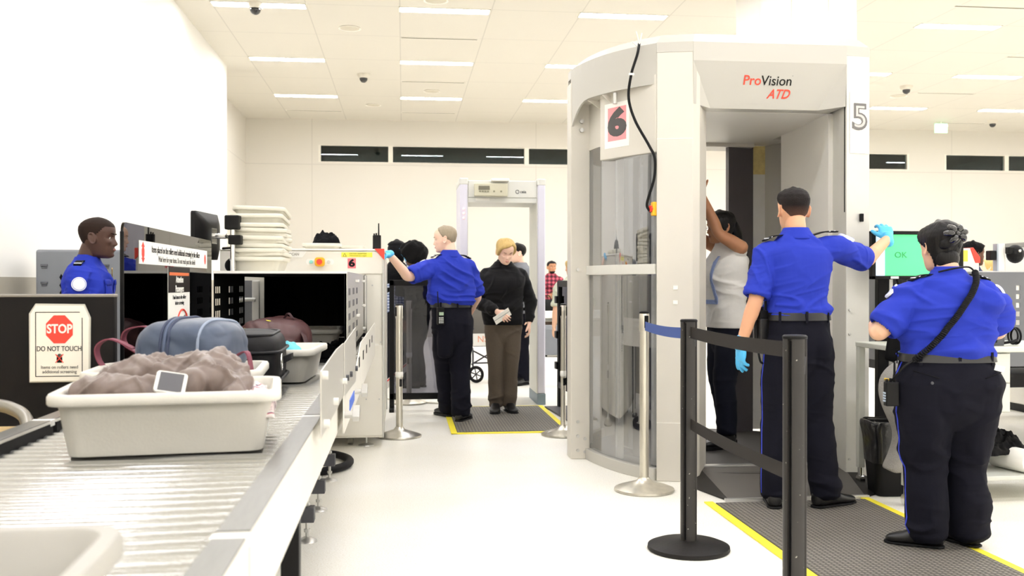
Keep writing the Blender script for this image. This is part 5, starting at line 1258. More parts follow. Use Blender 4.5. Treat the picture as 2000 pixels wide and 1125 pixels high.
# small scraps of paper on the floor
for x, y, a, wh in ((1.62, 3.93, .4, 'near the bottom edge beside the yellow mat border'), (2.62, 4.93, 1.2, 'beside the waste bin'), (.02, 4.35, .2, 'in front of the roller table feet'), (2.72, 5.42, 2.0, 'against the booth by the waste bin')):
    o = obj('paper_scrap', xf(([(-.012, -.008, .001), (.012, -.01, .001), (.015, .006, .006), (-.008, .01, .003), (0, 0, .008)], [(0, 1, 4), (1, 2, 4), (2, 3, 4), (3, 0, 4), (3, 2, 1, 0)]), (x, y, 0.0), a), M_paper)
    tag(o, 'tiny scrap of paper on the floor ' + wh, 'litter', 'paper scraps on the floor')
# ------------------------------------------------------------------ people
M_shirt = mat('uniform_blue_cotton', '#2536A6', 0.8, vscale=7, bump=0.12, bscale=420, var=.05, spec=.2)
M_navy = mat('navy_trouser_wool', '#1D1D29', 0.85, vscale=30, bump=.15, bscale=500, spec=.12)
M_leather = mat('black_leather', '#171616', 0.38, bump=.06, bscale=120)
M_belt2 = mat('belt_black_leather', '#2B2A2A', 0.35, bump=.05, bscale=150)
M_glove = mat('nitrile_blue', '#4FB6EA', 0.45, vscale=40, bump=.05, bscale=150)
M_gold = mat('badge_gold', '#C9A24A', .3, .9)
M_wht = mat('patch_white', '#E9EAF0', .7)
M_pipe2 = mat('uniform_piping_blue', '#2E3FC0', .7)
M_epa = mat('epaulette_black', '#16161C', .7)
M_eyew = mat('eye_white', '#E9E4DC', .2); M_iris = mat('iris_dark', '#2A1C14', .15)
def skin(nm, col, lip):
    return mat('skin_' + nm, col, .52, vscale=14, var=.07, bump=.04, bscale=220, sss=.12), mat('lips_' + nm, lip, .45)
HF = np.array([[0, .060, .000, .022], [.03, .080, .012, .037], [.08, .089, .022, .048], [.15, .0915, .036, .0555], [.22, .0905, .050, .0605], [.30, .0895, .066, .0645], [.40, .0890, .083, .0700], [.50, .0865, .095, .0735],
               [.58, .0910, .102, .0755], [.66, .0945, .105, .0770], [.75, .0925, .103, .0755], [.84, .0820, .091, .0680], [.91, .0640, .072, .0540], [.96, .0430, .048, .0360], [.99, .0200, .023, .0170], [1, .002, .002, .002]])
HH = .235
def head_pt(th, zf, off=0.0, feat=True):
    """Point on the head: th from the face round to the right, zf from chin to crown."""
    f, b, w = (np.interp(zf, HF[:, 0], HF[:, k]) for k in (1, 2, 3))
    s, c = math.sin(th), math.cos(th); e = 2 / 2.35
    x = w * math.copysign(abs(s) ** e, s); y = (f if c > 0 else b) * math.copysign(abs(c) ** e, c); z = zf * HH
    if feat and c > 0:
        g = lambda x0, z0, sx, sz: math.exp(-((x - x0) / sx) ** 2 - ((z - z0) / sz) ** 2)
        nz = np.interp(z, [.068, .074, .080, .088, .100, .115, .130, .142], [0, .012, .022, .0225, .016, .010, .005, 0])
        ns = np.interp(z, [.068, .080, .090, .13], [.015, .0145, .0115, .0085])
        y += nz * math.exp(-(x / ns) ** 2)
        ax = abs(x)
        y += -.0105 * math.exp(-((ax - .031) / .015) ** 2 - ((z - .119) / .0105) ** 2)
        y += .004 * math.exp(-((ax - .026) / .022) ** 2 - ((z - .138) / .008) ** 2)
        y += .005 * math.exp(-((ax - .045) / .016) ** 2 - ((z - .095) / .014) ** 2)
        y += .0055 * g(0, .0605, .022, .006) + .0065 * g(0, .047, .020, .0065) - .004 * g(0, .0535, .022, .0022)
        y += .006 * g(0, .016, .018, .012) - .004 * g(0, .034, .025, .007)
    if off:
        n = Vector((x / max(w, .01) ** 1.0, y / max(f if c > 0 else b, .01), (zf - .55) * 2.0)).normalized()
        x += n.x * off; y += n.y * off; z += n.z * off
    return x, y, z
def head_vf():
    zs = sorted(set([i / 60 for i in range(1, 60)] + [.005, .985, .995, .999]))
    R = [[head_pt(-PI + 2 * PI * k / 88, zf) for k in range(88)] for zf in zs]
    parts = [rings(R)]
    for s in (-1, 1):   # ears: a rim round a thin shell
        ring = [(s * (.0785 + .004 * math.sin(t) ** 2 + .007 * math.cos(t) + .006), -.010 - .016 * math.cos(t) - .006 * math.sin(t), .112 + .030 * math.sin(t) - .002) for t in [2 * PI * k / 20 for k in range(20)]]
        parts.append(tube(ring, .0050, 8, closed=True))
        parts.append(ball((s * .0785, -.012, .110), .02, 14, (.45, .62, 1.25)))
        parts.append(ball((s * .0775, -.006, .086), .008, 10, (.7, 1, 1)))
    return J(*parts)
HEAD = head_vf()
def torso(rows, seg=44, pw=2.35):
    """Stack of elliptical sections: (z, half width, front depth, back depth, x centre, y centre)."""
    A = np.array(rows, float); n = len(A); zz = np.linspace(0, n - 1, (n - 1) * 4 + 1)
    def cr(col):
        out = []
        for t in zz:
            i = min(int(t), n - 2); u = t - i
            p0, p1, p2, p3 = A[max(i - 1, 0), col], A[i, col], A[i + 1, col], A[min(i + 2, n - 1), col]
            out.append(.5 * (2 * p1 + (p2 - p0) * u + (2 * p0 - 5 * p1 + 4 * p2 - p3) * u * u + (3 * p1 - p0 - 3 * p2 + p3) * u ** 3))
        return out
    C = [cr(k) for k in range(6)]; R = []
    e = 2 / pw
    for z, w_, f, b, cx, cy in zip(*C):
        ring = []
        for k in range(seg):
            a = 2 * PI * k / seg; s, c = math.sin(a), math.cos(a)
            ring.append((cx + w_ * math.copysign(abs(c) ** e, c), cy + (f if s > 0 else b) * math.copysign(abs(s) ** e, s), z))
        R.append(ring)
    return rings(R)
def hand_vf(wrist, d, n, side, curl=.35, spread=.06, grow=0.0, sc=1.0, thumb=.7, curls=None):
    d = Vector(d).normalized(); n = Vector(n); n = (n - d * n.dot(d)).normalized(); s = d.cross(n) * side
    W = Vector(wrist); parts = []
    R = []
    for t, w_, h_ in ((-.012, .020, .015), (.0, .026, .019), (.02, .032, .0175), (.045, .039, .0165), (.07, .041, .0145), (.088, .038, .0115), (.094, .030, .007)):
        c = W + d * t * sc + n * (.004 * math.sin(t * 30)) * sc
        R.append([tuple(c + (s * math.copysign(abs(math.cos(a)) ** .75, math.cos(a)) * (w_ * sc + grow) + n * math.copysign(abs(math.sin(a)) ** .75, math.sin(a)) * (h_ * sc + grow))) for a in [2 * PI * k / 20 for k in range(20)]])
    parts.append(rings(R))
    L = (.073, .080, .075, .058); off = (.030, .0102, -.0100, -.0285); kn = (.080, .086, .083, .074)
    for i in range(4):
        c = (curls[i] if curls else curl * (1 + .12 * i))
        base = W + (d * kn[i] + s * off[i]) * sc
        ln = [L[i] * .44 * sc, L[i] * .31 * sc, L[i] * .25 * sc]; a = 0; p = base - d * .018 * sc; P = [p, base]; p = base
        dirs = d + s * (spread * (1.5 - i))
        dirs.normalize()
        for k, l in enumerate(ln):
            a += c * (.55, .95, .65)[k]
            p = p + (dirs * math.cos(a) + n * math.sin(a)) * l; P.append(p)
        rs = [.0085, .0090, .0082, .0076, .0062]
        parts.append(limb(P, [(r * sc + grow) for r in rs], 10, 3))
    b0 = W + (d * .016 + s * .018) * sc; td = (s * thumb + d * .70 + n * .30).normalized()
    p1 = b0 + td * .040 * sc; td2 = (td + d * .35 + n * .12).normalized(); p2 = p1 + td2 * .032 * sc; p3 = p2 + (td2 + d * .25 + n * .1).normalized() * .026 * sc
    parts.append(limb([b0, p1, p2, p3], [(.0135 * sc + grow), (.0115 * sc + grow), (.0098 * sc + grow), (.0072 * sc + grow)], 12, 3))
    return J(*parts)
def hollow(me, end, ax, r, depth=.03):
    """Push the flat end of a sleeve or hem inwards so that it reads as an opening."""
    V = getv(me); e = np.array(end); a = np.array(Vector(ax).normalized()); rel = V - e; t = rel @ a; rad = np.linalg.norm(rel - t[:, None] * a, axis=1)
    m = (np.abs(t) < .022) & (rad < r)
    V[m] -= a * depth; setv(me, V)
class Person: pass
def person(name, label, base, heading, H, skin_, shirt=None, trousers=None, arms=None, head=(0, 0, 0), lean=(0, 0), bw=1.0, hips=1.0, belly=0.0, bust=0.0, stance=None, sleeve='short', vox=.006,
           shoes=True, hair=None, legs=True, sw=1.0, shoem=None, eyes=True, glove=(False, False), hands=None, head_sc=1.0, turtleneck=False, dt=1.0, browm=None, seat=1.0, legw=1.0, knee=None, headoff=(0, 0, 0), feet=None, wamp=.0055, tuck=True, neckr=1.0, shirt_lo=.575, wdirs=None):
    """One clothed figure. Coordinates: x to the person's right, y forward, z up; arms, feet and the like in world metres."""
    h = math.radians(heading); fw = Vector((math.cos(h), math.sin(h), 0)); rt = Vector((fw.y, -fw.x, 0)); B = Vector((base[0], base[1], 0))
    T = thing(name, label, 'person', (base[0], base[1], 0), h - PI / 2)
    def loc(p):
        v = Vector(p) - B; return Vector((v.dot(rt), v.dot(fw), p[2]))
    k = H / 1.755
    def ln(z): return (lean[0] * (z - .5 * H) / (.36 * H) if z > .5 * H else 0, lean[1] * (z - .5 * H) / (.36 * H) if z > .5 * H else 0)
    K = Person(); K.T = T; K.loc = loc; K.H = H; K.k = k
    # ---- joints
    nb = Vector((*ln(.855 * H), .855 * H)); 
    sh = {}
    for s, key in ((1, 'R'), (-1, 'L')):
        sh[key] = Vector((s * .166 * k * sw + ln(.81 * H)[0], -.012 + ln(.81 * H)[1], .780 * H))
    A = {}
    for s, key in ((1, 'R'), (-1, 'L')):
        a = (arms or {}).get(key)
        if a is None:
            e = sh[key] + Vector((s * .055 * k, -.02, -.165 * H)); w_ = e + Vector((s * .01, .05, -.145 * H)); A[key] = [sh[key], e, w_, (0, .15, -1), (-s, .2, 0)]
        else:
            A[key] = [loc(a[3]) if len(a) > 3 and a[3] else sh[key], loc(a[0]), loc(a[1]), None, None]
            A[key][3] = (A[key][2] - A[key][1]).normalized(); A[key][4] = (-s, .2, 0)
        if hands and key in hands:
            hd = hands[key]
            if hd.get('d'): v = Vector(hd['d']); A[key][3] = Vector((v.dot(rt), v.dot(fw), v.z))
            if hd.get('n'): v = Vector(hd['n']); A[key][4] = Vector((v.dot(rt), v.dot(fw), v.z))
    st = stance or {}
    hipz = .505 * H
    L = {}
    for s, key in ((1, 'R'), (-1, 'L')):
        an = loc(st[key]) if key in st else Vector((s * .085 * k, 0, .045 * H)); an.z = max(an.z, .045 * H)
        hp = Vector((s * .083 * k * hips, 0, hipz)); kn = hp.lerp(an, .52) + Vector((0, .025, 0))
        if knee and key in knee: kn = loc(knee[key])
        L[key] = [hp, kn, an]
    # ---- head transform
    nt = nb + Vector((ln(.9 * H)[0] - ln(.855 * H)[0], .012 + ln(.9 * H)[1] - ln(.855 * H)[1], .020 * H)) + Vector(headoff)
    hs = .1335 * H / HH * head_sc
    hy, hp_, hr = (math.radians(a) for a in head)
    MH = Matrix.Translation(nt) @ Matrix.Rotation(hy, 4, 'Z') @ Matrix.Rotation(hp_, 4, 'X') @ Matrix.Rotation(hr, 4, 'Y') @ Matrix.Scale(hs, 4) @ Matrix.Translation((0, .022, -.030))
    K.MH = MH
    def hx(vf): return [tuple(MH @ Vector(p)) for p in vf[0]], vf[1]
    K.hx = hx
    # ---- trunk sections
    def rows(g=0.0, lo=.46, hi=.875, sc=1.0):
        base_rows = [(.455, .150 * hips, .100, .112 * seat), (.50, .168 * hips, .106 + belly * .4, .118 * seat), (.545, .168 * hips, .108 + belly * .8, .110 * seat), (.585, .160 * bw, .108 + belly, .100), (.62, .155 * bw, .106 + belly, .096), (.66, .157 * bw, .106 + belly * .9 + bust * .3, .100), (.70, .164 * bw, .110 + belly * .5 + bust, .108),
                     (.745, .174 * bw, .114 + bust * .9, .116), (.778, .178 * (bw + sw) / 2, .102 + bust * .2, .114), (.802, .160 * sw, .082, .100), (.822, .122 * sw, .066, .084), (.842, .086 * neckr, .056, .068), (.860, .064 * neckr, .052, .058), (.877, .056 * neckr, .050, .054)]
        out = []
        for z, w_, f, b in base_rows:
            if lo <= z <= hi:
                cx, cy = ln(z * H); out.append((z * H, (w_ * k + g) * sc, (f * k * dt + g) * sc, (b * k * dt + g) * sc, cx, cy - .006))
        return out
    # ---- skin
    parts = [hx(HEAD), limb([nb + Vector((0, -.012, -.05 * H)), nb + Vector((0, -.008, 0)), (MH @ Vector((0, -.030, .075)))], [.060 * k * neckr, .056 * k * neckr, .052 * k * neckr], 24), torso(rows(-.012, sc=.93))]
    for s, key in ((1, 'R'), (-1, 'L')):
        S_, E_, W_, d, n = A[key]
        m1 = S_.lerp(E_, .5); f1 = E_.lerp(W_, .3)
        ua = (bw * .6 + .4) * k
        parts.append(limb([S_, m1, E_, f1, W_], [.052 * ua, .047 * ua, .039 * ua, .040 * ua, .0265 * k], 20))
        hk = (hands or {}).get(key, {})
        parts.append(hand_vf(W_, d, n, s, curl=hk.get('curl', .35), spread=hk.get('spread', .06), sc=k * hk.get('sc', 1.0), thumb=hk.get('thumb', .7), curls=hk.get('curls')))
        if legs:
            hp, kn, an = L[key]
            parts.append(limb([hp, kn, an], [.075 * k * legw, .045 * k, .034 * k], 16))
    me = remesh(J(*parts), min(vox, .0048), 1)
    K.body = meobj('body', me, skin_[0], T)
    # lips, eyes, brows
    if eyes:
        for s in (-1, 1):
            ey = obj('eye', hx(ball((s * .031, .0672, .1185), .0112, 16)), M_eyew, K.body, smooth=True)
            obj('iris', hx(ball((s * .031, .0748, .1178), .0052, 10, (1, .8, 1))), M_iris, ey, smooth=True)
            obj('eyelid', hx(ball((s * .031, .0702, .1205), .0126, 16, (1.02, 1, .92 if eyes == 'down' else .62)) if eyes == 'down' else tube([(s * .031 + .013 * math.cos(a), .0795 - .006 * abs(math.cos(a)) , .1185 + .0085 * math.sin(a)) for a in [PI * q_ / 8 for q_ in range(9)]], .0028, 6)), skin_[0], ey, smooth='all')
            obj('eyebrow', hx(tube([head_pt(s * a, .59 + .025 * math.sin((a - .12) * 3.2), .0015) for a in (.16, .26, .36, .46, .56)], [.0026, .0036, .0034, .0028, .0016], 8)), browm or (hair[0] if hair else M_iris), T, smooth='all')
        obj('lips', hx(J(tube([head_pt(a, .243 - .010 * abs(a) * 2, .0010) for a in np.linspace(-.26, .26, 9)], [.001, .0026, .0036, .0040, .0036, .0040, .0036, .0026, .001], 8), tube([head_pt(a, .214 + .03 * abs(a), .0010) for a in np.linspace(-.24, .24, 9)], [.001, .0032, .0044, .0050, .0052, .0050, .0044, .0032, .001], 8))), skin_[1], T, smooth='all')
    # ---- shirt
    if shirt:
        sp = [torso(rows(.010 if tuck else .020, lo=shirt_lo if tuck else .50, hi=.86))]
        slv = []
        for s, key in ((1, 'R'), (-1, 'L')):
            S_, E_, W_, d, n = A[key]; ua = (bw * .55 + .45) * k
            inn = Vector((s * .085 * k * sw + ln(.8 * H)[0], -.012 + ln(.8 * H)[1], .786 * H))
            if sleeve == 'short':
                end = S_.lerp(E_, .90); sp.append(limb([inn, S_, S_.lerp(E_, .45), end], [.072 * k, .066 * ua, .070 * ua, .072 * ua], 26)); slv.append((end + (E_ - S_).normalized() * .02 * 0 + (E_ - S_).normalized() * .069 * ua * .3, E_ - S_, .060 * ua))
            elif sleeve == 'long':
                sp.append(limb([inn, S_, S_.lerp(E_, .5), E_, E_.lerp(W_, .35), E_.lerp(W_, .94)], [.072 * k, .062 * ua, .060 * ua, .053 * ua, .050 * ua, .036 * ua], 24)); slv.append((W_, W_ - E_, .024 * k))
            elif sleeve == 'none':
                sp.append(limb([inn, Vector((S_.x * .86, S_.y, S_.z + .004))], [.070 * k, .055 * k], 20))
        if turtleneck: sp.append(limb([nb + Vector((0, -.01, -.03)), nb + Vector((0, .0, .012 * H))], [.074 * k, .066 * k], 24))
        me = remesh(J(*sp), vox, 4)
        for e_, a_, r_3 in slv: hollow(me, e_, a_, r_3)
        wz = .60 * H
        hemz = (shirt_lo if tuck else .50) * H
        def fd(V):
            w_ = .75 + .6 * np.exp(-((V[:, 2] - wz) / (.10 * H)) ** 2)
            w_ = w_ * np.clip((V[:, 2] - hemz - .012) / .05, 0, 1) * np.clip((.85 * H - V[:, 2]) / .05, 0, 1)
            for e_, a_, r_3 in slv:
                ax = np.array(Vector(a_).normalized()); rel = V - np.array(e_); t_ = rel @ ax; rad = np.linalg.norm(rel - t_[:, None] * ax, axis=1)
                w_ = w_ * np.where(rad < .11, np.clip((-t_ - .008) / .05, 0, 1), 1)
            return w_
        folds(me, wamp * 3.3, wdirs or [(28, 3.2, 13, .9), (-32, 3.0, 12, .8), (8, 3.5, 20, .45), (65, 4, 15, .45), (-15, 6, 30, .22)], hash_seed(label), fade=fd)
        if tuck:   # blouse over the belt
            V = getv(me); n = vnormals(me); b = np.exp(-((V[:, 2] - .612 * H) / .035) ** 2) * .010 + np.where(V[:, 2] < .588 * H, -.012, 0); n[:, 2] *= .3
            setv(me, V + n * b[:, None])
        K.shirt = meobj('shirt', me, shirt, T)
    # ---- trousers
    if trousers and legs:
        r0 = rows(.009, lo=.45, hi=.46)[0]
        tp = [torso([(r0[0] - dz * H,) + tuple(x * f_ for x in r0[1:4]) + r0[4:] for dz, f_ in ((.085, .55), (.045, .86))] + rows(.009, lo=.45, hi=.59))]
        for s, key in ((1, 'R'), (-1, 'L')):
            hp, kn, an = L[key]; lw = legw * k
            hem = an + Vector((0, -.010, -.006 * H)); hem.z = max(hem.z, .045)
            tp.append(limb([hp + Vector((0, -.008, .02)), hp.lerp(kn, .5) + Vector((0, -.005, 0)), kn, kn.lerp(an, .5) + Vector((0, -.012, 0)), hem], [.102 * lw * hips ** .5, .098 * lw * hips ** .3, .080 * lw, .077 * lw, .072 * lw], 26))
            tp.append(limb([(s * .074 * k * hips, -.030 * k * seat, .56 * H), (s * .078 * k * hips, -.052 * k * seat, .50 * H), (s * .080 * k * hips, -.038 * k * seat, .42 * H), (s * .080 * k * hips, -.020 * k, .34 * H)], [.070 * k * seat ** .5, .086 * k * seat ** .5, .080 * k * seat ** .5, .066 * k * seat ** .5], 22))
        me = remesh(J(*tp), vox, 12)
        for s, key in ((1, 'R'), (-1, 'L')):
            hollow(me, L[key][2] + Vector((0, -.010, -.006 * H - .02)), (0, 0, -1), .055 * k, .03)
        folds(me, wamp * 2.2, [(80, 2.5, 12, .45), (22, 4, 12, .8), (-25, 4, 12, .7), (5, 6, 24, .25)], hash_seed(label) + 5, fade=lambda V: .35 + .8 * np.exp(-((V[:, 2] - .09 * H) / .10) ** 2) + .55 * np.exp(-((V[:, 2] - .29 * H) / .08) ** 2) + .35 * np.exp(-((V[:, 2] - .46 * H) / .05) ** 2))
        K.trousers = meobj('trousers', me, trousers, T)
        if tuck and shirt:
            R = torso(rows(.0125, lo=.545, hi=.62))
            r2 = rows(.015, lo=.545, hi=.66); z0, z1 = .578 * H, .602 * H
            def at(z): return [np.interp(z, [r[0] for r in r2], [r[c_] for r in r2]) for c_ in range(1, 6)]
            ring = []
            for z, g in ((z0, -.006), (z0, .004), (z1, .004), (z1, -.006)):
                w_, f, b, cx, cy = at(z); ring.append([(cx + (w_ + g) * math.copysign(abs(math.cos(a)) ** .85, math.cos(a)), cy + ((f if math.sin(a) > 0 else b) + g) * math.copysign(abs(math.sin(a)) ** .85, math.sin(a)), z) for a in [2 * PI * q_ / 48 for q_ in range(48)]])
            bl = obj('belt', rings(ring, closed=True), M_belt2, T, smooth=True)
            lp = []
            for a in (.3, 1.2, 1.95, 2.85, 3.9, 4.71, 5.5):
                w_, f, b, cx, cy = at(.59 * H); x_ = cx + (w_ + .006) * math.copysign(abs(math.cos(a)) ** .85, math.cos(a)); y_ = cy + ((f if math.sin(a) > 0 else b) + .006) * math.copysign(abs(math.sin(a)) ** .85, math.sin(a))
                lp.append(xf(cbox((0, 0, 0), (.004, .014, .062)), (x_, y_, .588 * H), math.atan2(math.sin(a) * w_, math.cos(a) * b)))
            for l_ in lp: obj('belt_loop', l_, trousers, bl)
    # ---- shoes
    if shoes and legs:
        for s, key in ((1, 'R'), (-1, 'L')):
            an = L[key][2]; fa = math.radians((feet or {}).get(key, s * -9)); c, sn = math.cos(fa), math.sin(fa)
            def fp(u, v, z): return (an.x + u * c - v * sn, an.y + u * sn + v * c, z)
            R = []; RS = []
            kk = k * (1.06 if H > 1.6 else 1.04)
            for v, w_, h0, h1 in ((-.078, .018, .030, .062), (-.070, .030, .022, .085), (-.045, .036, .018, .098), (-.01, .037, .018, .104), (.03, .037, .018, .098), (.07, .041, .018, .080), (.11, .046, .018, .064), (.15, .046, .018, .056), (.18, .038, .018, .050), (.198, .024, .020, .042), (.206, .010, .024, .034)):
                h1 = h1 * 1.14; w_ = w_ * 1.08; zc, zh = (h0 + h1) / 2, (h1 - h0) / 2
                R.append([fp(w_ * kk * math.copysign(abs(math.cos(a)) ** .8, math.cos(a)), v * kk, zc + zh * math.copysign(abs(math.sin(a)) ** .8, math.sin(a))) for a in [2 * PI * q_ / 20 for q_ in range(20)]])
            o = obj('shoe', rings(R), shoem or M_leather, T, smooth=True, sub=1)
            out = [(.000, -.084), (.026, -.078), (.038, -.055), (.039, 0), (.043, .06), (.050, .11), (.049, .15), (.038, .19), (.018, .210), (0, .214)]
            pol = [fp(u * kk, v * kk, 0)[:2] for u, v in out] + [fp(-u * kk, v * kk, 0)[:2] for u, v in out[1:-1][::-1]]
            obj('sole', prism(pol, .001 + (.011 if (feet or {}).get('mat') else 0), .024), M_rub, o, bevel=.004)
    # ---- gloves
    for s, key, on in ((1, 'R', glove[1]), (-1, 'L', glove[0])):
        if on:
            S_, E_, W_, d, n = A[key]; hk = (hands or {}).get(key, {}); d = Vector(d).normalized()
            g = J(hand_vf(W_, d, n, s, curl=hk.get('curl', .35), spread=hk.get('spread', .06), grow=.0022, sc=k * hk.get('sc', 1.0), thumb=hk.get('thumb', .7), curls=hk.get('curls')), limb([W_ - d * .03, W_ + d * .03], [.032 * k, .033 * k], 18, 2))
            me = remesh(g, .0042, 1); folds(me, .002, [(20, 20, 60, 1)], 3.0)
            meobj('glove', me, M_glove, T)
    # ---- hair
    if hair:
        hm, fn = hair
        zs = [i / 48 for i in range(3, 48)] + [.985, .995, .999]
        R = []
        hts = []
        for zf in zs:
            ring = []
            for q_ in range(72):
                th = -PI + 2 * PI * q_ / 72; t_ = fn(th, zf); hts.append(max(t_, 0))
                p = head_pt(th, zf, t_ + .0006 if t_ > 0 else -.006, False); ring.append(p)
            R.append(ring)
        vf = rings(R); V = np.array(vf[0]); 
        dn = vnoise(V * np.array([70, 70, 22]), 4) * np.minimum(.0022, np.array(hts) * .25) + vnoise(V * np.array([26, 26, 9]), 8) * np.minimum(.006, np.array(hts) * .22); ctr = np.array([0, 0, .13]); u_ = V - ctr; u_ /= np.linalg.norm(u_, axis=1)[:, None] + 1e-6
        V = V + u_ * dn[:, None]
        obj('hair', hx(([tuple(p) for p in V], vf[1])), hm, T, smooth='all')
    K.bw = bw
    K.A, K.L, K.rows, K.nb, K.sh, K.rt, K.fw, K.B, K.ln = A, L, rows, nb, sh, rt, fw, B, ln
    return K
def hl(th, xs, ys): return float(np.interp(abs(th), xs, ys))
def hash_seed(s): return float(sum((i + 1) * ord(c) for i, c in enumerate(s)) % 97)
def hairm(nm, col, rough=.55, var=.25): return mat('hair_' + nm, col, rough, vscale=60, var=var, bump=.3, bscale=160, stretch=(1, 1, .2), spec=.22)
def officer_bits(K, patch='LR'):
    """Collar, shoulder boards and sleeve patches sewn to the shirt."""
    k, nb, H = K.k, K.nb, K.H
    R = []
    for z, r_, g in ((-.020 * H, .073, 0), (.0055 * H, .064, 0), (.0105 * H, .062, 0), (.0085 * H, .067, .002), (-.010 * H, .080, .004), (-.026 * H, .094, .004), (-.030 * H, .090, 0)):
        ring = []
        for q_ in range(40):
            a = 2 * PI * q_ / 40; front = max(0, math.sin(a)) ** 2
            ring.append((nb.x + r_ * k * math.cos(a) * 1.06, nb.y - .006 + r_ * k * math.sin(a) + .008 * front, nb.z + z - .030 * front * H / 1.755 + .006))
        R.append(ring)
    obj('collar', rings(R, closed=True), M_shirt, K.shirt, smooth='all', sub=1)
    for s, key in ((1, 'R'), (-1, 'L')):
        S_, E_ = K.A[key][0], K.A[key][1]
        a = Vector((nb.x + s * .085 * k, nb.y - .018, nb.z - .012 * H)); b = Vector((S_.x + s * .018, S_.y - .004, S_.z + .082 * k))
        b = Vector((S_.x + s * .02 * k, S_.y - .006, S_.z + .080 * k)) if E_.z < S_.z - .1 else Vector((S_.x + s * .01 * k, S_.y - .006, S_.z + .086 * k))
        ep = obj('epaulette', strap([a, a.lerp(b, .5) + Vector((0, 0, .010)), b], .048 * k, .007, up=(0, 1, 0)), M_epa, K.shirt, smooth=True)
        obj('stripe', J(*[strap([a.lerp(b, t_) + Vector((0, 0, .0135 - .006 * t_)), a.lerp(b, t_ + .07) + Vector((0, 0, .0130 - .006 * t_))], .049 * k, .003, up=(0, 1, 0)) for t_ in (.62, .82)]), M_wht, ep)
        if key in patch:
            ax = (E_ - S_).normalized(); out = Vector((s, .38, .25)); out = (out - ax * out.dot(ax)).normalized(); c = S_.lerp(E_, .20) + out * (.0755 * k * (K.bw * .55 + .45)); sd = ax.cross(out)
            disc = [c + (ax * math.cos(t_) + sd * math.sin(t_)) * .046 * k for t_ in [2 * PI * q_ / 28 for q_ in range(28)]]
            def cup(r_, o_): return [tuple(c + (ax * math.cos(t_) + sd * math.sin(t_)) * r_ * k + out * (o_ - .009 * (math.sin(t_) * r_ / .046) ** 2)) for t_ in [2 * PI * q_ / 28 for q_ in range(28)]]
            pt = obj('sleeve_patch', rings([cup(.046, -.004), cup(.046, .008), cup(.042, .0095), cup(.002, .0105)]), M_wht, K.shirt, smooth=True)
            obj('patch_ring', rings([cup(.041, .0090), cup(.041, .0106), cup(.0385, .0108), cup(.0385, .0090)], closed=True), mat('patch_blue', '#7F8DC8', .7), pt)
def side_stripe(K, keys=('L', 'R')):
    """Narrow blue piping down the outer trouser seam."""
    V = getv(K.trousers.data)
    for key in keys:
        s = 1 if key == 'R' else -1; hp, kn, an = K.L[key]; P = []
        for z in np.linspace(.575 * K.H, .05 * K.H, 22):
            band = V[(np.abs(V[:, 2] - z) < .012) & (V[:, 0] * s > 0)]
            if len(band) < 4: continue
            i = int(np.argmax(band[:, 0] * s)); P.append((band[i][0] - s * .0005, band[i][1], z))
        if len(P) > 4:
            P = np.array(P); P[1:-1, 1] = (P[:-2, 1] + P[1:-1, 1] + P[2:, 1]) / 3; P[1:-1, 1] = (P[:-2, 1] + P[1:-1, 1] + P[2:, 1]) / 3
            obj('side_piping', tube([tuple(p) for p in P], .0035, 6), M_pipe2, K.trousers, smooth='all')

SK_LT = skin('light', '#E3B596', '#C4867A'); SK_FAIR = skin('fair', '#EFC7B0', '#C98880'); SK_DK = skin('dark', '#4C3024', '#7B4C45'); SK_BR = skin('brown', '#B5805C', '#9A6152'); SK_TAN = skin('tan', '#D8A27E', '#B97B6C'); SK_DB = skin('deep', '#6B452F', '#7A4A42')

# male officer at the booth, seen from behind
def fade_hair(th, zf):
    line = hl(th, [0, .9, 1.2, 1.5, 1.75, 2.1, 2.5, 3.2], [.82, .82, .75, .62, .52, .44, .35, .31])
    if zf < line: return -1
    return .0010 + .009 * max(0, min(1, (zf - .60) / .25)) + .004 * max(0, 1 - abs(th) / 1.6) * max(0, min(1, (zf - .8) / .1))
def fade_mat(nm, lo, hi, p0, p1):
    m = mat(nm, hi, .65, bump=.6, bscale=260); nt = m.node_tree; b = nt.nodes['Principled BSDF']; b.inputs['Specular IOR Level'].default_value = .2
    tc = nt.nodes.new('ShaderNodeTexCoord'); sp = nt.nodes.new('ShaderNodeSeparateXYZ'); cr = nt.nodes.new('ShaderNodeValToRGB'); e = cr.color_ramp.elements
    e[0].position = p0; e[0].color = lin(lo); e[1].position = p1; e[1].color = lin(hi)
    nt.links.new(tc.outputs['Generated'], sp.inputs[0]); nt.links.new(sp.outputs[2], cr.inputs['Fac']); nt.links.new(cr.outputs['Color'], b.inputs['Base Color']); return m
M_fade = fade_mat('hair_black_fade', '#6A4A3A', '#1B1513', .10, .52)
K1 = person('person', 'man in blue uniform shirt with back turned, arm stretched to the green screen', (2.155, 5.13), 92, 1.755, SK_TAN, M_shirt, M_navy, vox=.0055, bw=1.02, sw=1.04, head=(0, 4, 0),
            arms={'L': ((1.905, 5.10, 1.125), (1.835, 5.13, .885)), 'R': ((2.640, 5.31, 1.350), (2.868, 5.50, 1.480), None, (2.375, 5.15, 1.415))},
            hands={'L': dict(d=(-.04, .10, -1), n=(.9, .15, 0), curls=[.22, .34, .46, .62], spread=.10, thumb=.85), 'R': dict(d=(.10, .42, .55), n=(.15, .75, -.5), curl=.55, spread=.16)}, glove=(True, True),
            stance={'L': (1.995, 5.06, .08), 'R': (2.265, 5.02, .08)}, feet={'L': -20, 'R': -68, 'mat': 1}, hair=(M_fade, fade_hair), eyes=True, wamp=.0062, legw=1.06, lean=(.0, .03))
officer_bits(K1, 'R'); side_stripe(K1)
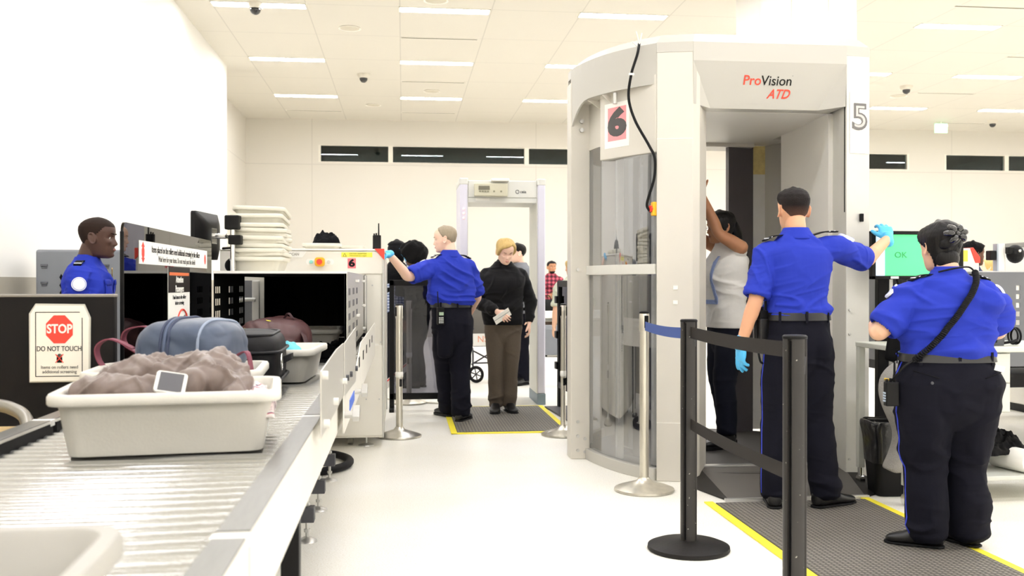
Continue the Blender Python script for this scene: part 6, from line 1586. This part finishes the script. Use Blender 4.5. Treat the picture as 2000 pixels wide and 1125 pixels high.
# female officer, nearest, seen from behind
def bun_hair(th, zf):
    line = hl(th, [0, .8, 1.1, 1.35, 1.6, 1.9, 2.2, 3.2], [.80, .80, .76, .62, .50, .34, .10, .04])
    if zf < line: return -1
    return .016 + .016 * max(0, -math.cos(th)) * max(.25, min(1, (zf - .40) / .25))
M_hblack = hairm('black', '#15110F', .38)
K2 = person('person', 'woman in blue uniform shirt with coiled radio cord across her back, nearest at right', (2.478, 4.20), 84, 1.49, skin('olive', '#E0B394', '#B97B6C'), M_shirt, M_navy, vox=.006, bw=1.42, sw=1.16, hips=1.46, belly=.06, seat=1.16, dt=1.22, legw=1.36, neckr=1.05,
            head=(12, -8, 0), arms={'L': ((2.165, 4.22, 1.000), (2.235, 4.42, 1.02)), 'R': ((2.752, 4.24, 1.000), (2.700, 4.44, 1.0))}, hands={'L': dict(curl=.6), 'R': dict(curl=.6)},
            stance={'L': (2.385, 4.20, .07), 'R': (2.585, 4.22, .07)}, feet={'L': 62, 'R': 25, 'mat': 1}, hair=(M_hblack, bun_hair), headoff=(-.01, .01, .002), wamp=.0078, wdirs=[(6, 2.2, 11, 1.0), (-14, 2.4, 14, .8), (22, 2.5, 12, .8), (-3, 4, 24, .35)], head_sc=1.07, shirt_lo=.57)
officer_bits(K2); side_stripe(K2, ('L',))
hx = K2.hx
obj('hair_twist', hx(J(limb([(-.045, -.095, .115), (.0, -.112, .145), (.035, -.098, .180), (.025, -.065, .222)], [.026, .034, .034, .026], 16), limb([(.045, -.085, .11), (.012, -.105, .165), (-.02, -.075, .222)], [.022, .030, .022], 14), ball((0, -.058, .055), .052, 24, (1.22, .92, 1.25)))), M_hblack, K2.T, smooth='all')
M_clip = mat('glossy_black_plastic', '#141416', .12, coat=.8)
cl = []
for a in (-.75, .25, 1.2, 2.2, 3.1, 4.2):
    x_, z_ = -.004, .162
    pts_ = [(x_ + .010 * math.cos(a), -.146, z_ + .008 * math.sin(a)), (x_ + .038 * math.cos(a), -.163, z_ + .026 * math.sin(a)), (x_ + .064 * math.cos(a), -.142, z_ + .046 * math.sin(a))]
    cl.append(limb(pts_, [.009, .017, .011], 12, 4))
obj('hair_clip', hx(J(*cl, ball((-.004, -.158, .162), .016, 14))), M_clip, K2.T, smooth='all')
obj('earring', hx(ball((-.083, -.004, .082), .005, 12)), M_chrome, K2.T, smooth=True)
V = getv(K2.trousers.data)
def surf_y(K, x, z, o=.002):
    V = getv(K.trousers.data); m = (np.abs(V[:, 0] - x) < .02) & (np.abs(V[:, 2] - z) < .02); return float(V[m][:, 1].min()) - o if m.any() else -.15
pk = []
for s in (-1, 1):
    pk.append(tube([(s * (.10 + .020 * q_), surf_y(K2, s * (.10 + .02 * q_), .80 + .006 * q_), .795 + .006 * q_) for q_ in range(6)], .0022, 6))
for p_ in pk: obj('pocket_welt', p_, M_blkm, K2.trousers, smooth='all')
obj('button', xf(cyl((0, 0, 0), (0, -.004, 0), .007, 14), (-.135, surf_y(K2, -.135, .775), .775)), M_dgrey, K2.trousers, smooth=True)
obj('pocket_paper', xf(box(-.022, .022, -.002, .002, -.01, .016), (.175, surf_y(K2, .175, .83, .004), .835), 0, 0, .25), M_paper, K2.trousers)
# coiled microphone cord
def shirt_back(K, x, z, o=.010):
    V = getv(K.shirt.data); m = (np.abs(V[:, 0] - x) < .02) & (np.abs(V[:, 2] - z) < .02); return float(V[m][:, 1].min()) - o if m.any() else -.16
pth = []
for t_ in np.linspace(0, 1, 15):
    x_ = .085 - .275 * t_ + .035 * math.sin(t_ * PI); z_ = 1.268 - .395 * t_ ** 1.05
    pth.append(Vector((x_, shirt_back(K2, x_, z_, .012), z_)))
pth = smooth_path(pth, 10)
coil = []
pth = [p for p in pth]
for i in range(len(pth) * 6 - 6):
    f_ = i / 6; i0 = int(f_); u_ = f_ - i0; p = pth[i0].lerp(pth[min(i0 + 1, len(pth) - 1)], u_); tn = (pth[min(i0 + 1, len(pth) - 1)] - pth[i0 - 1 if i0 else 0]).normalized()
    a_ = Vector((0, 1, 0)); a_ = (a_ - tn * a_.dot(tn)).normalized(); b_ = tn.cross(a_); ph = i * 2 * PI / 14.0
    coil.append(p + (a_ * math.cos(ph) + b_ * math.sin(ph)) * .0105)
rl = K2.T.location + K2.rt * -.272 + K2.fw * -.04 + Vector((0, 0, .66))
t = thing('radio', 'black radio with coiled cord on the hip of the nearest woman officer', 'radio', rl, K2.T.rotation_euler.z)
radio_vf_parts(t, 1.0)
obj('keys', J(*[box(-.034, -.030, -.012, .012, .02 + j * .012, .027 + j * .012) for j in range(4)]), mat('keys_pale', '#A9B6C6', .4), t)
co = Vector((.272, .04, -.66))
mc = obj('coiled_cord', tube([p + co for p in coil], .0046, 6), M_rub, t, smooth='all')
endp = pth[-1]
obj('plain_cord', tube([p + co for p in smooth_path([endp, endp + Vector((-.05, -.008, -.03)), endp + Vector((-.085, .03, -.09)), Vector((-.272, -.04, .775))], 6)], .005, 8), M_rub, mc, smooth='all')
obj('collar_cord', tube([p + co for p in smooth_path([pth[0], pth[0] + Vector((-.01, .035, .022)), pth[0] + Vector((-.08, .0, .018)), pth[0] + Vector((-.16, .01, .0))], 6)], .004, 8), M_rub, mc, smooth='all')
t = thing('radio', 'black two-way radio holstered on the hip of the man touching the green screen', 'radio', K1.T.location + K1.rt * -.20 + K1.fw * .0 + Vector((0, 0, .93)), K1.T.rotation_euler.z + .3)
radio_vf_parts(t, 1.25)
obj('holster', cbox((0, 0, .03), (.085, .06, .13)), M_leather, t, bevel=.01)
obj('wire_loop', tube(smooth_path([(-.02, 0, .12), (-.05, -.01, .17), (-.06, -.01, .05), (-.04, -.02, -.12), (-.01, -.01, -.15)], 6), .006, 8), M_rub, t, smooth='all')
# older officer reaching to the scanner
def older_hair(th, zf):
    line = hl(th, [0, .55, .9, 1.2, 1.5, 1.7, 2.1, 2.5, 3.2], [.95, .93, .88, .78, .56, .50, .42, .32, .28])
    return -1 if zf < line else .0012 + .006 * min(1, (zf - line) / .10) * (1 if abs(th) > 1.1 else .6)
M_hgrey = hairm('grey', '#9C8F7A', .7)
K3 = person('person', 'older grey-haired man in blue uniform shirt reaching to the scanner corner', (.43, 8.52), 112, 1.735, SK_FAIR, M_shirt, M_navy, vox=.007, bw=1.08, sw=1.04, belly=.05, head=(58, -6, 0), lean=(-.02, .02),
            arms={'L': ((.045, 8.30, 1.270), (-.115, 8.06, 1.455)), 'R': ((.66, 8.70, 1.10), (.60, 8.86, .93))}, hands={'L': dict(d=(-.25, -.45, -.05), n=(-.1, .0, -1), curl=.3), 'R': dict(curl=.4)}, glove=(True, False),
            stance={'L': (.405, 8.85, .08), 'R': (.505, 8.50, .08)}, feet={'L': 5, 'R': -45}, hair=(M_hgrey, older_hair), wamp=.0065, legw=1.1, browm=M_hgrey)
officer_bits(K3)
t = thing('radio', 'black two-way radio with keypad on the older officer\'s belt', 'radio', (.318, 8.335, .885), math.radians(18))
obj('case', cbox((0, 0, .05), (.062, .036, .15)), M_blk, t, bevel=.008)
obj('antenna', tube([(-.018, 0, .12), (-.026, 0, .26)], [.006, .0045], 10), M_rub, t, smooth=True)
obj('display', box(-.018, .022, -.0205, -.018, .055, .082), mat('lcd_green', '#9FB39A', .3), t)
obj('keypad', J(*[box(-.02 + i * .015, -.010 + i * .015, -.0205, -.018, -.012 + j * .014, -.003 + j * .014) for i in range(3) for j in range(4)]), mat('keypad_pale', '#C9CCC8', .4), t)
# woman in the black turtleneck
def bob(th, zf):
    line = hl(th, [0, .5, .8, 1.05, 1.3, 1.6, 3.2], [.84, .83, .78, .60, .38, .32, .27]) - (.07 * math.sin(th * 1.6) if abs(th) < 1.1 else 0)
    return -1 if zf < line else .008 + .011 * min(1, (zf - line) / .12) + .004 * math.sin(th * 3 + zf * 9)
M_blond = hairm('blonde', '#C2A468', .5)
K4 = person('person', 'woman in black turtleneck and brown tweed trousers holding a white card', (.935, 9.06), 268, 1.65, SK_FAIR, M_blkm if False else mat('black_knit', '#161517', .85, bump=.2, bscale=300, sheen=.1), mat('brown_tweed', '#574C40', .9, vscale=160, var=.3, bump=.3, bscale=500), vox=.006, bw=1.12, sw=1.02, hips=1.05, bust=.030, belly=.018,
            head=(14, -26, 0), sleeve='long', turtleneck=True, tuck=False, hair=(M_blond, bob), eyes='down', browm=mat('brow_brown', '#8A6A4A', .7),
            arms={'R': ((.690, 9.02, 1.045), (.855, 8.84, .955)), 'L': ((1.185, 9.05, 1.045), (1.170, 8.99, .845))}, hands={'R': dict(d=(.55, -.35, -.45), n=(.35, .75, -.3), curl=.45), 'L': dict(d=(.02, -.1, -1), n=(-.9, .2, 0), curl=.5)},
            stance={'R': (.865, 9.06, .07), 'L': (.990, 9.08, .07)}, feet={'R': -8, 'L': 12, 'mat': 1}, legw=.96, wamp=.005, shirt_lo=.50, headoff=(0, .015, 0))
t = thing('boarding_pass', 'folded white card in the hand of the woman in black', 'card', (.890, 8.792, .905))
t.rotation_euler = (math.radians(20), math.radians(-32), math.radians(10))
obj('card', box(-.075, .095, -.002, .002, -.035, .045), M_paper, t); obj('fold_line', box(-.075, .095, -.003, -.002, .006, .009), M_dgrey, t)
# man behind the detector
def crop(th, zf):
    line = hl(th, [0, .8, 1.1, 1.35, 1.6, 2.0, 2.4, 3.2], [.80, .80, .76, .62, .52, .45, .36, .30])
    return -1 if zf < line else .003 + .010 * min(1, (zf - line) / .2)
M_hdk = hairm('dark_brown', '#1F1916', .5)
K5 = person('person', 'dark-haired man in grey T-shirt partly hidden behind the woman in black', (1.385, 11.55), 215, 1.70, SK_FAIR, mat('grey_tshirt', '#7B7D83', .85, bump=.1, bscale=300), M_navy, vox=.008, head=(-25, 0, 0), hair=(M_hdk, crop), tuck=False)
# person with curly afro by the gate panel, back turned
def afro(th, zf):
    a = abs(th)
    line = hl(th, [0, .7, 1.0, 1.3, 1.7, 3.2], [.72, .70, .50, .30, .20, .12])
    if zf < line: return -1
    return .075 + .010 * math.sin(th * 5 + zf * 11)
M_afro = mat('hair_afro', '#0F0C0B', .85, vscale=30, var=.3, bump=1.0, bscale=90)
K6 = person('person', 'person with round black curly hair and dark clothes behind the tinted gate panel', (.155, 11.35), 150, 1.66, SK_DB, mat('dark_navy_coat', '#1B1B24', .85, bump=.15, bscale=200), mat('dark_jeans', '#26262E', .85), vox=.009, head=(10, -4, 0), hair=(M_afro, afro), sleeve='long', tuck=False, bw=1.1, shoem=mat('suede_boot', '#4A463F', .8), legw=.85)
# person in a black hooded jacket and plaid shirt beside the scanner
def hood(th, zf):
    a = abs(th)
    if a < .8 and zf < .86: return -1
    return .030 + .018 * max(0, -math.cos(th)) + (.02 if zf > .85 else 0)
M_hood = mat('black_hooded_jacket', '#151419', .8, bump=.15, bscale=150)
def plaid(nm, c1, c2, c3, s_=14):
    m = bpy.data.materials.new(nm); m.use_nodes = True; nt = m.node_tree; N = nt.nodes; L_ = nt.links; b = N['Principled BSDF']; b.inputs['Roughness'].default_value = .85
    tc = N.new('ShaderNodeTexCoord'); last = None
    for d_ in ('X', 'Z'):
        w_ = N.new('ShaderNodeTexWave'); w_.bands_direction = d_; w_.inputs['Scale'].default_value = s_; w_.inputs['Distortion'].default_value = .3; L_.new(tc.outputs['Object'], w_.inputs['Vector'])
        if last is None: last = w_
        else:
            ad = N.new('ShaderNodeMath'); ad.operation = 'ADD'; L_.new(last.outputs['Fac'], ad.inputs[0]); L_.new(w_.outputs['Fac'], ad.inputs[1])
            dv = N.new('ShaderNodeMath'); dv.operation = 'MULTIPLY'; dv.inputs[1].default_value = .5; L_.new(ad.outputs[0], dv.inputs[0]); last = dv
    cr = N.new('ShaderNodeValToRGB'); e = cr.color_ramp.elements; e[0].position = .15; e[0].color = lin(c1); e[1].position = .5; e[1].color = lin(c2); q_ = e.new(.85); q_.color = lin(c3)
    L_.new(last.outputs[0], cr.inputs['Fac']); L_.new(cr.outputs['Color'], b.inputs['Base Color']); return m
K7 = person('person', 'person in black hood and blue plaid shirt, squeezed between scanner and gate panel', (-.075, 11.75), 100, 1.70, SK_BR, plaid('blue_plaid', '#2E3A66', '#6E7FA8', '#C9D0E0', 9), mat('dark_jeans', '#26262E', .85), vox=.009, hair=(M_hood, hood), sleeve='long', tuck=False, eyes=False,
            arms={'R': ((.16, 11.6, 1.25), (.05, 11.55, 1.50)), 'L': ((-.30, 11.8, 1.10), (-.28, 11.9, .86))}, glove=(False, True))
me = remesh(J(torso(K7.rows(.030, lo=.62, hi=.86)), limb([K7.sh['L'] + Vector((.05, 0, 0)), K7.sh['L'], K7.A['L'][1]], [.09, .085, .075], 20)), .009, 3); folds(me, .010, [(60, 3, 12, .8), (-40, 3, 10, .6)], 4.0)
meobj('jacket', me, M_hood, K7.T)
def beard(K, m, zs=(.01, .05, .10, .15, .18)):
    V = [K.hx(([head_pt(-1.3 + 2.6 * q_ / 24, zf, .0018)], []))[0][0] for zf in zs for q_ in range(25)]
    obj('beard', (V, [(j * 25 + i, j * 25 + i + 1, j * 25 + i + 26, j * 25 + i + 25) for j in range(len(zs) - 1) for i in range(24)]), m, K.T, smooth='all', solid=.003)
# distant man in the red plaid shirt
K8 = person('person', 'distant bearded man in dark red plaid shirt behind the far table', (2.60, 16.95), 262, 1.61, SK_BR, plaid('red_plaid', '#3A1622', '#7E2436', '#C05A6A', 4.5), mat('brown_trousers', '#4A3A30', .85), vox=.009, hair=(M_hdk, crop), sleeve='long', tuck=False, head=(18, 0, 0),
            arms={'R': ((2.42, 16.85, 1.02), (2.52, 16.68, .99)), 'L': ((2.78, 16.85, 1.02), (2.66, 16.66, .98))})
beard(K8, M_hdk)
# traveller inside the booth, arms raised, facing left
def longhair(th, zf):
    line = hl(th, [0, .7, 1.0, 1.3, 1.6, 1.9, 3.2], [.78, .76, .68, .50, .30, .08, .05])
    return -1 if zf < line else .016
K9 = person('person', 'woman in white sleeveless top with arms raised inside the booth', (2.305, 6.78), 188, 1.70, SK_BR, mat('white_blouse', '#E9E6E0', .8, bump=.1, bscale=200), mat('dark_denim', '#1E2130', .85, bump=.2, bscale=400), vox=.0065, sleeve='none', tuck=False, bw=1.06, bust=.03, hips=1.06, hair=(hairm('long_black', '#120E0D', .35), longhair), head=(0, -4, 0),
            arms={'L': ((2.195, 6.585, 1.515), (2.085, 6.64, 1.79), None, (2.365, 6.605, 1.415)), 'R': ((2.12, 6.98, 1.53), (2.03, 6.90, 1.79), None, (2.33, 6.96, 1.42))}, hands={'L': dict(d=(.02, .25, 1), n=(1, 0, 0), curl=.2), 'R': dict(d=(.02, -.25, 1), n=(1, 0, 0), curl=.2)},
            stance={'L': (2.265, 6.66, .12), 'R': (2.35, 6.90, .12)}, shirt_lo=.52, legw=1.0, wamp=.004)
K9.T.location.z = .047
obj('hair_fall', K9.hx(limb([(0, -.085, .13), (.0, -.115, .05), (.01, -.12, -.06), (.0, -.11, -.13)], [.055, .055, .05, .02], 18)), MATS['hair_long_black'], K9.T, smooth='all')
gl = obj('glasses', K9.hx(J(*[tube([(s * .032 + .022 * math.cos(a), .098 - .010 * abs(math.cos(a)) , .117 + .016 * math.sin(a)) for a in [2 * PI * q_ / 18 for q_ in range(18)]], .0018, 6, closed=True) for s in (-1, 1)], *[tube([(s * .055, .085, .120), (s * .080, -.010, .118)], .0018, 6) for s in (-1, 1)])), mat('glasses_frame', '#B9B4B0', .25, .8), K9.T, smooth='all')
obj('earring', K9.hx(ball((-.083, -.004, .082), .0055, 12)), M_chrome, K9.T, smooth=True)
V = getv(K9.shirt.data)
def on_shirt_front(K, x, z, o=.003):
    m = (np.abs(V[:, 0] - x) < .02) & (np.abs(V[:, 2] - z) < .02); return float(V[m][:, 1].max()) + o if m.any() else .12
M_emb = mat('blue_embroidery', '#8FA0CC', .8, vscale=90, var=.25)
R = []
for x0_, x1_, z0_, z1_ in ((-.115, -.085, 1.02, 1.36), (.085, .115, 1.02, 1.36), (-.115, .115, 1.02, 1.05)):
    g_ = []
    for j_ in range(9):
        for i_ in range(5):
            x_ = x0_ + (x1_ - x0_) * i_ / 4; z_ = z0_ + (z1_ - z0_) * j_ / 8; g_.append((x_, on_shirt_front(K9, x_, z_), z_))
    obj('embroidery', (g_, [(j_ * 5 + i_, j_ * 5 + i_ + 1, j_ * 5 + i_ + 6, j_ * 5 + i_ + 5) for j_ in range(8) for i_ in range(4)]), M_emb, K9.shirt, smooth='all', solid=.003)
# officer behind the barrier board, in profile
def shaved(th, zf):
    line = hl(th, [0, .8, 1.1, 1.35, 1.6, 2.0, 2.4, 3.2], [.77, .77, .74, .62, .50, .42, .34, .30])
    return -1 if zf < line else .0006
M_shv = mat('hair_shaved', '#36251C', .7, var=.15, vscale=30, spec=.25)
K10 = person('person', 'dark-skinned man in blue uniform shirt in profile behind the black board', (-1.935, 6.28), 2, 1.605, SK_DK, M_shirt, M_navy, vox=.006, bw=1.2, sw=1.12, dt=1.2, hair=(M_shv, shaved), head=(0, -2, 0), wamp=.006, head_sc=1.19, neckr=1.18, headoff=(0, .012, .0))
officer_bits(K10)
V10 = getv(K10.shirt.data)
def front10(x, z, o=.003):
    m = (np.abs(V10[:, 0] - x) < .025) & (np.abs(V10[:, 2] - z) < .02); return float(V10[m][:, 1].max()) + o if m.any() else .13
def on_front(K, Vs, x0, x1, z0, z1, o, n=5, m_=6):
    g_ = []
    for j_ in range(m_):
        for i_ in range(n):
            x_ = x0 + (x1 - x0) * i_ / (n - 1); z_ = z0 + (z1 - z0) * j_ / (m_ - 1); k_ = (np.abs(Vs[:, 0] - x_) < .014) & (np.abs(Vs[:, 2] - z_) < .014)
            g_.append((x_, (float(Vs[k_][:, 1].max()) if k_.any() else .12) + o, z_))
    return g_, [(j_ * n + i_, j_ * n + i_ + 1, j_ * n + i_ + n + 1, j_ * n + i_ + n) for j_ in range(m_ - 1) for i_ in range(n - 1)]
for s in (-1, 1):
    xa, xb = sorted((s * .04, s * .125))
    pkt = obj('chest_pocket', on_front(K10, V10, xa, xb, 1.13, 1.235, .002), M_shirt, K10.shirt, smooth='all', solid=.004)
    obj('flap', on_front(K10, V10, xa - .002, xb + .002, 1.205, 1.24, .006, 5, 4), M_shirt, pkt, smooth='all', solid=.004)
obj('badge', xf(prism_y([(0, .03), (.022, .02), (.020, -.01), (0, -.03), (-.020, -.01), (-.022, .02)], 0, .005), (-.085, front10(-.085, 1.285, .002), 1.285), .25), M_gold, K10.shirt, bevel=.001)
# person behind the charcoal hood, hair tied back, facing right
def tied(th, zf):
    line = hl(th, [0, .8, 1.1, 1.35, 1.6, 2.0, 2.4, 3.2], [.80, .80, .76, .62, .52, .45, .36, .30])
    return -1 if zf < line else .016 + .03 * max(0, -math.cos(th)) * max(0, (zf - .45))
K11 = person('person', 'dark-haired person in profile facing right behind the charcoal hood', (5.20, 8.42), 5, 1.60, SK_DB, mat('dark_blue_top', '#22304F', .85), M_navy, vox=.009, hair=(M_afro, tied), head=(0, 0, 0), tuck=False)
# remaining far travellers
K12 = person('person', 'blond person far behind the charcoal hood, only the head showing', (7.82, 12.2), 150, 1.54, SK_FAIR, mat('pale_top', '#D9CDBD', .85), M_navy, vox=.011, hair=(M_blond, bob), tuck=False)
K13 = person('person', 'far person with dark hair between the blond head and white camera post', (8.97, 13.6), 200, 1.54, SK_BR, mat('dark_top', '#2C2A30', .85), M_navy, vox=.011, hair=(M_hdk, crop), tuck=False)
K14 = person('person', 'person in pale sage shirt mostly hidden behind the booth post', (1.95, 11.1), 100, 1.50, SK_LT, mat('sage_shirt', '#B9BCA8', .85, bump=.1, bscale=200), M_navy, vox=.009, hair=(M_blond, crop), tuck=False, bw=1.2, sw=1.15)
